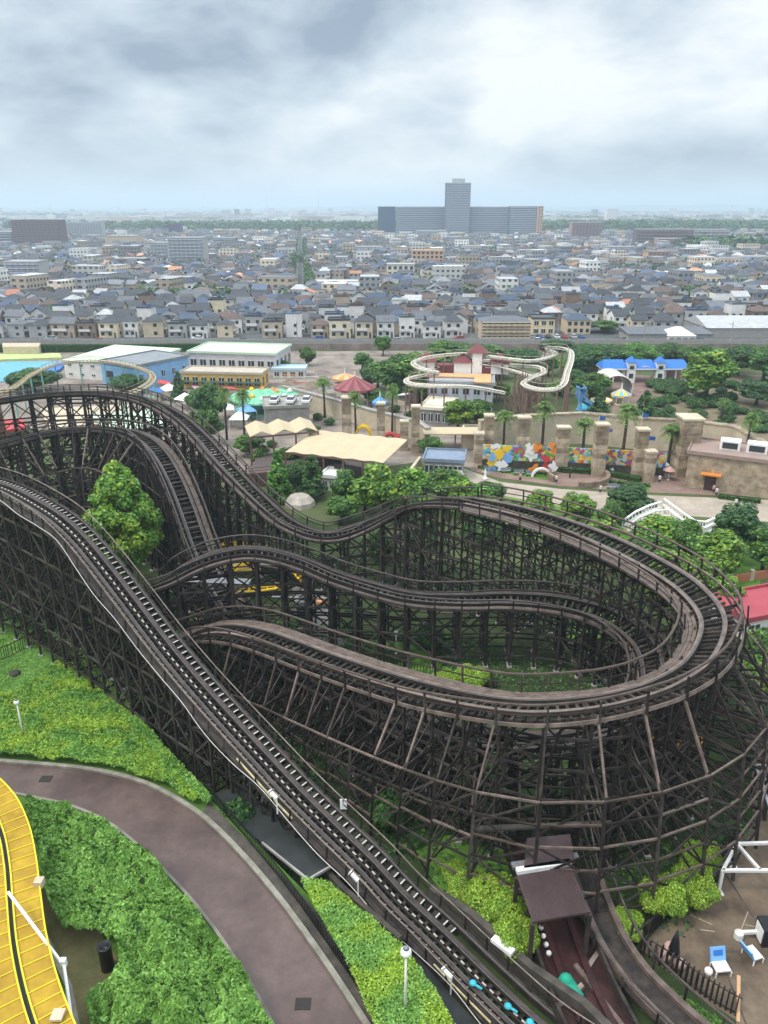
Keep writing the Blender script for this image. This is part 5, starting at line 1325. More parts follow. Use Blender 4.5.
# white steel coasters
def steel_coaster(name, label, wp, supm, railm, closed=False, sup=4, gauge=.55, cross=1.0, tri=False):
    root = empty(name, label, 'roller coaster', (0, 0, 0)); s_ = resample([(*at(px, py, z), bk) for px, py, z, bk in wp], cross); fr = frames(s_)
    for s in (-1, 1):
        f = MB(); f.tube([p + lat * s * gauge for p, t, lat, up, n in fr], .13, 6); f.build('rail', railm, root, True)
    f = MB(); f.tube([p - up * .5 for p, t, lat, up, n in fr], .2, 6)
    for p, t, lat, up, n in fr: f.beam(p - lat * gauge, p + lat * gauge, .14, .12); f.beam(p - lat * gauge, p - up * .5, .08, .08); f.beam(p + lat * gauge, p - up * .5, .08, .08)
    f.build('track', railm, root)
    for s in (-1, 1):
        f = MB(); o = gauge + .42
        for p, t, lat, up, n in fr[::2]: f.beam(p + lat * o, p + lat * o + Vector((0, 0, .9)), .05, .05); f.beam(p + lat * o, p + lat * gauge, .06, .06)
        strip(f, fr, o - .04, o + .04, .85, .95); strip(f, fr, o - .3, o + .1, -.05, .02); f.build('catwalk', railm, root)
    for p, t, lat, up, n in fr[::sup][:95]:
        f = MB(); f.tube([(p.x, p.y, 0), (p.x, p.y, p.z - .6)], .19, 6); f.beam((p.x, p.y, p.z - .7), tuple(p + lat * .5 - up * .1), .1, .1); f.build('support_column', supm, root)
    return fr
steel_coaster('loop_coaster', 'small white steel coaster curve on teal posts at the far left', [(-20, 402, 7, 0), (12, 388, 7, 4), (30, 375, 7, 8), (55, 364, 7, 10), (90, 360, 7, 10), (125, 364, 7, 10), (148, 371, 7, 12), (153, 379, 6.6, 14), (142, 388, 6, 12), (120, 396, 5.2, 8), (100, 404, 4.4, 4)], M['teal'], M['canvas'], sup=7)
rustm = C_('rusty_brown_steel', (0.22, 0.13, 0.11)); wr = C_('ivory_track_paint', (0.68, 0.64, 0.56))
steel_coaster('scenic_railway', 'ivory steel coaster with looping bends behind the castle station', [(505, 392, 6, 0), (470, 386, 8, 0), (430, 385, 8.6, 6), (408, 383, 8.6, 10), (408, 378, 8.6, 10), (425, 374, 9, 6), (440, 372, 10, 0), (420, 368, 10.5, 8), (413, 362, 11, 12), (430, 356, 11.4, 10), (465, 353, 11.6, 6), (500, 357, 11.2, 0),
      (530, 360, 10.6, 0), (548, 357, 10.2, 0), (555, 353, 10.2, 8), (545, 348, 11.4, 10), (558, 347, 12, 10), (570, 350, 12, 8), (572, 358, 12, 4), (568, 372, 11.6, 6), (562, 386, 10.4, 12), (540, 389, 9, 12), (523, 384, 8.4, 8), (530, 378, 8.8, 0), (543, 372, 9, -8), (538, 366, 9.4, -8), (510, 364, 9.5, 4), (485, 360, 9.4, 10), (481, 364, 9.2, 12), (505, 368, 8.6, 6), (540, 378, 8, 0)], rustm, wr, sup=5, gauge=.42)
# lattice hill under the scenic railway
lh = MB(); rg = random.Random(4)
for k in range(16):
    a = at(505 + k * 2.2, 416 - (k % 4) * 1.5); hgt = 10.5 - abs(k - 8) * .9
    lh.beam((a.x, a.y, 0), (a.x, a.y, hgt), .18, .18)
    b2 = at(505 + k * 2.2 + rg.uniform(3, 9), 414 - (k % 3) * 2); lh.beam((a.x, a.y, hgt * rg.random()), (b2.x, b2.y, hgt * rg.random()), .12, .12); lh.beam((a.x, a.y, hgt * .9), (b2.x, b2.y, .2), .12, .12)
tag(lh.build('lattice_tower', rustm), 'rusty lattice support hill in front of the scenic railway', 'lattice')
# flags
def flag(px, py, pyt, label, m):
    b = at(px, py); h = ztop(b.y, pyt); r = empty('flagpole', label, 'flagpole', b, 0, 'flags round the arena wall'); f = MB(); f.tube([(0, 0, 0), (0, 0, h)], .05, 6); f.build('pole', M['steelwhite'], r)
    f = MB(); f.add([(0.05, 0, h), (1.3, .2, h - .25), (1.25, .25, h - .95), (0.05, 0, h - .85), (0.05, .02, h), (1.3, .22, h - .25), (1.25, .27, h - .95), (0.05, .02, h - .85)], [(0, 1, 2, 3), (7, 6, 5, 4)]); f.build('flag', m, r)
for px, py, pt, lab in ((638, 450, 413, 'blue flag above the mural pylon, topmost of the right-hand flags'), (596, 449, 416, 'blue flag left of the tall palm'), (646, 462, 436, 'low blue flag left of the great pylon'), (561, 449, 424, 'violet flag on the pylon right of the orange cutout'), (520, 448, 414, 'violet flag on the second mural pylon'), (604, 452, 428, 'violet flag in front of the cream arena wall')): flag(px, py, pt, lab, M['blue'] if 'blue' in lab else C_('violet_cloth', (0.20, 0.16, 0.50)))
# lamp posts
def lamp(px, py, pyt, z, label, rr=.22):
    b = at(px, py, z); h = ztop(b.y, pyt) - z; r = empty('street_lamp', label, 'street lamp', b, 0, 'globe lamps'); f = MB(); f.tube([(0, 0, 0), (0, 0, h - rr)], [.09, .06], 8); f.lathe((0, 0, 0), [(.16, 0), (.16, .25), (.07, .3)], 8); f.build('pole', M['steelwhite'], r, True)
    f = MB(); f.lathe((0, 0, h - 2 * rr), [(rr * math.sin(math.pi * k / 8) + .01, rr - rr * math.cos(math.pi * k / 8)) for k in range(9)], 12); f.build('globe', M['white'], r, True)
    f = MB(); f.lathe((0, 0, h - .04), [(rr * .6, 0), (rr * .3, .12), (.03, .16)], 10); f.build('cap', M['greyroof'], r, True)
lamp(24, 738, 700, PZ, 'white globe lamp on the left lawn'); lamp(405, 1020, 948, PZ, 'white globe lamp in the hedge strip by the lift foot', .3); lamp(396, 655, 630, 0, 'white globe lamp on the grass inside the turn')
# black fences
def fence(px, z, h, label, gap=.28, m='black', name='picket_fence', wd=.05, smooth_=True, flat=.05):
    P = [at(a, b, z) for a, b in px]; P = smooth(P, 5) if smooth_ else P; r = empty(name, label, 'fence', (0, 0, 0))
    f = MB(); q = MB(); acc = 0
    for i in range(len(P) - 1):
        A, B = P[i], P[i + 1]
        for zz in (.15, h - .12): q.beam(A + Vector((0, 0, zz)), B + Vector((0, 0, zz)), .05, .07)
        L_ = (B - A).length; n = max(1, round(L_ / gap))
        for k in range(n): c = A.lerp(B, k / n); f.beam(c, c + Vector((0, 0, h)), wd, flat, up=tuple((B - A).normalized()))
    q.build('rail', M[m], r); o = f.build('picket', M[m], r)
fence([(8, 622), (24, 630), (38, 641), (58, 655), (80, 675), (100, 694), (113, 706)], PZ, 1.6, 'black railing crossing the terrace lawn diagonally')
fence([(-40, 672), (0, 661), (20, 652), (38, 642)], PZ, 1.5, 'short black railing joining the diagonal one on the lawn')
fence([(212, 800), (250, 843), (290, 892), (330, 948), (365, 1000), (395, 1060)], PZ, 1.1, 'black railing between curved path and service yard', .22)
fence([(350, 630), (372, 652), (400, 668), (430, 676), (470, 686), (500, 688)], 0, 1.2, 'black railing round the grass inside the turn', .3)
fence([(345, 612), (375, 622), (410, 632), (440, 640)], 0, 1.2, 'black railing beside the inner grey path', .3)
fence([(633, 948), (655, 930), (685, 905), (705, 885), (722, 862), (735, 835)], 0, 1.5, 'dark picket fence between trestle foot and brown plaza', .24, 'wood', wd=.12, flat=.04)
fence([(640, 952), (665, 968), (690, 986), (715, 1003), (738, 1016)], 0, 1.6, 'heavy dark paling fence at the corner of the brown plaza', .5, 'wood', wd=.3, flat=.08)
A = at(738, 1022); f = MB(); f.beam(A, A + Vector((.8, 2.2, 1.0)), .2, .2); tag(f.build('wooden_rail', C_('raw_orange_timber', (0.5, 0.3, 0.17))), 'bare orange-brown timber leaning at the end of the paling fence', 'timber')
# white steel frame at the plaza
r = empty('steel_frame', 'white tubular steel goal-like frame standing on the brown plaza', 'frame', (0, 0, 0))
P0, P1 = at(718, 893), at(732, 866); hf = 2.1
Q0, Q1 = at(770, 893 + 2) , at(790, 866); Q0 = P0 + Vector((7, 0, 0)); Q1 = P1 + Vector((7, .3, 0)); up_ = Vector((0, 0, hf))
for nm, a, b in (('post', P0, P0 + up_), ('post', P1, P1 + up_), ('post', Q0, Q0 + up_), ('post', Q1, Q1 + up_), ('beam', P0 + up_, Q0 + up_), ('beam', P1 + up_, Q1 + up_), ('beam', P0 + up_, P1 + up_), ('brace', P1 + up_, P0 + up_ + Vector((2.6, 0, 0)))):
    f = MB(); f.beam(a, b, .2, .2); 
    if nm == 'post': f.box((a.x, a.y, 0), (.6, .6, .12))
    f.build(nm, M['steelwhite'], r)
# grey machine frame, right edge
r = empty('ride_gantry', 'dark gantry with pale ribbed steel grid at the right edge', 'gantry', (0, 0, 0)); b = at(768, 815, 0)
f = MB()
for s in (0, 2.6): f.beam(at(755, 765, 3) + Vector((s, 0, 0)), at(775, 825, 2) + Vector((s, 0, 0)), .22, .3)
f.build('side_beam', M['steel'], r); f = MB()
for k in range(9): q = at(755, 765, 3).lerp(at(775, 825, 2), k / 8); f.beam(q, q + Vector((2.6, 0, 0)), .1, .1)
f.build('rung', M['steelwhite'], r)
for q in (at(755, 765, 3), at(775, 825, 2)):
    f = MB(); f.box((q.x + .3, q.y, 0), (.25, .25, q.z)); f.build('post', M['black'], r)
q = at(760, 752, 4); f = MB(); f.box((q.x + 2, q.y + 1, 3.6), (5, 2.5, .4)); f.build('roof', M['concretedark'], r)
# things on the plaza
def folding_seat(px, py, rz, label):
    b = at(px, py); r = empty('folding_chair', label, 'chair', b, rz, 'blue and white chairs on the plaza')
    f = MB(); f.box((0, 0, .42), (.95, .7, .1)); f.build('seat', M['white'], r); f = MB(); f.beam((0, .4, .5), (0, .75, 1.3), 1.0, .1, up=(0, 0, 1)); f.build('backrest', M['skyblue'], r)
    f = MB(); f.beam((0, .52, .85), (0, .66, 1.15), .6, .12); f.build('emblem_panel', M['blue'], r)
    for sx in (-1, 1):
        for sy in (-1, 1): f = MB(); f.box((sx * .5, sy * .38, 0), (.07, .07, .42)); f.build('leg', M['steelwhite'], r)
folding_seat(720, 972, .1, 'blue-backed white folding chair in the middle of the plaza'); folding_seat(752, 958, 1.9, 'blue and white folding chair seen edge-on near the right edge')
b = at(708, 974); f = MB(); f.lathe((b.x, b.y, 0), [(.24, 0), (.26, .32), (.2, .42), (.05, .45)], 12); tag(f.build('bucket', M['white'], None, True), 'round white bucket beside the blue-backed chair', 'bucket')
b = at(738, 938); f = MB(); f.lathe((b.x, b.y, 0), [(.3, 0), (.3, .5), (.1, .7)], 10); f.beam((b.x, b.y, .5), (b.x + 2.2, b.y + .1, .5), .2, .2); tag(f.build('barrier', M['steelwhite']), 'white-ended low barrier bar left of the black box', 'barrier')
b = at(765, 940); f = MB(); f.box((b.x, b.y, 0), (1.0, 1.2, 1.5)); o = tag(f.build('loudspeaker', M['black']), 'black box loudspeaker with white side at the right edge', 'loudspeaker'); f = MB(); f.box((b.x - .53, b.y, .2), (.05, .9, 1.1)); f.build('side_panel', M['white'], o)
# closed parasol and pots by the paling fence
b = at(671, 966); r = empty('closed_parasol', 'closed black parasol at the corner of the paling fence', 'parasol', b); f = MB(); f.tube([(0, 0, 0), (0, 0, 3)], .04, 6); f.build('pole', M['black'], r); f = MB(); f.lathe((0, 0, 1.1), [(.32, 0), (.36, .3), (.22, 1.2), (.04, 2.0)], 10); f.build('canopy', M['black'], r, True)
for k, (px, py, lab) in enumerate(((664, 960, 'pinkish stone pot left of the closed parasol'), (678, 968, 'pinkish stone pot right of the closed parasol'), (670, 952, 'pale pot behind the closed parasol'))): b = at(px, py); f = MB(); f.lathe((b.x, b.y, 0), [(.25, 0), (.42, .3), (.45, .5), (.3, .62)], 10); tag(f.build('pot', C_('pink_stone', (0.45, 0.30, 0.26)), None, True), lab, 'pot')
# dustbin on hedge side + dark cylinder
b = at(108, 968, PZ); f = MB(); f.lathe((0, 0, 0), [(.38, 0), (.38, 1.7), (.42, 1.72), (.42, 1.85), (.30, 1.86), (.28, 1.5)], 18); o = f.build('metal_drum', mat('black_drum', (0.015, 0.016, 0.018), .35), None, True); o.location = b; tag(o, 'dark upright drum in the clearing of the hedge', 'drum')
b = at(15, 675, PZ); f = MB(); f.lathe((0, 0, 0), [(.5, 0), (.5, .3), (.3, .35), (.1, .36)], 16); o = f.build('drain_cover', C_('dark_iron', (0.05, 0.04, 0.04)), None, True); o.location = b; tag(o, 'round dark iron drain on the terrace lawn', 'drain')
dirtm = mat('trodden_grass', (0.09, 0.10, 0.03), .95, scale=.8, col2=(0.20, 0.16, 0.08), detail=9)
sheet('bare_earth', poly_at([(40, 870), (75, 900), (120, 960), (140, 1010), (100, 1060), (70, 1000), (40, 930)], PZ), PZ + .012, dirtm)
for dpx, dpy, lab in ((46, 779, 'square iron drain cover at the start of the curved path'), (303, 1004, 'square iron drain cover near the bottom of the curved path')):
    b = at(dpx, dpy, PZ); f = MB(); f.box((0, 0, .008), (.9, .7, .03)); o = f.build('drain_cover', C_('dark_iron_plate', (0.035, 0.028, 0.028))); o.location = b; tag(o, lab, 'drain')
# yellow gantry
yr = empty('yellow_gantry', 'bright yellow slatted ride track with central dark guide at the lower left', 'ride track', (0, 0, 0))
YC = [(-70, 775), (-36, 783), (-12, 805), (1, 833), (7, 865), (10, 902), (14, 945), (23, 990), (37, 1035), (62, 1100)]; YZ = 7.0
fy = frames(resample([(*at(px, py, YZ), 0) for px, py in YC], .3))
ym = mat('yellow_floor_plate', (0.25, 0.14, 0.010), .55, scale=.45, col2=(0.46, 0.30, 0.018), detail=6); ybr = C_('bright_yellow_edge', (0.66, 0.55, 0.04))
for s in (-1, 1):
    f = MB(); strip(f, fy, s * .14, s * 1.65, -.10, 0, 0) if s > 0 else strip(f, fy, -1.65, -.14, -.10, 0, 0)
    dk = f.build('floor', ym, yr)
    f = MB()
    for p, t, lat, up, n in fy[::3]: f.beam(p + lat * s * .14 + up * .03, p + lat * s * 1.65 + up * .03, .05, .05)
    f.build('slat', ybr, dk)
    for o in (.16, 1.65):
        f = MB(); strip(f, fy, s * o - .045, s * o + .045, -.2, .12); f.build('edge_rail', ybr, yr)
f = MB(); strip(f, fy, -.09, .09, -.3, -.05); f.build('centre_guide', M['black'], yr)
for p, t, lat, up, n in fy[8::22]:
    f = MB(); f.tube([(p.x, p.y, PZ), (p.x, p.y, p.z - .12)], .2, 8); f.build('support_column', M['steelwhite'], yr)
for (a, b) in (((8, 892, 8.4), (64, 966, 6.4)), ((64, 966, 6.4), (73, 1030, 6.0))):
    f = MB(); f.tube([at(*a), at(*b)], .09, 8); f.build('stay_bar', M['white'], yr)
b = at(64, 966, 6.2); f = MB(); f.box((b.x, b.y, b.z), (.3, .3, .5)); f.build('bracket', M['white'], yr)
b = at(38, 884, YZ + .0); f = MB(); f.box((b.x + .1, b.y, b.z - .1), (.5, .5, .45)); f.build('control_box', M['cream'], yr)
b = at(58, 1016, YZ + .12); f = MB(); f.box((b.x, b.y, b.z), (.6, .6, .15)); f.build('control_box', M['cream'], yr)
f = MB(); ribbon(f, [at(42, 930, PZ), at(70, 990, PZ), at(84, 1060, PZ)], .3, PZ, PZ + .25); structure(f.build('kerb', kerbm))
# service yard canopy, wall by the lift foot
f = MB(); ribbon(f, [at(430, 905), at(470, 930), at(530, 985), at(580, 1020), at(640, 1080)], .5, 0, 1.7); tag(f.build('retaining_wall', M['concretedark']), 'stained concrete retaining wall along the right side of the lift foot', 'wall')
b = at(495, 946, 1.7); f = MB(); f.beam(at(493, 938, 1.85), at(513, 953, 1.85), .5, .25); tag(f.build('light_box', M['white']), 'white light box on top of the retaining wall', 'light box')
f = MB(); ribbon(f, [at(315, 880), at(345, 912), at(400, 962)], .35, 0, 2.2); tag(f.build('retaining_wall', M['concretedark']), 'pale concrete wall end below the lift beside the service yard', 'wall')
for k, (px, py, lab) in enumerate(((473, 983, 'cyan brake cover on the lift foot, leftmost of three'), (508, 1006, 'cyan brake cover on the lift foot, middle of three'), (530, 1022, 'cyan brake cover on the lift foot, rightmost of three'))):
    b = at(px, py, 1.0); f = MB(); f.lathe((b.x, b.y, .9), [(.2, 0), (.24, .12), (.14, .22), (.05, .24)], 10); f.beam((b.x + .1, b.y - .1, 1.0), (b.x + .5, b.y - .4, 1.0), .14, .12); tag(f.build('brake_cover', M['cyan'], None, True), lab, 'brake cover')
f = MB(); f.prism(poly_at([(207, 796), (240, 786), (332, 866), (308, 880), (262, 843)], 2.7), 2.55, 2.7); o = tag(f.build('yard_roof', mat('dark_felt_roof', (0.018, 0.022, 0.022), .6, scale=.5, col2=(0.04, 0.045, 0.045), detail=8)), 'flat dark felt roof in the yard between path and lift', 'roof')
f = MB()
for a_, b_ in (((262, 843), (308, 880)), ((308, 880), (332, 866))): f.beam(at(*a_, 2.66), at(*b_, 2.66), .14, .2)
f.build('edge_trim', M['concrete'], o)
for q in ((262, 843), (306, 878), (215, 800)): v_ = at(*q, 2.5); f = MB(); f.box((v_.x, v_.y + .4, 0), (.2, .2, 2.55)); f.build('post', M['wood'], o)
# tunnel roofs, lower station track
tn = empty('tunnel_shed', 'dark brown sheet-roofed shed over the lower track below the turn', 'shed', (0, 0, 0)); ZR = 4.6
A, B, C, D = at(517, 876, ZR), at(571, 867, ZR), at(590, 912, ZR), at(533, 922, ZR)
def slabz(poly, z, th): f = MB(); f.prism(poly, z - th, z); return f
roofm = mat('brown_corrugated_sheet', (0.05, 0.03, 0.032), .35, scale=.4, col2=(0.085, 0.055, 0.055), stretch=(1, 1, 1), spec=.5)
rf = slabz([A, B, C, D], ZR, .15).build('roof', roofm, tn)
f = MB()
for k in range(1, 22): u = k / 22; a, b = A.lerp(B, u), D.lerp(C, u); f.beam(a + Vector((0, 0, .02)), b + Vector((0, 0, .02)), .06, .05)
f.build('seam', roofm, rf)
f = MB(); f.beam(A + Vector((0, .25, .15)), B + Vector((0, .25, .15)), .4, .3); f.build('ridge_beam', M['steelwhite'], tn)
A2, B2, C2_, D2 = at(527, 838, ZR + .3), at(570, 834, ZR + .3), at(575, 862, ZR + .3), at(524, 868, ZR + .3)
slabz([A2, B2, C2_, D2], ZR + .3, .15).build('roof', roofm, tn)
for q in (A, B, C, D, A2, B2): f = MB(); f.box((q.x, q.y, 0), (.25, .25, ZR - .15)); f.build('post', M['wood'], tn)
f = MB(); f.beam(at(512, 866, 4.4), at(578, 856, 4.4), .5, .2); f.build('pipe', M['steel'], tn)
f = MB(); f.beam(at(474, 829, 4.9), at(612, 823, 4.9), .4, .18); f.build('cross_beam', M['concretedark'], tn)
for q_ in ((476, 829), (610, 823)): v_ = at(*q_, 4.8); f = MB(); f.box((v_.x, v_.y, 0), (.22, .22, 4.78)); f.build('post', M['wood'], tn)
redw = mat('maroon_stained_deck', (0.018, 0.007, 0.007), .5, scale=.9, col2=(0.065, 0.022, 0.022), detail=7)
dk = empty('lower_station_track', 'maroon decked straight track running out of the brown shed', 'track', (0, 0, 0))
fs = frames(resample([(*at(530, 835, .9), 0), (*at(545, 880, .9), 0), (*at(560, 930, .9), 0), (*at(580, 985, .9), 0), (*at(606, 1040, .9), 0)], .6))
f = MB(); strip(f, fs, -1.9, 1.9, -.35, -.2); f.build('deck', redw, dk)
for s in (-1, 1):
    f = MB(); strip(f, fs, s * .85 - .2, s * .85 + .2, -.19, .1); f.build('rail', redw, dk)
    f = MB(); strip(f, fs, s * 2.0 - .1, s * 2.0 + .1, -.9, .5); f.build('side_wall', M['wood'], dk)
f = MB()
for k in range(5): q = fs[int(len(fs) * (.50 + k * .035))][0]; f.lathe((q.x - 1.2, q.y, q.z - .1), [(.16, 0), (.18, .15), (.08, .25)], 8)
f.build('lamp_row', M['white'], dk)
q = at(566, 982, 1.0); f = MB(); f.lathe((q.x, q.y, .8), [(.45, 0), (.5, .3), (.35, .6), (.12, .8)], 9); f.beam((q.x, q.y, 1.1), (q.x + .5, q.y - 1.1, 1.0), .7, .5); tag(f.build('tarpaulin', C_('green_tarpaulin', (0.02, 0.30, 0.20)), None, True), 'crumpled green tarpaulin on the maroon deck', 'tarpaulin')
run_fr = frames(resample([(*at(585, 870, 2.2), 0), (*at(606, 925, 1.6), 0), (*at(632, 968, 1.1), 0), (*at(672, 1010, .9), 0), (*at(730, 1060, .9), 0)], .6))
lo = empty('transfer_track', 'curved dark track leaving the trestle foot towards the lower right', 'track', (0, 0, 0))
f = MB(); strip(f, run_fr, -1.2, 1.2, -.4, -.25); f.build('deck', M['wood'], lo)
for s in (-1, 1):
    f = MB(); strip(f, run_fr, s * .85 - .2, s * .85 + .2, -.24, .08); f.build('rail', M['woodrail'], lo); f = MB()
    for p, t, lat, up, n in run_fr[::4]: f.beam(p + lat * s * 1.4 - up * .4, p + lat * s * 1.4 + Vector((0, 0, .9)), .12, .12)
    strip(f, run_fr, s * 1.4 - .06, s * 1.4 + .06, .8, .92); f.build('handrail', M['wood'], lo)
for p, t, lat, up, n in run_fr[::6]: f = MB(); f.box((p.x, p.y, 0), (1.8, .3, max(.1, p.z - .4))); f.build('trestle_bent', M['wood'], lo)
# beams and debris by the lower tracks
for (a, b, lab) in (((555, 1010, .5), (583, 985, 1.3), 'pale scarred timber lying across the lower tracks'), ((583, 975, .6), (600, 950, .8), 'short pale timber beside the transfer track'), ((575, 965, .8), (625, 1030, .7), 'long dark timber beam right of the maroon deck')):
    f = MB(); f.beam(at(*a), at(*b), .28, .25); tag(f.build('timber_beam', M['woodpale'] if 'pale' in lab else M['woodrail']), lab, 'timber')
# inside the turn: green kiosk, orange bench, yellow ride rails
b = at(302, 622); f = MB(); f.box((b.x, b.y, 0), (1.1, .9, 2.1)); o = tag(f.build('kiosk', C_('bottle_green_paint', (0.02, 0.12, 0.09))), 'small bottle-green cabinet beside the inner path', 'cabinet'); f = MB(); f.box((b.x, b.y, 2.103), (1.4, 1.2, .15)); f.build('roof', M['black'], o)
b = at(321, 606); f = MB(); f.beam((b.x - .3, b.y + .8, .6), (b.x + .3, b.y - .8, .9), 1.0, .25); tag(f.build('orange_board', C_('faded_orange', (0.65, 0.28, 0.12))), 'tilted faded orange board on the inner path', 'board')
yl = [[(196, 566, 1.5), (225, 575, 1.5), (255, 560, 1.5), (285, 566, 1.5), (300, 580, 1.5)], [(205, 585, 1), (240, 592, 1), (280, 588, 1)], [(655, 745, 2), (675, 752, 2), (705, 742, 2)], [(222, 545, 1.5), (260, 548, 1.5), (300, 560, 1.5)]]
yc = empty('kiddie_track', 'bright yellow low ride track glimpsed through the dark trestle', 'ride track', (0, 0, 0))
for q in yl:
    P = smooth([at(*k) for k in q], 5); f = MB()
    for dy in (0, 1.0): f.tube([p + Vector((0, dy, 0)) for p in P], .16, 6)
    for p in P: f.beam(p, p + Vector((0, 1, 0)), .1, .1)
    f.build('rail', M['yellow'], yc); f = MB()
    for p in P[::5]: f.tube([(p.x, p.y + .5, 0), (p.x, p.y + .5, p.z)], .12, 6)
    f.build('support_column', M['yellow'], yc)
slab('kiddie_platform', 'yellow platform of the small ride under the trestle', [(222, 560), (262, 560), (266, 574), (228, 574)], .05, .5, ochre, 'platform')
slab('roof_panel', 'turquoise roof panel under the middle track', [(258, 573), (292, 575), (296, 583), (262, 580)], 2.2, 2.35, M['palegreen'], 'roof')
f = MB(); f.beam(at(180, 579, 7.6), at(250, 582, 7.6), 1.3, .12); f.beam(at(272, 597, 4.2), at(338, 599, 4.2), .3, .15)
tag(f.build('catwalk', M['steel']), 'pale catwalk plank crossing beneath the hump of the middle track', 'catwalk')
for q in (at(182, 579, 7.6), at(248, 582, 7.6)): pass
box_building('white_kiosk', 'white box kiosk with glass front behind the dip of the track', 'kiosk', 322, 490, 342, 492, 478, 4, whitewall, M['white'], 1, 3, 'flat', side=0)
b = at(300, 505); f = MB(); f.lathe((b.x, b.y, -.4), [(2.6, 0), (2.4, 1.2), (1.6, 2.0), (.3, 2.3)], 9); tag(f.build('boulder', C_('pale_rock', (0.42, 0.38, 0.33), .3)), 'pale pinkish boulder behind the descending track', 'boulder')
# clutter of the forecourt: stalls, planters, small flat rides
def stall(px, py, label, rc, w=3.2, rz=0.1):
    b = at(px, py); r = empty('market_stall', label, 'stall', (b.x, b.y, 0), rz, 'stalls on the forecourt'); f = MB(); f.box((0, 0, 0), (w, 2, 1)); f.build('counter', M['cream'], r)
    f = MB(); f.add([(-w * .6, -1.5, 2.3), (w * .6, -1.5, 2.3), (w * .6, 1.5, 2.9), (-w * .6, 1.5, 2.9), (-w * .6, -1.5, 2.15), (w * .6, -1.5, 2.15), (w * .6, 1.5, 2.75), (-w * .6, 1.5, 2.75)], BOXF); f.build('awning', rc, r)
    for sx in (-1, 1): f = MB(); f.box((sx * w * .48, -.9, 1), (.08, .08, 1.3)); f.build('post', M['steelwhite'], r)
for px, py, c_, m_ in ((300, 392, 'red', 'red'), (312, 386, 'white', 'white'), (322, 380, 'pink', None), (330, 398, 'blue', 'blue'), (200, 398, 'purple', None), (215, 402, 'white', 'white'), (232, 398, 'red', 'red'), (165, 392, 'red', 'red'), (158, 400, 'blue', 'blue'), (320, 408, 'yellow', 'yellow'), (405, 404, 'white', 'white'), (290, 384, 'orange', 'orange')):
    side_ = 'stalls' if px < 240 else 'green ride' if px < 335 else 'cafe'
    m2 = M[m_] if m_ else C_('stall_cloth', (0.45, 0.22, 0.36))
    stall(px, py, 'small stall with %s awning near the %s, %s side, %s of its row' % (c_, side_, 'left' if px in (158, 165, 290, 300, 405) else 'right', ('front' if py > 395 else 'back')) + (' corner' if px in (165, 322, 232) else ''), m2, rz=px * .01)
k = 0
for px, py in ((345, 392), (372, 418), (300, 412), (215, 412), (255, 446), (262, 452), (272, 447), (236, 405), (410, 418), (395, 412), (330, 425), (318, 420), (222, 396), (300, 424)):
    k += 1; plant('shrub', px, py, py - 7, 12, 'green planter shrub on the forecourt, %s counted from the left' % ordw(1 + sorted([345, 372, 300, 215, 255, 262, 272, 236, 410, 395, 330, 318, 222, 300.5]).index(px if not (px == 300 and py == 424) else 300.5)), group='planter shrubs of the forecourt')
for px, py, pt, w, lab in ((250, 455, 434, 24, 'round tree behind the zigzag canopy terrace, left'), (335, 470, 452, 20, 'dark tree between the two canopies'), (315, 440, 425, 14, 'small tree above the zigzag canopy'), (198, 412, 388, 22, 'dark tree left of the forecourt palms'), (262, 466, 448, 22, 'round tree behind the zigzag canopy terrace, right'), (430, 455, 436, 20, 'round tree at the end of the cream wall'), (362, 372, 352, 22, 'green tree between merry-go-round and railway wall'), (283, 372, 360, 12, 'small tree beside the pale blue booth')): plant('mid', px, py, pt, w, lab)
# ------------------------------------------------------------------ the town
M['housewall'] = mat('house_wall', (0.85, 0.85, 0.85), .9, var=.14, scale=.4, objcol=True, objrand=.25)
def roofmat(name, c): return mat(name, c, .6, var=.22, scale=.7, detail=5, island=.55, objrand=.3)
ROOFS = {'dark grey': roofmat('dark_grey_tiles', (0.045, 0.05, 0.06)), 'slate blue': roofmat('slate_blue_tiles', (0.045, 0.07, 0.12)), 'mid grey': roofmat('mid_grey_tiles', (0.095, 0.105, 0.12)), 'brown': roofmat('brown_tiles', (0.10, 0.065, 0.055)), 'pale grey': roofmat('pale_grey_sheet', (0.34, 0.35, 0.36)), 'terracotta': roofmat('terracotta_tiles', (0.36, 0.14, 0.07))}
WALLS = {'white': (.80, .79, .76), 'cream': (.70, .60, .44), 'grey': (.42, .42, .42), 'beige': (.52, .43, .33), 'brown': (.26, .18, .14), 'pale blue': (.42, .50, .58), 'yellow': (.72, .55, .24)}
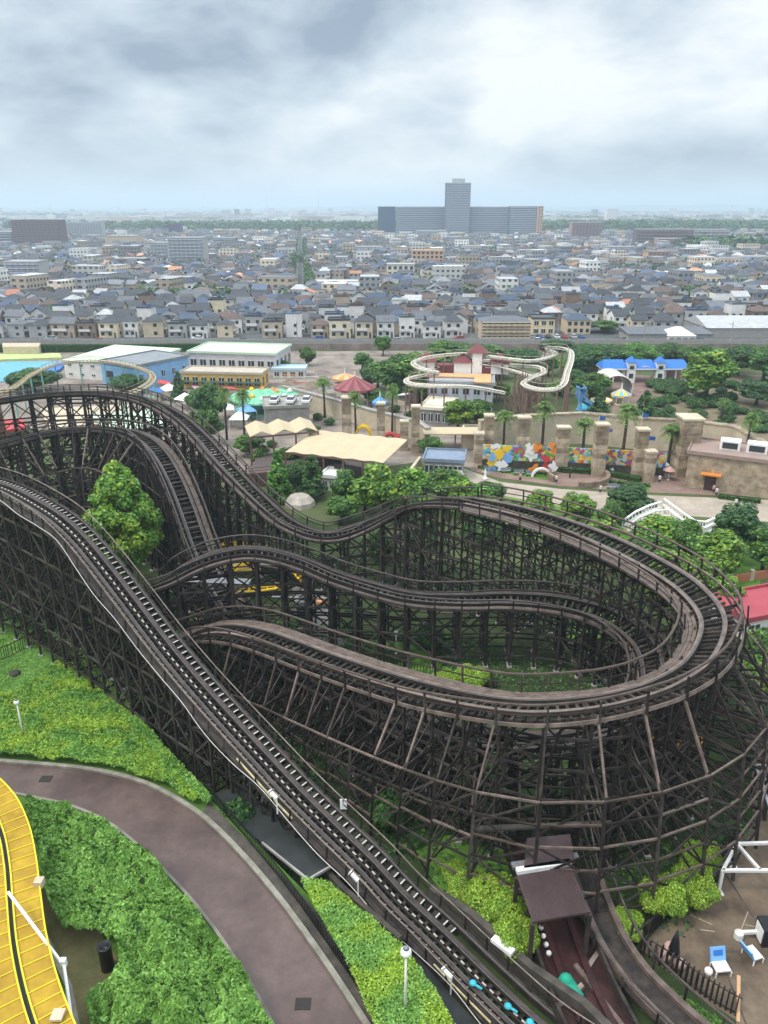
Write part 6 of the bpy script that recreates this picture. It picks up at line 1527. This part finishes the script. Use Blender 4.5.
def house_mesh(w, d, h, kind, rr, detail=True):
    wl, rf, wins = MB(), MB(), []
    wl.box((0, 0, 0), (w, d, h)); o = .5; hw, hd = w / 2 + o, d / 2 + o
    if kind == 'gabled':
        wl.add([(-w / 2, -d / 2, h), (-w / 2, d / 2, h), (-w / 2, 0, h + rr * .86), (w / 2, -d / 2, h), (w / 2, d / 2, h), (w / 2, 0, h + rr * .86)], [(0, 2, 1), (3, 4, 5)])
        for s in (-1, 1): a = [(-hw, s * hd, h - .15), (hw, s * hd, h - .15), (hw, 0, h + rr), (-hw, 0, h + rr)]; rf.add(a + [(x, y, z + .16) for x, y, z in a], [(0, 1, 2, 3), (4, 5, 6, 7), (0, 1, 5, 4), (0, 4, 7, 3), (1, 5, 6, 2)])
    elif kind == 'hipped':
        q = min(hd, hw * .8); rf.add([(-hw, -hd, h), (hw, -hd, h), (hw, hd, h), (-hw, hd, h), (-hw + q, 0, h + rr), (hw - q, 0, h + rr)], [(0, 1, 5, 4), (1, 2, 5), (2, 3, 4, 5), (3, 0, 4), (0, 3, 2, 1)])
    else:
        rf.box((0, 0, h + .003), (w + .3, d + .3, .2)); rf.box((0, -d / 2, h + .2), (w + .3, .2, .5)); rf.box((0, d / 2, h + .2), (w + .3, .2, .5)); rf.box((w * .2, 0, h + .2), (2, 2, 1.4))
    for s in (0, 1):
        z = 0.9 + s * 2.8
        for x in ((-w * .28, w * .22) if s else (-w * .3, w * .1)): wins.append((x, -d / 2 - .02, z, 1.7, .1, 1.25))
        for sg in (-1, 1): wins.append((sg * (w / 2 + .02), -d * .1, z, .1, 1.6, 1.2))
    return wl, rf, wins
specs = [(9, 8, 5.8, 'gabled', 2.0), (8, 9.5, 5.8, 'gabled', 2.4), (9.5, 9, 5.7, 'hipped', 2.0), (8, 8, 5.9, 'hipped', 1.8), (10, 8.5, 6.2, 'flat-roofed', 0), (8, 8, 8.6, 'flat-roofed', 0), (12, 8, 5.7, 'gabled', 2.2)]
HP = {}
def house_proto(si, roof, full):
    k = (si, roof, full)
    if k in HP: return HP[k], False
    w, d, h, kind, rr = specs[si]; wl, rf, wins = house_mesh(w, d, h, kind, rr)
    r = empty('house', 'x', 'house')
    if not full:
        for x, y, z, a, b, c in wins: wl.box((x, y, z), (a, b, c), 0, 1)
    wl.build('wall', [M['housewall'], M['glass']], r); rf.build('roof', ROOFS[roof], r)
    if full:
        for x, y, z, a, b, c in wins: f = MB(); f.box((x, y, z), (a, b, c)); f.build('window', M['glass'], r)
        f = MB(); f.box((w * .36, -d / 2 - .02, 0), (1, .1, 2.1)); f.build('door', ROOFS['brown'], r)
        f = MB(); f.box((-w * .1, -d / 2 - .7, 2.75), (w * .6, 1.3, .15)); f.box((-w * .1, -d / 2 - 1.3, 2.9), (w * .6, .08, .9)); f.build('balcony', M['steelwhite'], r)
    HP[k] = r; return r, True
hr = random.Random(99); rooft = list(ROOFS); rooftw = [7, 3.4, 3.6, 3, 1.3, .3]; wallt = list(WALLS); walltw = [7, 2.4, 3.4, 2, 1.8, .8, .25]
# places kept free for the special buildings: (x0, x1, y0, y1)
KEEP = []
BIGB = []
def reserve(px0, px1, pyb, depth): 
    a, b = at(px0, pyb), at(px1, pyb); KEEP.append((a.x - 3, b.x + 3, a.y - 3, a.y + depth + 3))
def townb(name, label, px0, px1, pyb, pyt, depth, wall, roof, st, nw, bands=None, kind='flat', ridge=2.0, **kw):
    reserve(px0, px1, pyb, depth); BIGB.append((name, label, px0, px1, pyb, pyt, depth, wall, roof, st, nw, bands, kind, ridge, kw))
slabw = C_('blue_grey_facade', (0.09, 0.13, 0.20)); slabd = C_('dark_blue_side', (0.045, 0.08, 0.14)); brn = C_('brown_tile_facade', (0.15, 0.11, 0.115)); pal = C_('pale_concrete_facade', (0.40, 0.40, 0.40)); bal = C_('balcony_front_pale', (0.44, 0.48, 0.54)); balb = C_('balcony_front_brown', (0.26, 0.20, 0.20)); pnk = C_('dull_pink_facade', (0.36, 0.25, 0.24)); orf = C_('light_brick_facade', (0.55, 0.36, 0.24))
townb('tower_block', 'tall slender blue-grey tower block rising from the long slab', 445, 469, 237.5, 183, 26, slabw, pal, 32, 8, bal)
townb('lift_tower', 'small pale lift housing standing on top of the tower block', 451, 463, 237.2, 179, 10, pal, pal, 1, 0)
townb('slab_block', 'long blue-grey apartment slab right of the tower, near part', 469.5, 508, 237.3, 207, 16, slabw, pal, 14, 14, bal)
townb('slab_block', 'end part of the long slab with a pinkish gable at its right', 508.5, 536, 237.6, 206.5, 16, slabw, pal, 14, 10, bal)
townb('slab_block', 'narrow pink-fronted end tower closing the long slab', 536.5, 541.5, 237.8, 206.5, 18, orf, pal, 14, 2, None)
townb('slab_block', 'left wing of the long slab between dark end and tower', 396, 444.5, 236.8, 207, 16, slabw, pal, 14, 18, bal)
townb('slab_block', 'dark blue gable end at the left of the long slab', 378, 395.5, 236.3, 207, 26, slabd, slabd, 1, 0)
townb('apartment_block', 'low pale block at the foot of the tower', 417, 446, 240, 231, 20, pal, pal, 4, 10, bal)
townb('apartment_block', 'large dark brown apartment block at the upper left', 15, 62, 249, 220.5, 22, brn, brn, 12, 12, balb)
townb('apartment_block', 'bluish apartment block cut by the left frame edge', -12, 14, 248, 232, 25, slabw, pal, 6, 8, bal)
townb('apartment_block', 'long pale apartment block behind the brown one', 64, 103, 240, 222.5, 18, pal, pal, 8, 14, bal)
townb('warehouse', 'windowless beige warehouse among the houses at the left', 106, 137, 248, 236, 30, beige, pal, 1, 0)
townb('apartment_block', 'grey-white apartment block left of the avenue', 170, 205, 268, 238, 18, pal, pal, 9, 8, bal)
townb('apartment_block', 'lower apartment block leaning on the grey-white one', 152, 169, 263, 243, 16, pal, pal, 6, 5, bal)
townb('office_block', 'small purple office block near the horizon', 169, 181, 236, 224, 18, C_('purple_facade', (0.10, 0.06, 0.14)), brn, 4, 5)
townb('apartment_block', 'stepped white balcony block at the left edge', 8, 42, 287, 262, 14, pal, pal, 6, 6, bal)
townb('apartment_block', 'pinkish apartment block right of the long slab', 571, 601, 241.5, 222.5, 20, pnk, pal, 8, 9, balb)
townb('apartment_block', 'long brown and cream apartment row on the right', 636, 690, 248.5, 229.5, 18, brn, pal, 6, 14, balb)
townb('apartment_block', 'striped right part of the long apartment row', 691, 727, 248.5, 229.8, 18, pnk, pal, 6, 8, bal)
townb('apartment_block', 'low pink block in front of the long apartment row', 657, 680, 250.5, 239, 14, pnk, pal, 3, 6, balb)
townb('apartment_block', 'peach coloured block in the middle of the houses', 412, 443, 267, 251, 14, orf, orf, 4, 7, None)
townb('office_block', 'cream block left of the peach one', 387, 414, 282, 265, 14, C_('cream_facade', (.66, .62, .50)), pal, 3, 5, None)
townb('apartment_block', 'brown low block right of the peach one', 478, 512, 263, 254, 16, pnk, brn, 2, 8, None)
townb('apartment_block', 'salmon three-storey block among the right-hand houses', 647, 668, 264, 252, 14, orf, pnk, 3, 5, balb)
townb('apartment_block', 'beige balcony apartments directly beyond the railway', 481, 530, 341, 322, 11, C_('sand_facade', (.50, .40, .31)), ROOFS['mid grey'], 3, 9, beige, 'hip', 1.6)
townb('house', 'cream square house right of the beige balcony apartments', 532, 554, 335, 319, 10, C_('warm_cream_facade', (.70, .58, .38)), ROOFS['dark grey'], 2, 3, None, 'flat')
townb('house', 'beige house right of the cream square house', 566, 590, 334, 320, 10, C_('sand_beige_facade', (.58, .47, .33)), ROOFS['slate blue'], 2, 4, None, 'hip')
townb('depot', 'long low grey depot roof behind the blue-roofed gate', 628, 712, 342, 334, 12, greywall, ROOFS['mid grey'], 1, 0, None, 'shed', 1.0)
townb('warehouse', 'wide grey corrugated warehouse on the right, nearer one', 706, 790, 338, 328, 24, greywall, ROOFS['pale grey'], 1, 0, None, 'gable', 3.0)
townb('warehouse', 'wide grey corrugated warehouse on the right, farther one', 712, 790, 318, 310, 20, greywall, ROOFS['mid grey'], 1, 0, None, 'gable', 3.0)
townb('clubhouse', 'white hip-roofed hall beside the grey warehouses', 668, 695, 343, 336, 11, whitewall, C_('ivory_roof', (.62, .60, .54)), 1, 4, None, 'hip', 2.6)
townb('depot', 'pale roofed bus depot right of the avenue', 306, 356, 291, 286.5, 40, greywall, C_('whitish_roof', (.55, .56, .57)), 1, 0, None)
townb('apartment_block', 'white mid-rise block with pale balconies left of the beige warehouse', 78, 98, 262, 249, 14, whitewall, pal, 4, 6, bal)
townb('apartment_block', 'brown mid-rise block between the warehouse and the grey-white block', 120, 146, 270, 259, 14, brn, pal, 4, 6, balb)
townb('apartment_block', 'blue-grey mid-rise block right of the purple office', 214, 236, 248, 238, 14, slabw, pal, 4, 7, bal)
townb('apartment_block', 'white mid-rise block at the far right edge of the houses', 738, 770, 268, 257, 14, whitewall, pal, 4, 8, bal)
townb('apartment_block', 'grey mid-rise block among the houses left of the pink blocks', 606, 634, 256, 247, 14, pal, pal, 3, 7, bal)
townb('apartment_block', 'cream mid-rise block under the left wing of the slab', 352, 380, 256, 247, 14, C_('light_cream_facade', (.6, .55, .45)), pal, 3, 8, bal)
townb('factory', 'brown factory with grey roof above the depot', 316, 346, 280, 271, 20, brn, ROOFS['mid grey'], 2, 6, None)
townb('warehouse', 'white factory roof behind the left-hand houses', 238, 268, 276, 271, 24, whitewall, pal, 1, 0, None)
townb('warehouse', 'grey roof hall left of the avenue', 264, 286, 296, 287, 20, greywall, ROOFS['mid grey'], 1, 0, None, 'gable', 2)
for (name, label, px0, px1, pyb, pyt, depth, wall, roof, st, nw, bands, kind, ridge, kw) in BIGB:
    box_building(name, label, 'building' if name != 'house' else 'house', px0, pyb, px1, pyb, pyt, depth, wall, roof, st, nw, kind, ridge, side=0, storey_bands=bands if bands else False, over=.3, **kw)
def free(x, y, m=0):
    for a, b, c, d in KEEP:
        if a - m < x < b + m and c - m < y < d + m: return False
    return True
av0, av1 = at(300, 292), at(300, 237)
def onavenue(x, y): 
    xc = av0.x + (av1.x - av0.x) * (y - av0.y) / (av1.y - av0.y)
    return y > av0.y and abs(x - xc) < 7
PARKS = [(at(185, 300), 38, 10), (at(60, 322), 10, 6), (at(330, 262), 30, 14), (at(545, 280), 22, 9), (at(95, 278), 24, 10), (at(640, 275), 30, 10), (at(420, 300), 16, 7), (at(240, 255), 40, 16), (at(690, 300), 16, 9), (at(745, 290), 26, 16), (at(600, 300), 8, 6), (at(450, 250), 20, 16)]
def inpark(x, y): return any(((x - p.x) / a) ** 2 + ((y - p.y) / b) ** 2 < 1 for p, a, b in PARKS)
count = 0; y = 292.0; row = 0; rows = []
while count < 296:
    row += 1; xs = []; half = .5 * (y * CP + 45 * SP) + 2; x = -half + hr.uniform(0, 5)
    while x < half:
        yy = y + hr.uniform(-1.5, 1.5)
        if free(x, yy, 4) and not inpark(x, yy) and not onavenue(x, yy) and hr.random() < .93: xs.append((x, yy))
        x += hr.uniform(7.4, 9.6)
    rows.append(xs); count += len(xs); y += 10.2
ORD_T = ['nearest'] + [ordw(k) for k in range(2, 30)]
usedp = set(); tot = 0
for ri, xs in enumerate(rows):
    for ci, (x, yy) in enumerate(xs):
        if tot >= 298: break
        tot += 1
        si = hr.choices(range(len(specs)), [3, 2, 3, 2, 1.6, .8, .8])[0]; roof = hr.choices(rooft, rooftw)[0]; wallc = hr.choices(wallt, walltw)[0]
        p, new = house_proto(si, roof, ri < 3)
        o = p if new else copy_tree(p)
        o.location = (x, yy, 0); o.rotation_euler = (0, 0, hr.choice((0, 0, 0, math.pi / 2)) * (1 if si not in (0, 6) else 0) + hr.uniform(-.12, .12)); s_ = hr.uniform(.66, .84); o.scale = (s_, s_, hr.uniform(.78, 1.08))
        kind = specs[si][3]
        o['label'] = '%s house with %s %s roof, %s from left, %s row past railway' % (wallc, roof, kind if kind != 'flat-roofed' else 'flat', ordw(ci + 1), ORD_T[ri])
        o['group'] = 'houses beyond the railway'
        for c in o.children:
            if c.name.startswith('wall'): c.color = (*WALLS[wallc], 1)
yend = y
# the rest of the town as one mass
wm = [mat('town_wall_' + str(i), c, .9, var=.1, scale=.3, island=.4) for i, c in enumerate(((.62, .61, .58), (.50, .42, .32), (.28, .28, .29), (.36, .29, .24)))]
rm = [ROOFS[k] for k in ('dark grey', 'slate blue', 'mid grey', 'brown', 'pale grey', 'terracotta')]
for m in wm:      # rows of windows on every wall of the far town
    t = m.node_tree; b_ = t.nodes['Principled BSDF']; src = b_.inputs['Base Color'].links[0].from_socket
    g_ = N(t, 'ShaderNodeNewGeometry'); sx = N(t, 'ShaderNodeSeparateXYZ'); t.links.new(g_.outputs['Position'], sx.inputs[0])
    fz = M2(t, 'FRACT', M2(t, 'DIVIDE', sx.outputs[2], 2.9)); fx = M2(t, 'FRACT', M2(t, 'MULTIPLY', M2(t, 'ADD', sx.outputs[0], sx.outputs[1]), 0.33))
    a_ = M2(t, 'MULTIPLY', M2(t, 'GREATER_THAN', fz, .32), M2(t, 'LESS_THAN', fz, .75)); a2_ = M2(t, 'MULTIPLY', M2(t, 'GREATER_THAN', fx, .25), M2(t, 'LESS_THAN', fx, .75))
    mxx = N(t, 'ShaderNodeMix', data_type='RGBA'); t.links.new(M2(t, 'MULTIPLY', a_, a2_), mxx.inputs[0]); t.links.new(src, mxx.inputs[6]); mxx.inputs[7].default_value = (.05, .06, .07, 1)
    t.links.new(mxx.outputs[2], b_.inputs['Base Color'])
tm = MB(); wo_ = 0
FOREST = [(at(640, 231), 460, 210), (at(760, 230), 500, 240), (at(300, 231), 330, 150), (at(560, 233), 120, 60), (at(745, 252), 75, 40), (at(110, 231), 200, 100)]
def inforest(x, y): return any(((x - p.x) / a) ** 2 + ((y - p.y) / b) ** 2 < 1 for p, a, b in FOREST)
TREESPOTS = []
def town_house(x, yy, w, d, h, rz, ri, wi, kind):
    c_, s_ = math.cos(rz), math.sin(rz)
    def T(px_, py_, z): return (x + px_ * c_ - py_ * s_, yy + px_ * s_ + py_ * c_, z)
    a, b = w / 2, d / 2
    tm.add([T(-a, -b, 0), T(a, -b, 0), T(a, b, 0), T(-a, b, 0), T(-a, -b, h), T(a, -b, h), T(a, b, h), T(-a, b, h)], [(0, 1, 5, 4), (1, 2, 6, 5), (2, 3, 7, 6), (3, 0, 4, 7)] + ([(4, 5, 6, 7)] if kind == 2 else []), wi if kind != 2 else wi)
    if kind == 2:
        tm.add([T(-a - .1, -b - .1, h + .1), T(a + .1, -b - .1, h + .1), T(a + .1, b + .1, h + .1), T(-a - .1, b + .1, h + .1)], [(0, 1, 2, 3)], 4 + ri)
    else:
        o = .45; rr = hr.uniform(1.6, 2.4); q = 0 if kind == 0 else min(b, a * .7)
        tm.add([T(-a - o, -b - o, h), T(a + o, -b - o, h), T(a + o, b + o, h), T(-a - o, b + o, h), T(-a - o + q, 0, h + rr), T(a + o - q, 0, h + rr)], [(0, 1, 5, 4), (2, 3, 4, 5)] + ([(1, 2, 5), (3, 0, 4)] if kind else []), 4 + ri)
        if not kind: tm.add([T(-a - .02, -b, h), T(-a - .02, b, h), T(-a - .02, 0, h + rr * .9), T(a + .02, -b, h), T(a + .02, b, h), T(a + .02, 0, h + rr * .9)], [(0, 2, 1), (3, 4, 5)], wi)
while y < 2300:
    stp = 10.2 + (y - 400) * .005; half = .51 * (y * CP + 45 * SP); x = -half - hr.uniform(0, 10); drz = .25 * mnoise.noise(Vector((0, y * .004, 1)))
    while x < half:
        yy = y + hr.uniform(-3.5, 3.5)
        dens_ = mnoise.noise(Vector((x * .006, y * .006, 7)))
        if free(x, yy, 5) and not inpark(x, yy) and not onavenue(x, yy) and not inforest(x, yy):
            if hr.random() < .90 + .25 * dens_:
                big = hr.random() < .045
                rz = hr.choice((0, math.pi / 2)) + .5 * mnoise.noise(Vector((x * .003, y * .003, 3))) + hr.uniform(-.08, .08)
                if big: town_house(x, yy, hr.uniform(12, 20), hr.uniform(8, 12), hr.uniform(8, 13), rz, hr.choice((2, 4, 4)), hr.choice((0, 1, 2)), 2); x += 9
                else: town_house(x, yy, hr.uniform(6, 9), hr.uniform(6, 8), hr.uniform(5, 7), rz, hr.choices(range(6), rooftw)[0], hr.choices(range(4), (5, 3, 2, 1.2))[0], hr.choices((0, 1, 2), (4, 4, 1.6))[0])
            elif hr.random() < .8: TREESPOTS.append((x, yy, hr.uniform(3, 5)))
            if hr.random() < .13: TREESPOTS.append((x + 4, yy - 5, hr.uniform(2.2, 3.6)))
        x += stp * hr.uniform(.8, 1.1)
    y += stp * 1.0
while y < 9500:
    stp = 26 + (y - 2000) * .014; half = .52 * y; x = -half
    while x < half:
        yy = y + hr.uniform(-stp / 2, stp / 2)
        if not inforest(x, yy) and mnoise.noise(Vector((x * .0009, y * .0012, 2))) > -.12 and hr.random() < .8:
            if hr.random() < .25: town_house(x, yy, hr.uniform(30, 90), hr.uniform(20, 50), hr.uniform(8, 20), hr.uniform(-.2, .2), hr.choice((2, 4, 4, 4)), hr.choice((0, 0, 1)), 2)
            elif hr.random() < .02: town_house(x, yy, hr.uniform(16, 40), 15, hr.uniform(22, 42), hr.uniform(-.2, .2), 4, hr.choice((0, 0, 2)), 2)
            else: town_house(x, yy, hr.uniform(12, 28), hr.uniform(10, 22), hr.uniform(5, 11), hr.uniform(-.3, .3), hr.choice((0, 1, 2, 4, 4)), hr.choice((0, 0, 1, 2)), hr.choice((0, 1, 2)))
        x += stp * hr.uniform(.7, 1.3)
    y += stp * .8
o = tm.build('distant_town', wm + rm); tag(o, 'sea of small grey and brown roofed houses reaching to the horizon', 'town', kind='stuff')
print('town faces', len(tm.f), 'individual', tot)
# trees of the town and the far woods: clumps of leaf faces
fw = MB(); fr_ = random.Random(5)
def clump(x, y, r, h, n, mi=(0, 1, 2), z=0):
    leaf_quads(fw, (x, y, z + h * .55), r, n, r * .35, fr_, mi, h * .5 / r)
for x, yy, r in TREESPOTS: clump(x, yy, r, r * 1.9, 26 if yy < 900 else 12)
for p, a, b in PARKS:
    for _ in range(int(a * b / 9)):
        th, q = fr_.uniform(0, 6.28), math.sqrt(fr_.random()); r = fr_.uniform(2, 4); clump(p.x + a * q * math.cos(th), p.y + b * q * math.sin(th), r, r * 2, 45)
for k in range(60):
    yy = av0.y + (av1.y - av0.y) * (k / 60) ** 1.6; xc = av0.x + (av1.x - av0.x) * (yy - av0.y) / (av1.y - av0.y)
    for s in (-1, 1): clump(xc + s * 6, yy, 3.4, 7, 30)
for p, a, b in FOREST:
    for _ in range(int(a * b / 55)):
        th, q = fr_.uniform(0, 6.28), math.sqrt(fr_.random()); r = fr_.uniform(6, 13); x_, y_ = p.x + a * q * math.cos(th), p.y + b * q * math.sin(th)
        if free(x_, y_, 2): clump(x_, y_, r, r * 1.5, 22)
for _ in range(1500):
    yy = fr_.uniform(2300, 8000); x = fr_.uniform(-.52, .52) * yy
    if mnoise.noise(Vector((x * .0009, yy * .0012, 2))) < 0: clump(x, yy, fr_.uniform(18, 40), 12, 16)
far = fw.build('distant_woods', [M['leaf_c'], M['leaf_a'], M['leaf_c']]); tag(far, 'dark woods and street trees scattered through the town', 'woods', kind='stuff')
# belt of park trees in front of the railway on the right (each its own)
k = 0
for px in range(585, 775, 17):
    k += 1; plant(rnd.choice(('dark', 'mid')), px + rnd.uniform(-3, 3), 362 + rnd.uniform(-2, 6), 345 + rnd.uniform(-2, 2), rnd.uniform(24, 34), 'background tree in the belt before the railway, %s from the left' % ordw(k), group='tree belt before the railway')
k = 0
for px, py in ((560, 395), (575, 385), (500, 400), (570, 372), (548, 376), (495, 378), (535, 400), (515, 374), (455, 372), (470, 380)):
    k += 1; plant(rnd.choice(('dark', 'mid', 'bright')), px, py, py - rnd.uniform(14, 20), rnd.uniform(18, 28), 'garden tree among the scenic railway supports, %s of its cluster counted from the lattice' % ordw(k), group='trees below the scenic railway')
# far masts and chimneys
for k, (px, pt, hgt) in enumerate(((267, 196, 0), (319, 198, 0), (120, 204, 0), (52, 202, 0), (480, 203, 0), (730, 205, 0), (204, 205, 0))):
    Y = 3500; x = (px - CX) / F * (Y * CP + 45 * SP); h = ztop(Y, pt); f = MB(); f.tube([(x, Y, 0), (x, Y, h)], [3, 1.2], 6)
    for u in (.55, .8): f.box((x, Y, h * u), (9, 9, 2))
    tag(f.build('lattice_mast', M['steelwhite']), 'distant mast on the horizon, %s from the left' % ordw([52, 120, 204, 267, 319, 480, 730].index(px) + 1), 'mast', 'masts on the horizon')
# low blue hills behind the plain
f = MB(); pts = [(-9000 + k * 300, 11400, 60 + 260 * max(0, mnoise.noise(Vector((k * .11, 3.3, 0))) + .12 + (.25 if k > 44 else 0))) for k in range(61)]
pts = [(x, y_, min(118, h * .42)) for x, y_, h in pts]
n = len(pts); f.add([(x, y_ - 500, 0) for x, y_, h in pts] + pts + [(x, y_ + 500, 0) for x, y_, h in pts], [(i, i + 1, n + i + 1, n + i) for i in range(n - 1)] + [(n + i, n + i + 1, 2 * n + i + 1, 2 * n + i) for i in range(n - 1)])
structure(f.build('hills', M['leaf_c']))
for k_ in list(PROTO):
    for p in PROTO[k_]:
        if p.name not in USED and not p.get('done'):
            for c in list(p.children): bpy.data.objects.remove(c)
            bpy.data.objects.remove(p)
# ------------------------------------------------------------------ the air
hz = MB(); hz.box((0, 6000, -1.0), (17000, 12600, 161.0))
ho = hz.build('haze', None if False else bpy.data.materials.new('air_haze'))
hm = ho.data.materials[0]; hm.use_nodes = True; ht = hm.node_tree; ht.nodes.clear()
pv = N(ht, 'ShaderNodeVolumePrincipled'); pv.inputs['Color'].default_value = (0.70, 0.85, 0.97, 1); pv.inputs['Density'].default_value = 0.00024
pv.inputs['Anisotropy'].default_value = 0.2
om = N(ht, 'ShaderNodeOutputMaterial'); ht.links.new(pv.outputs[0], om.inputs['Volume'])
ho['kind'] = 'stuff'; ho['label'] = 'pale blue haze over the distant town'; ho['category'] = 'haze'
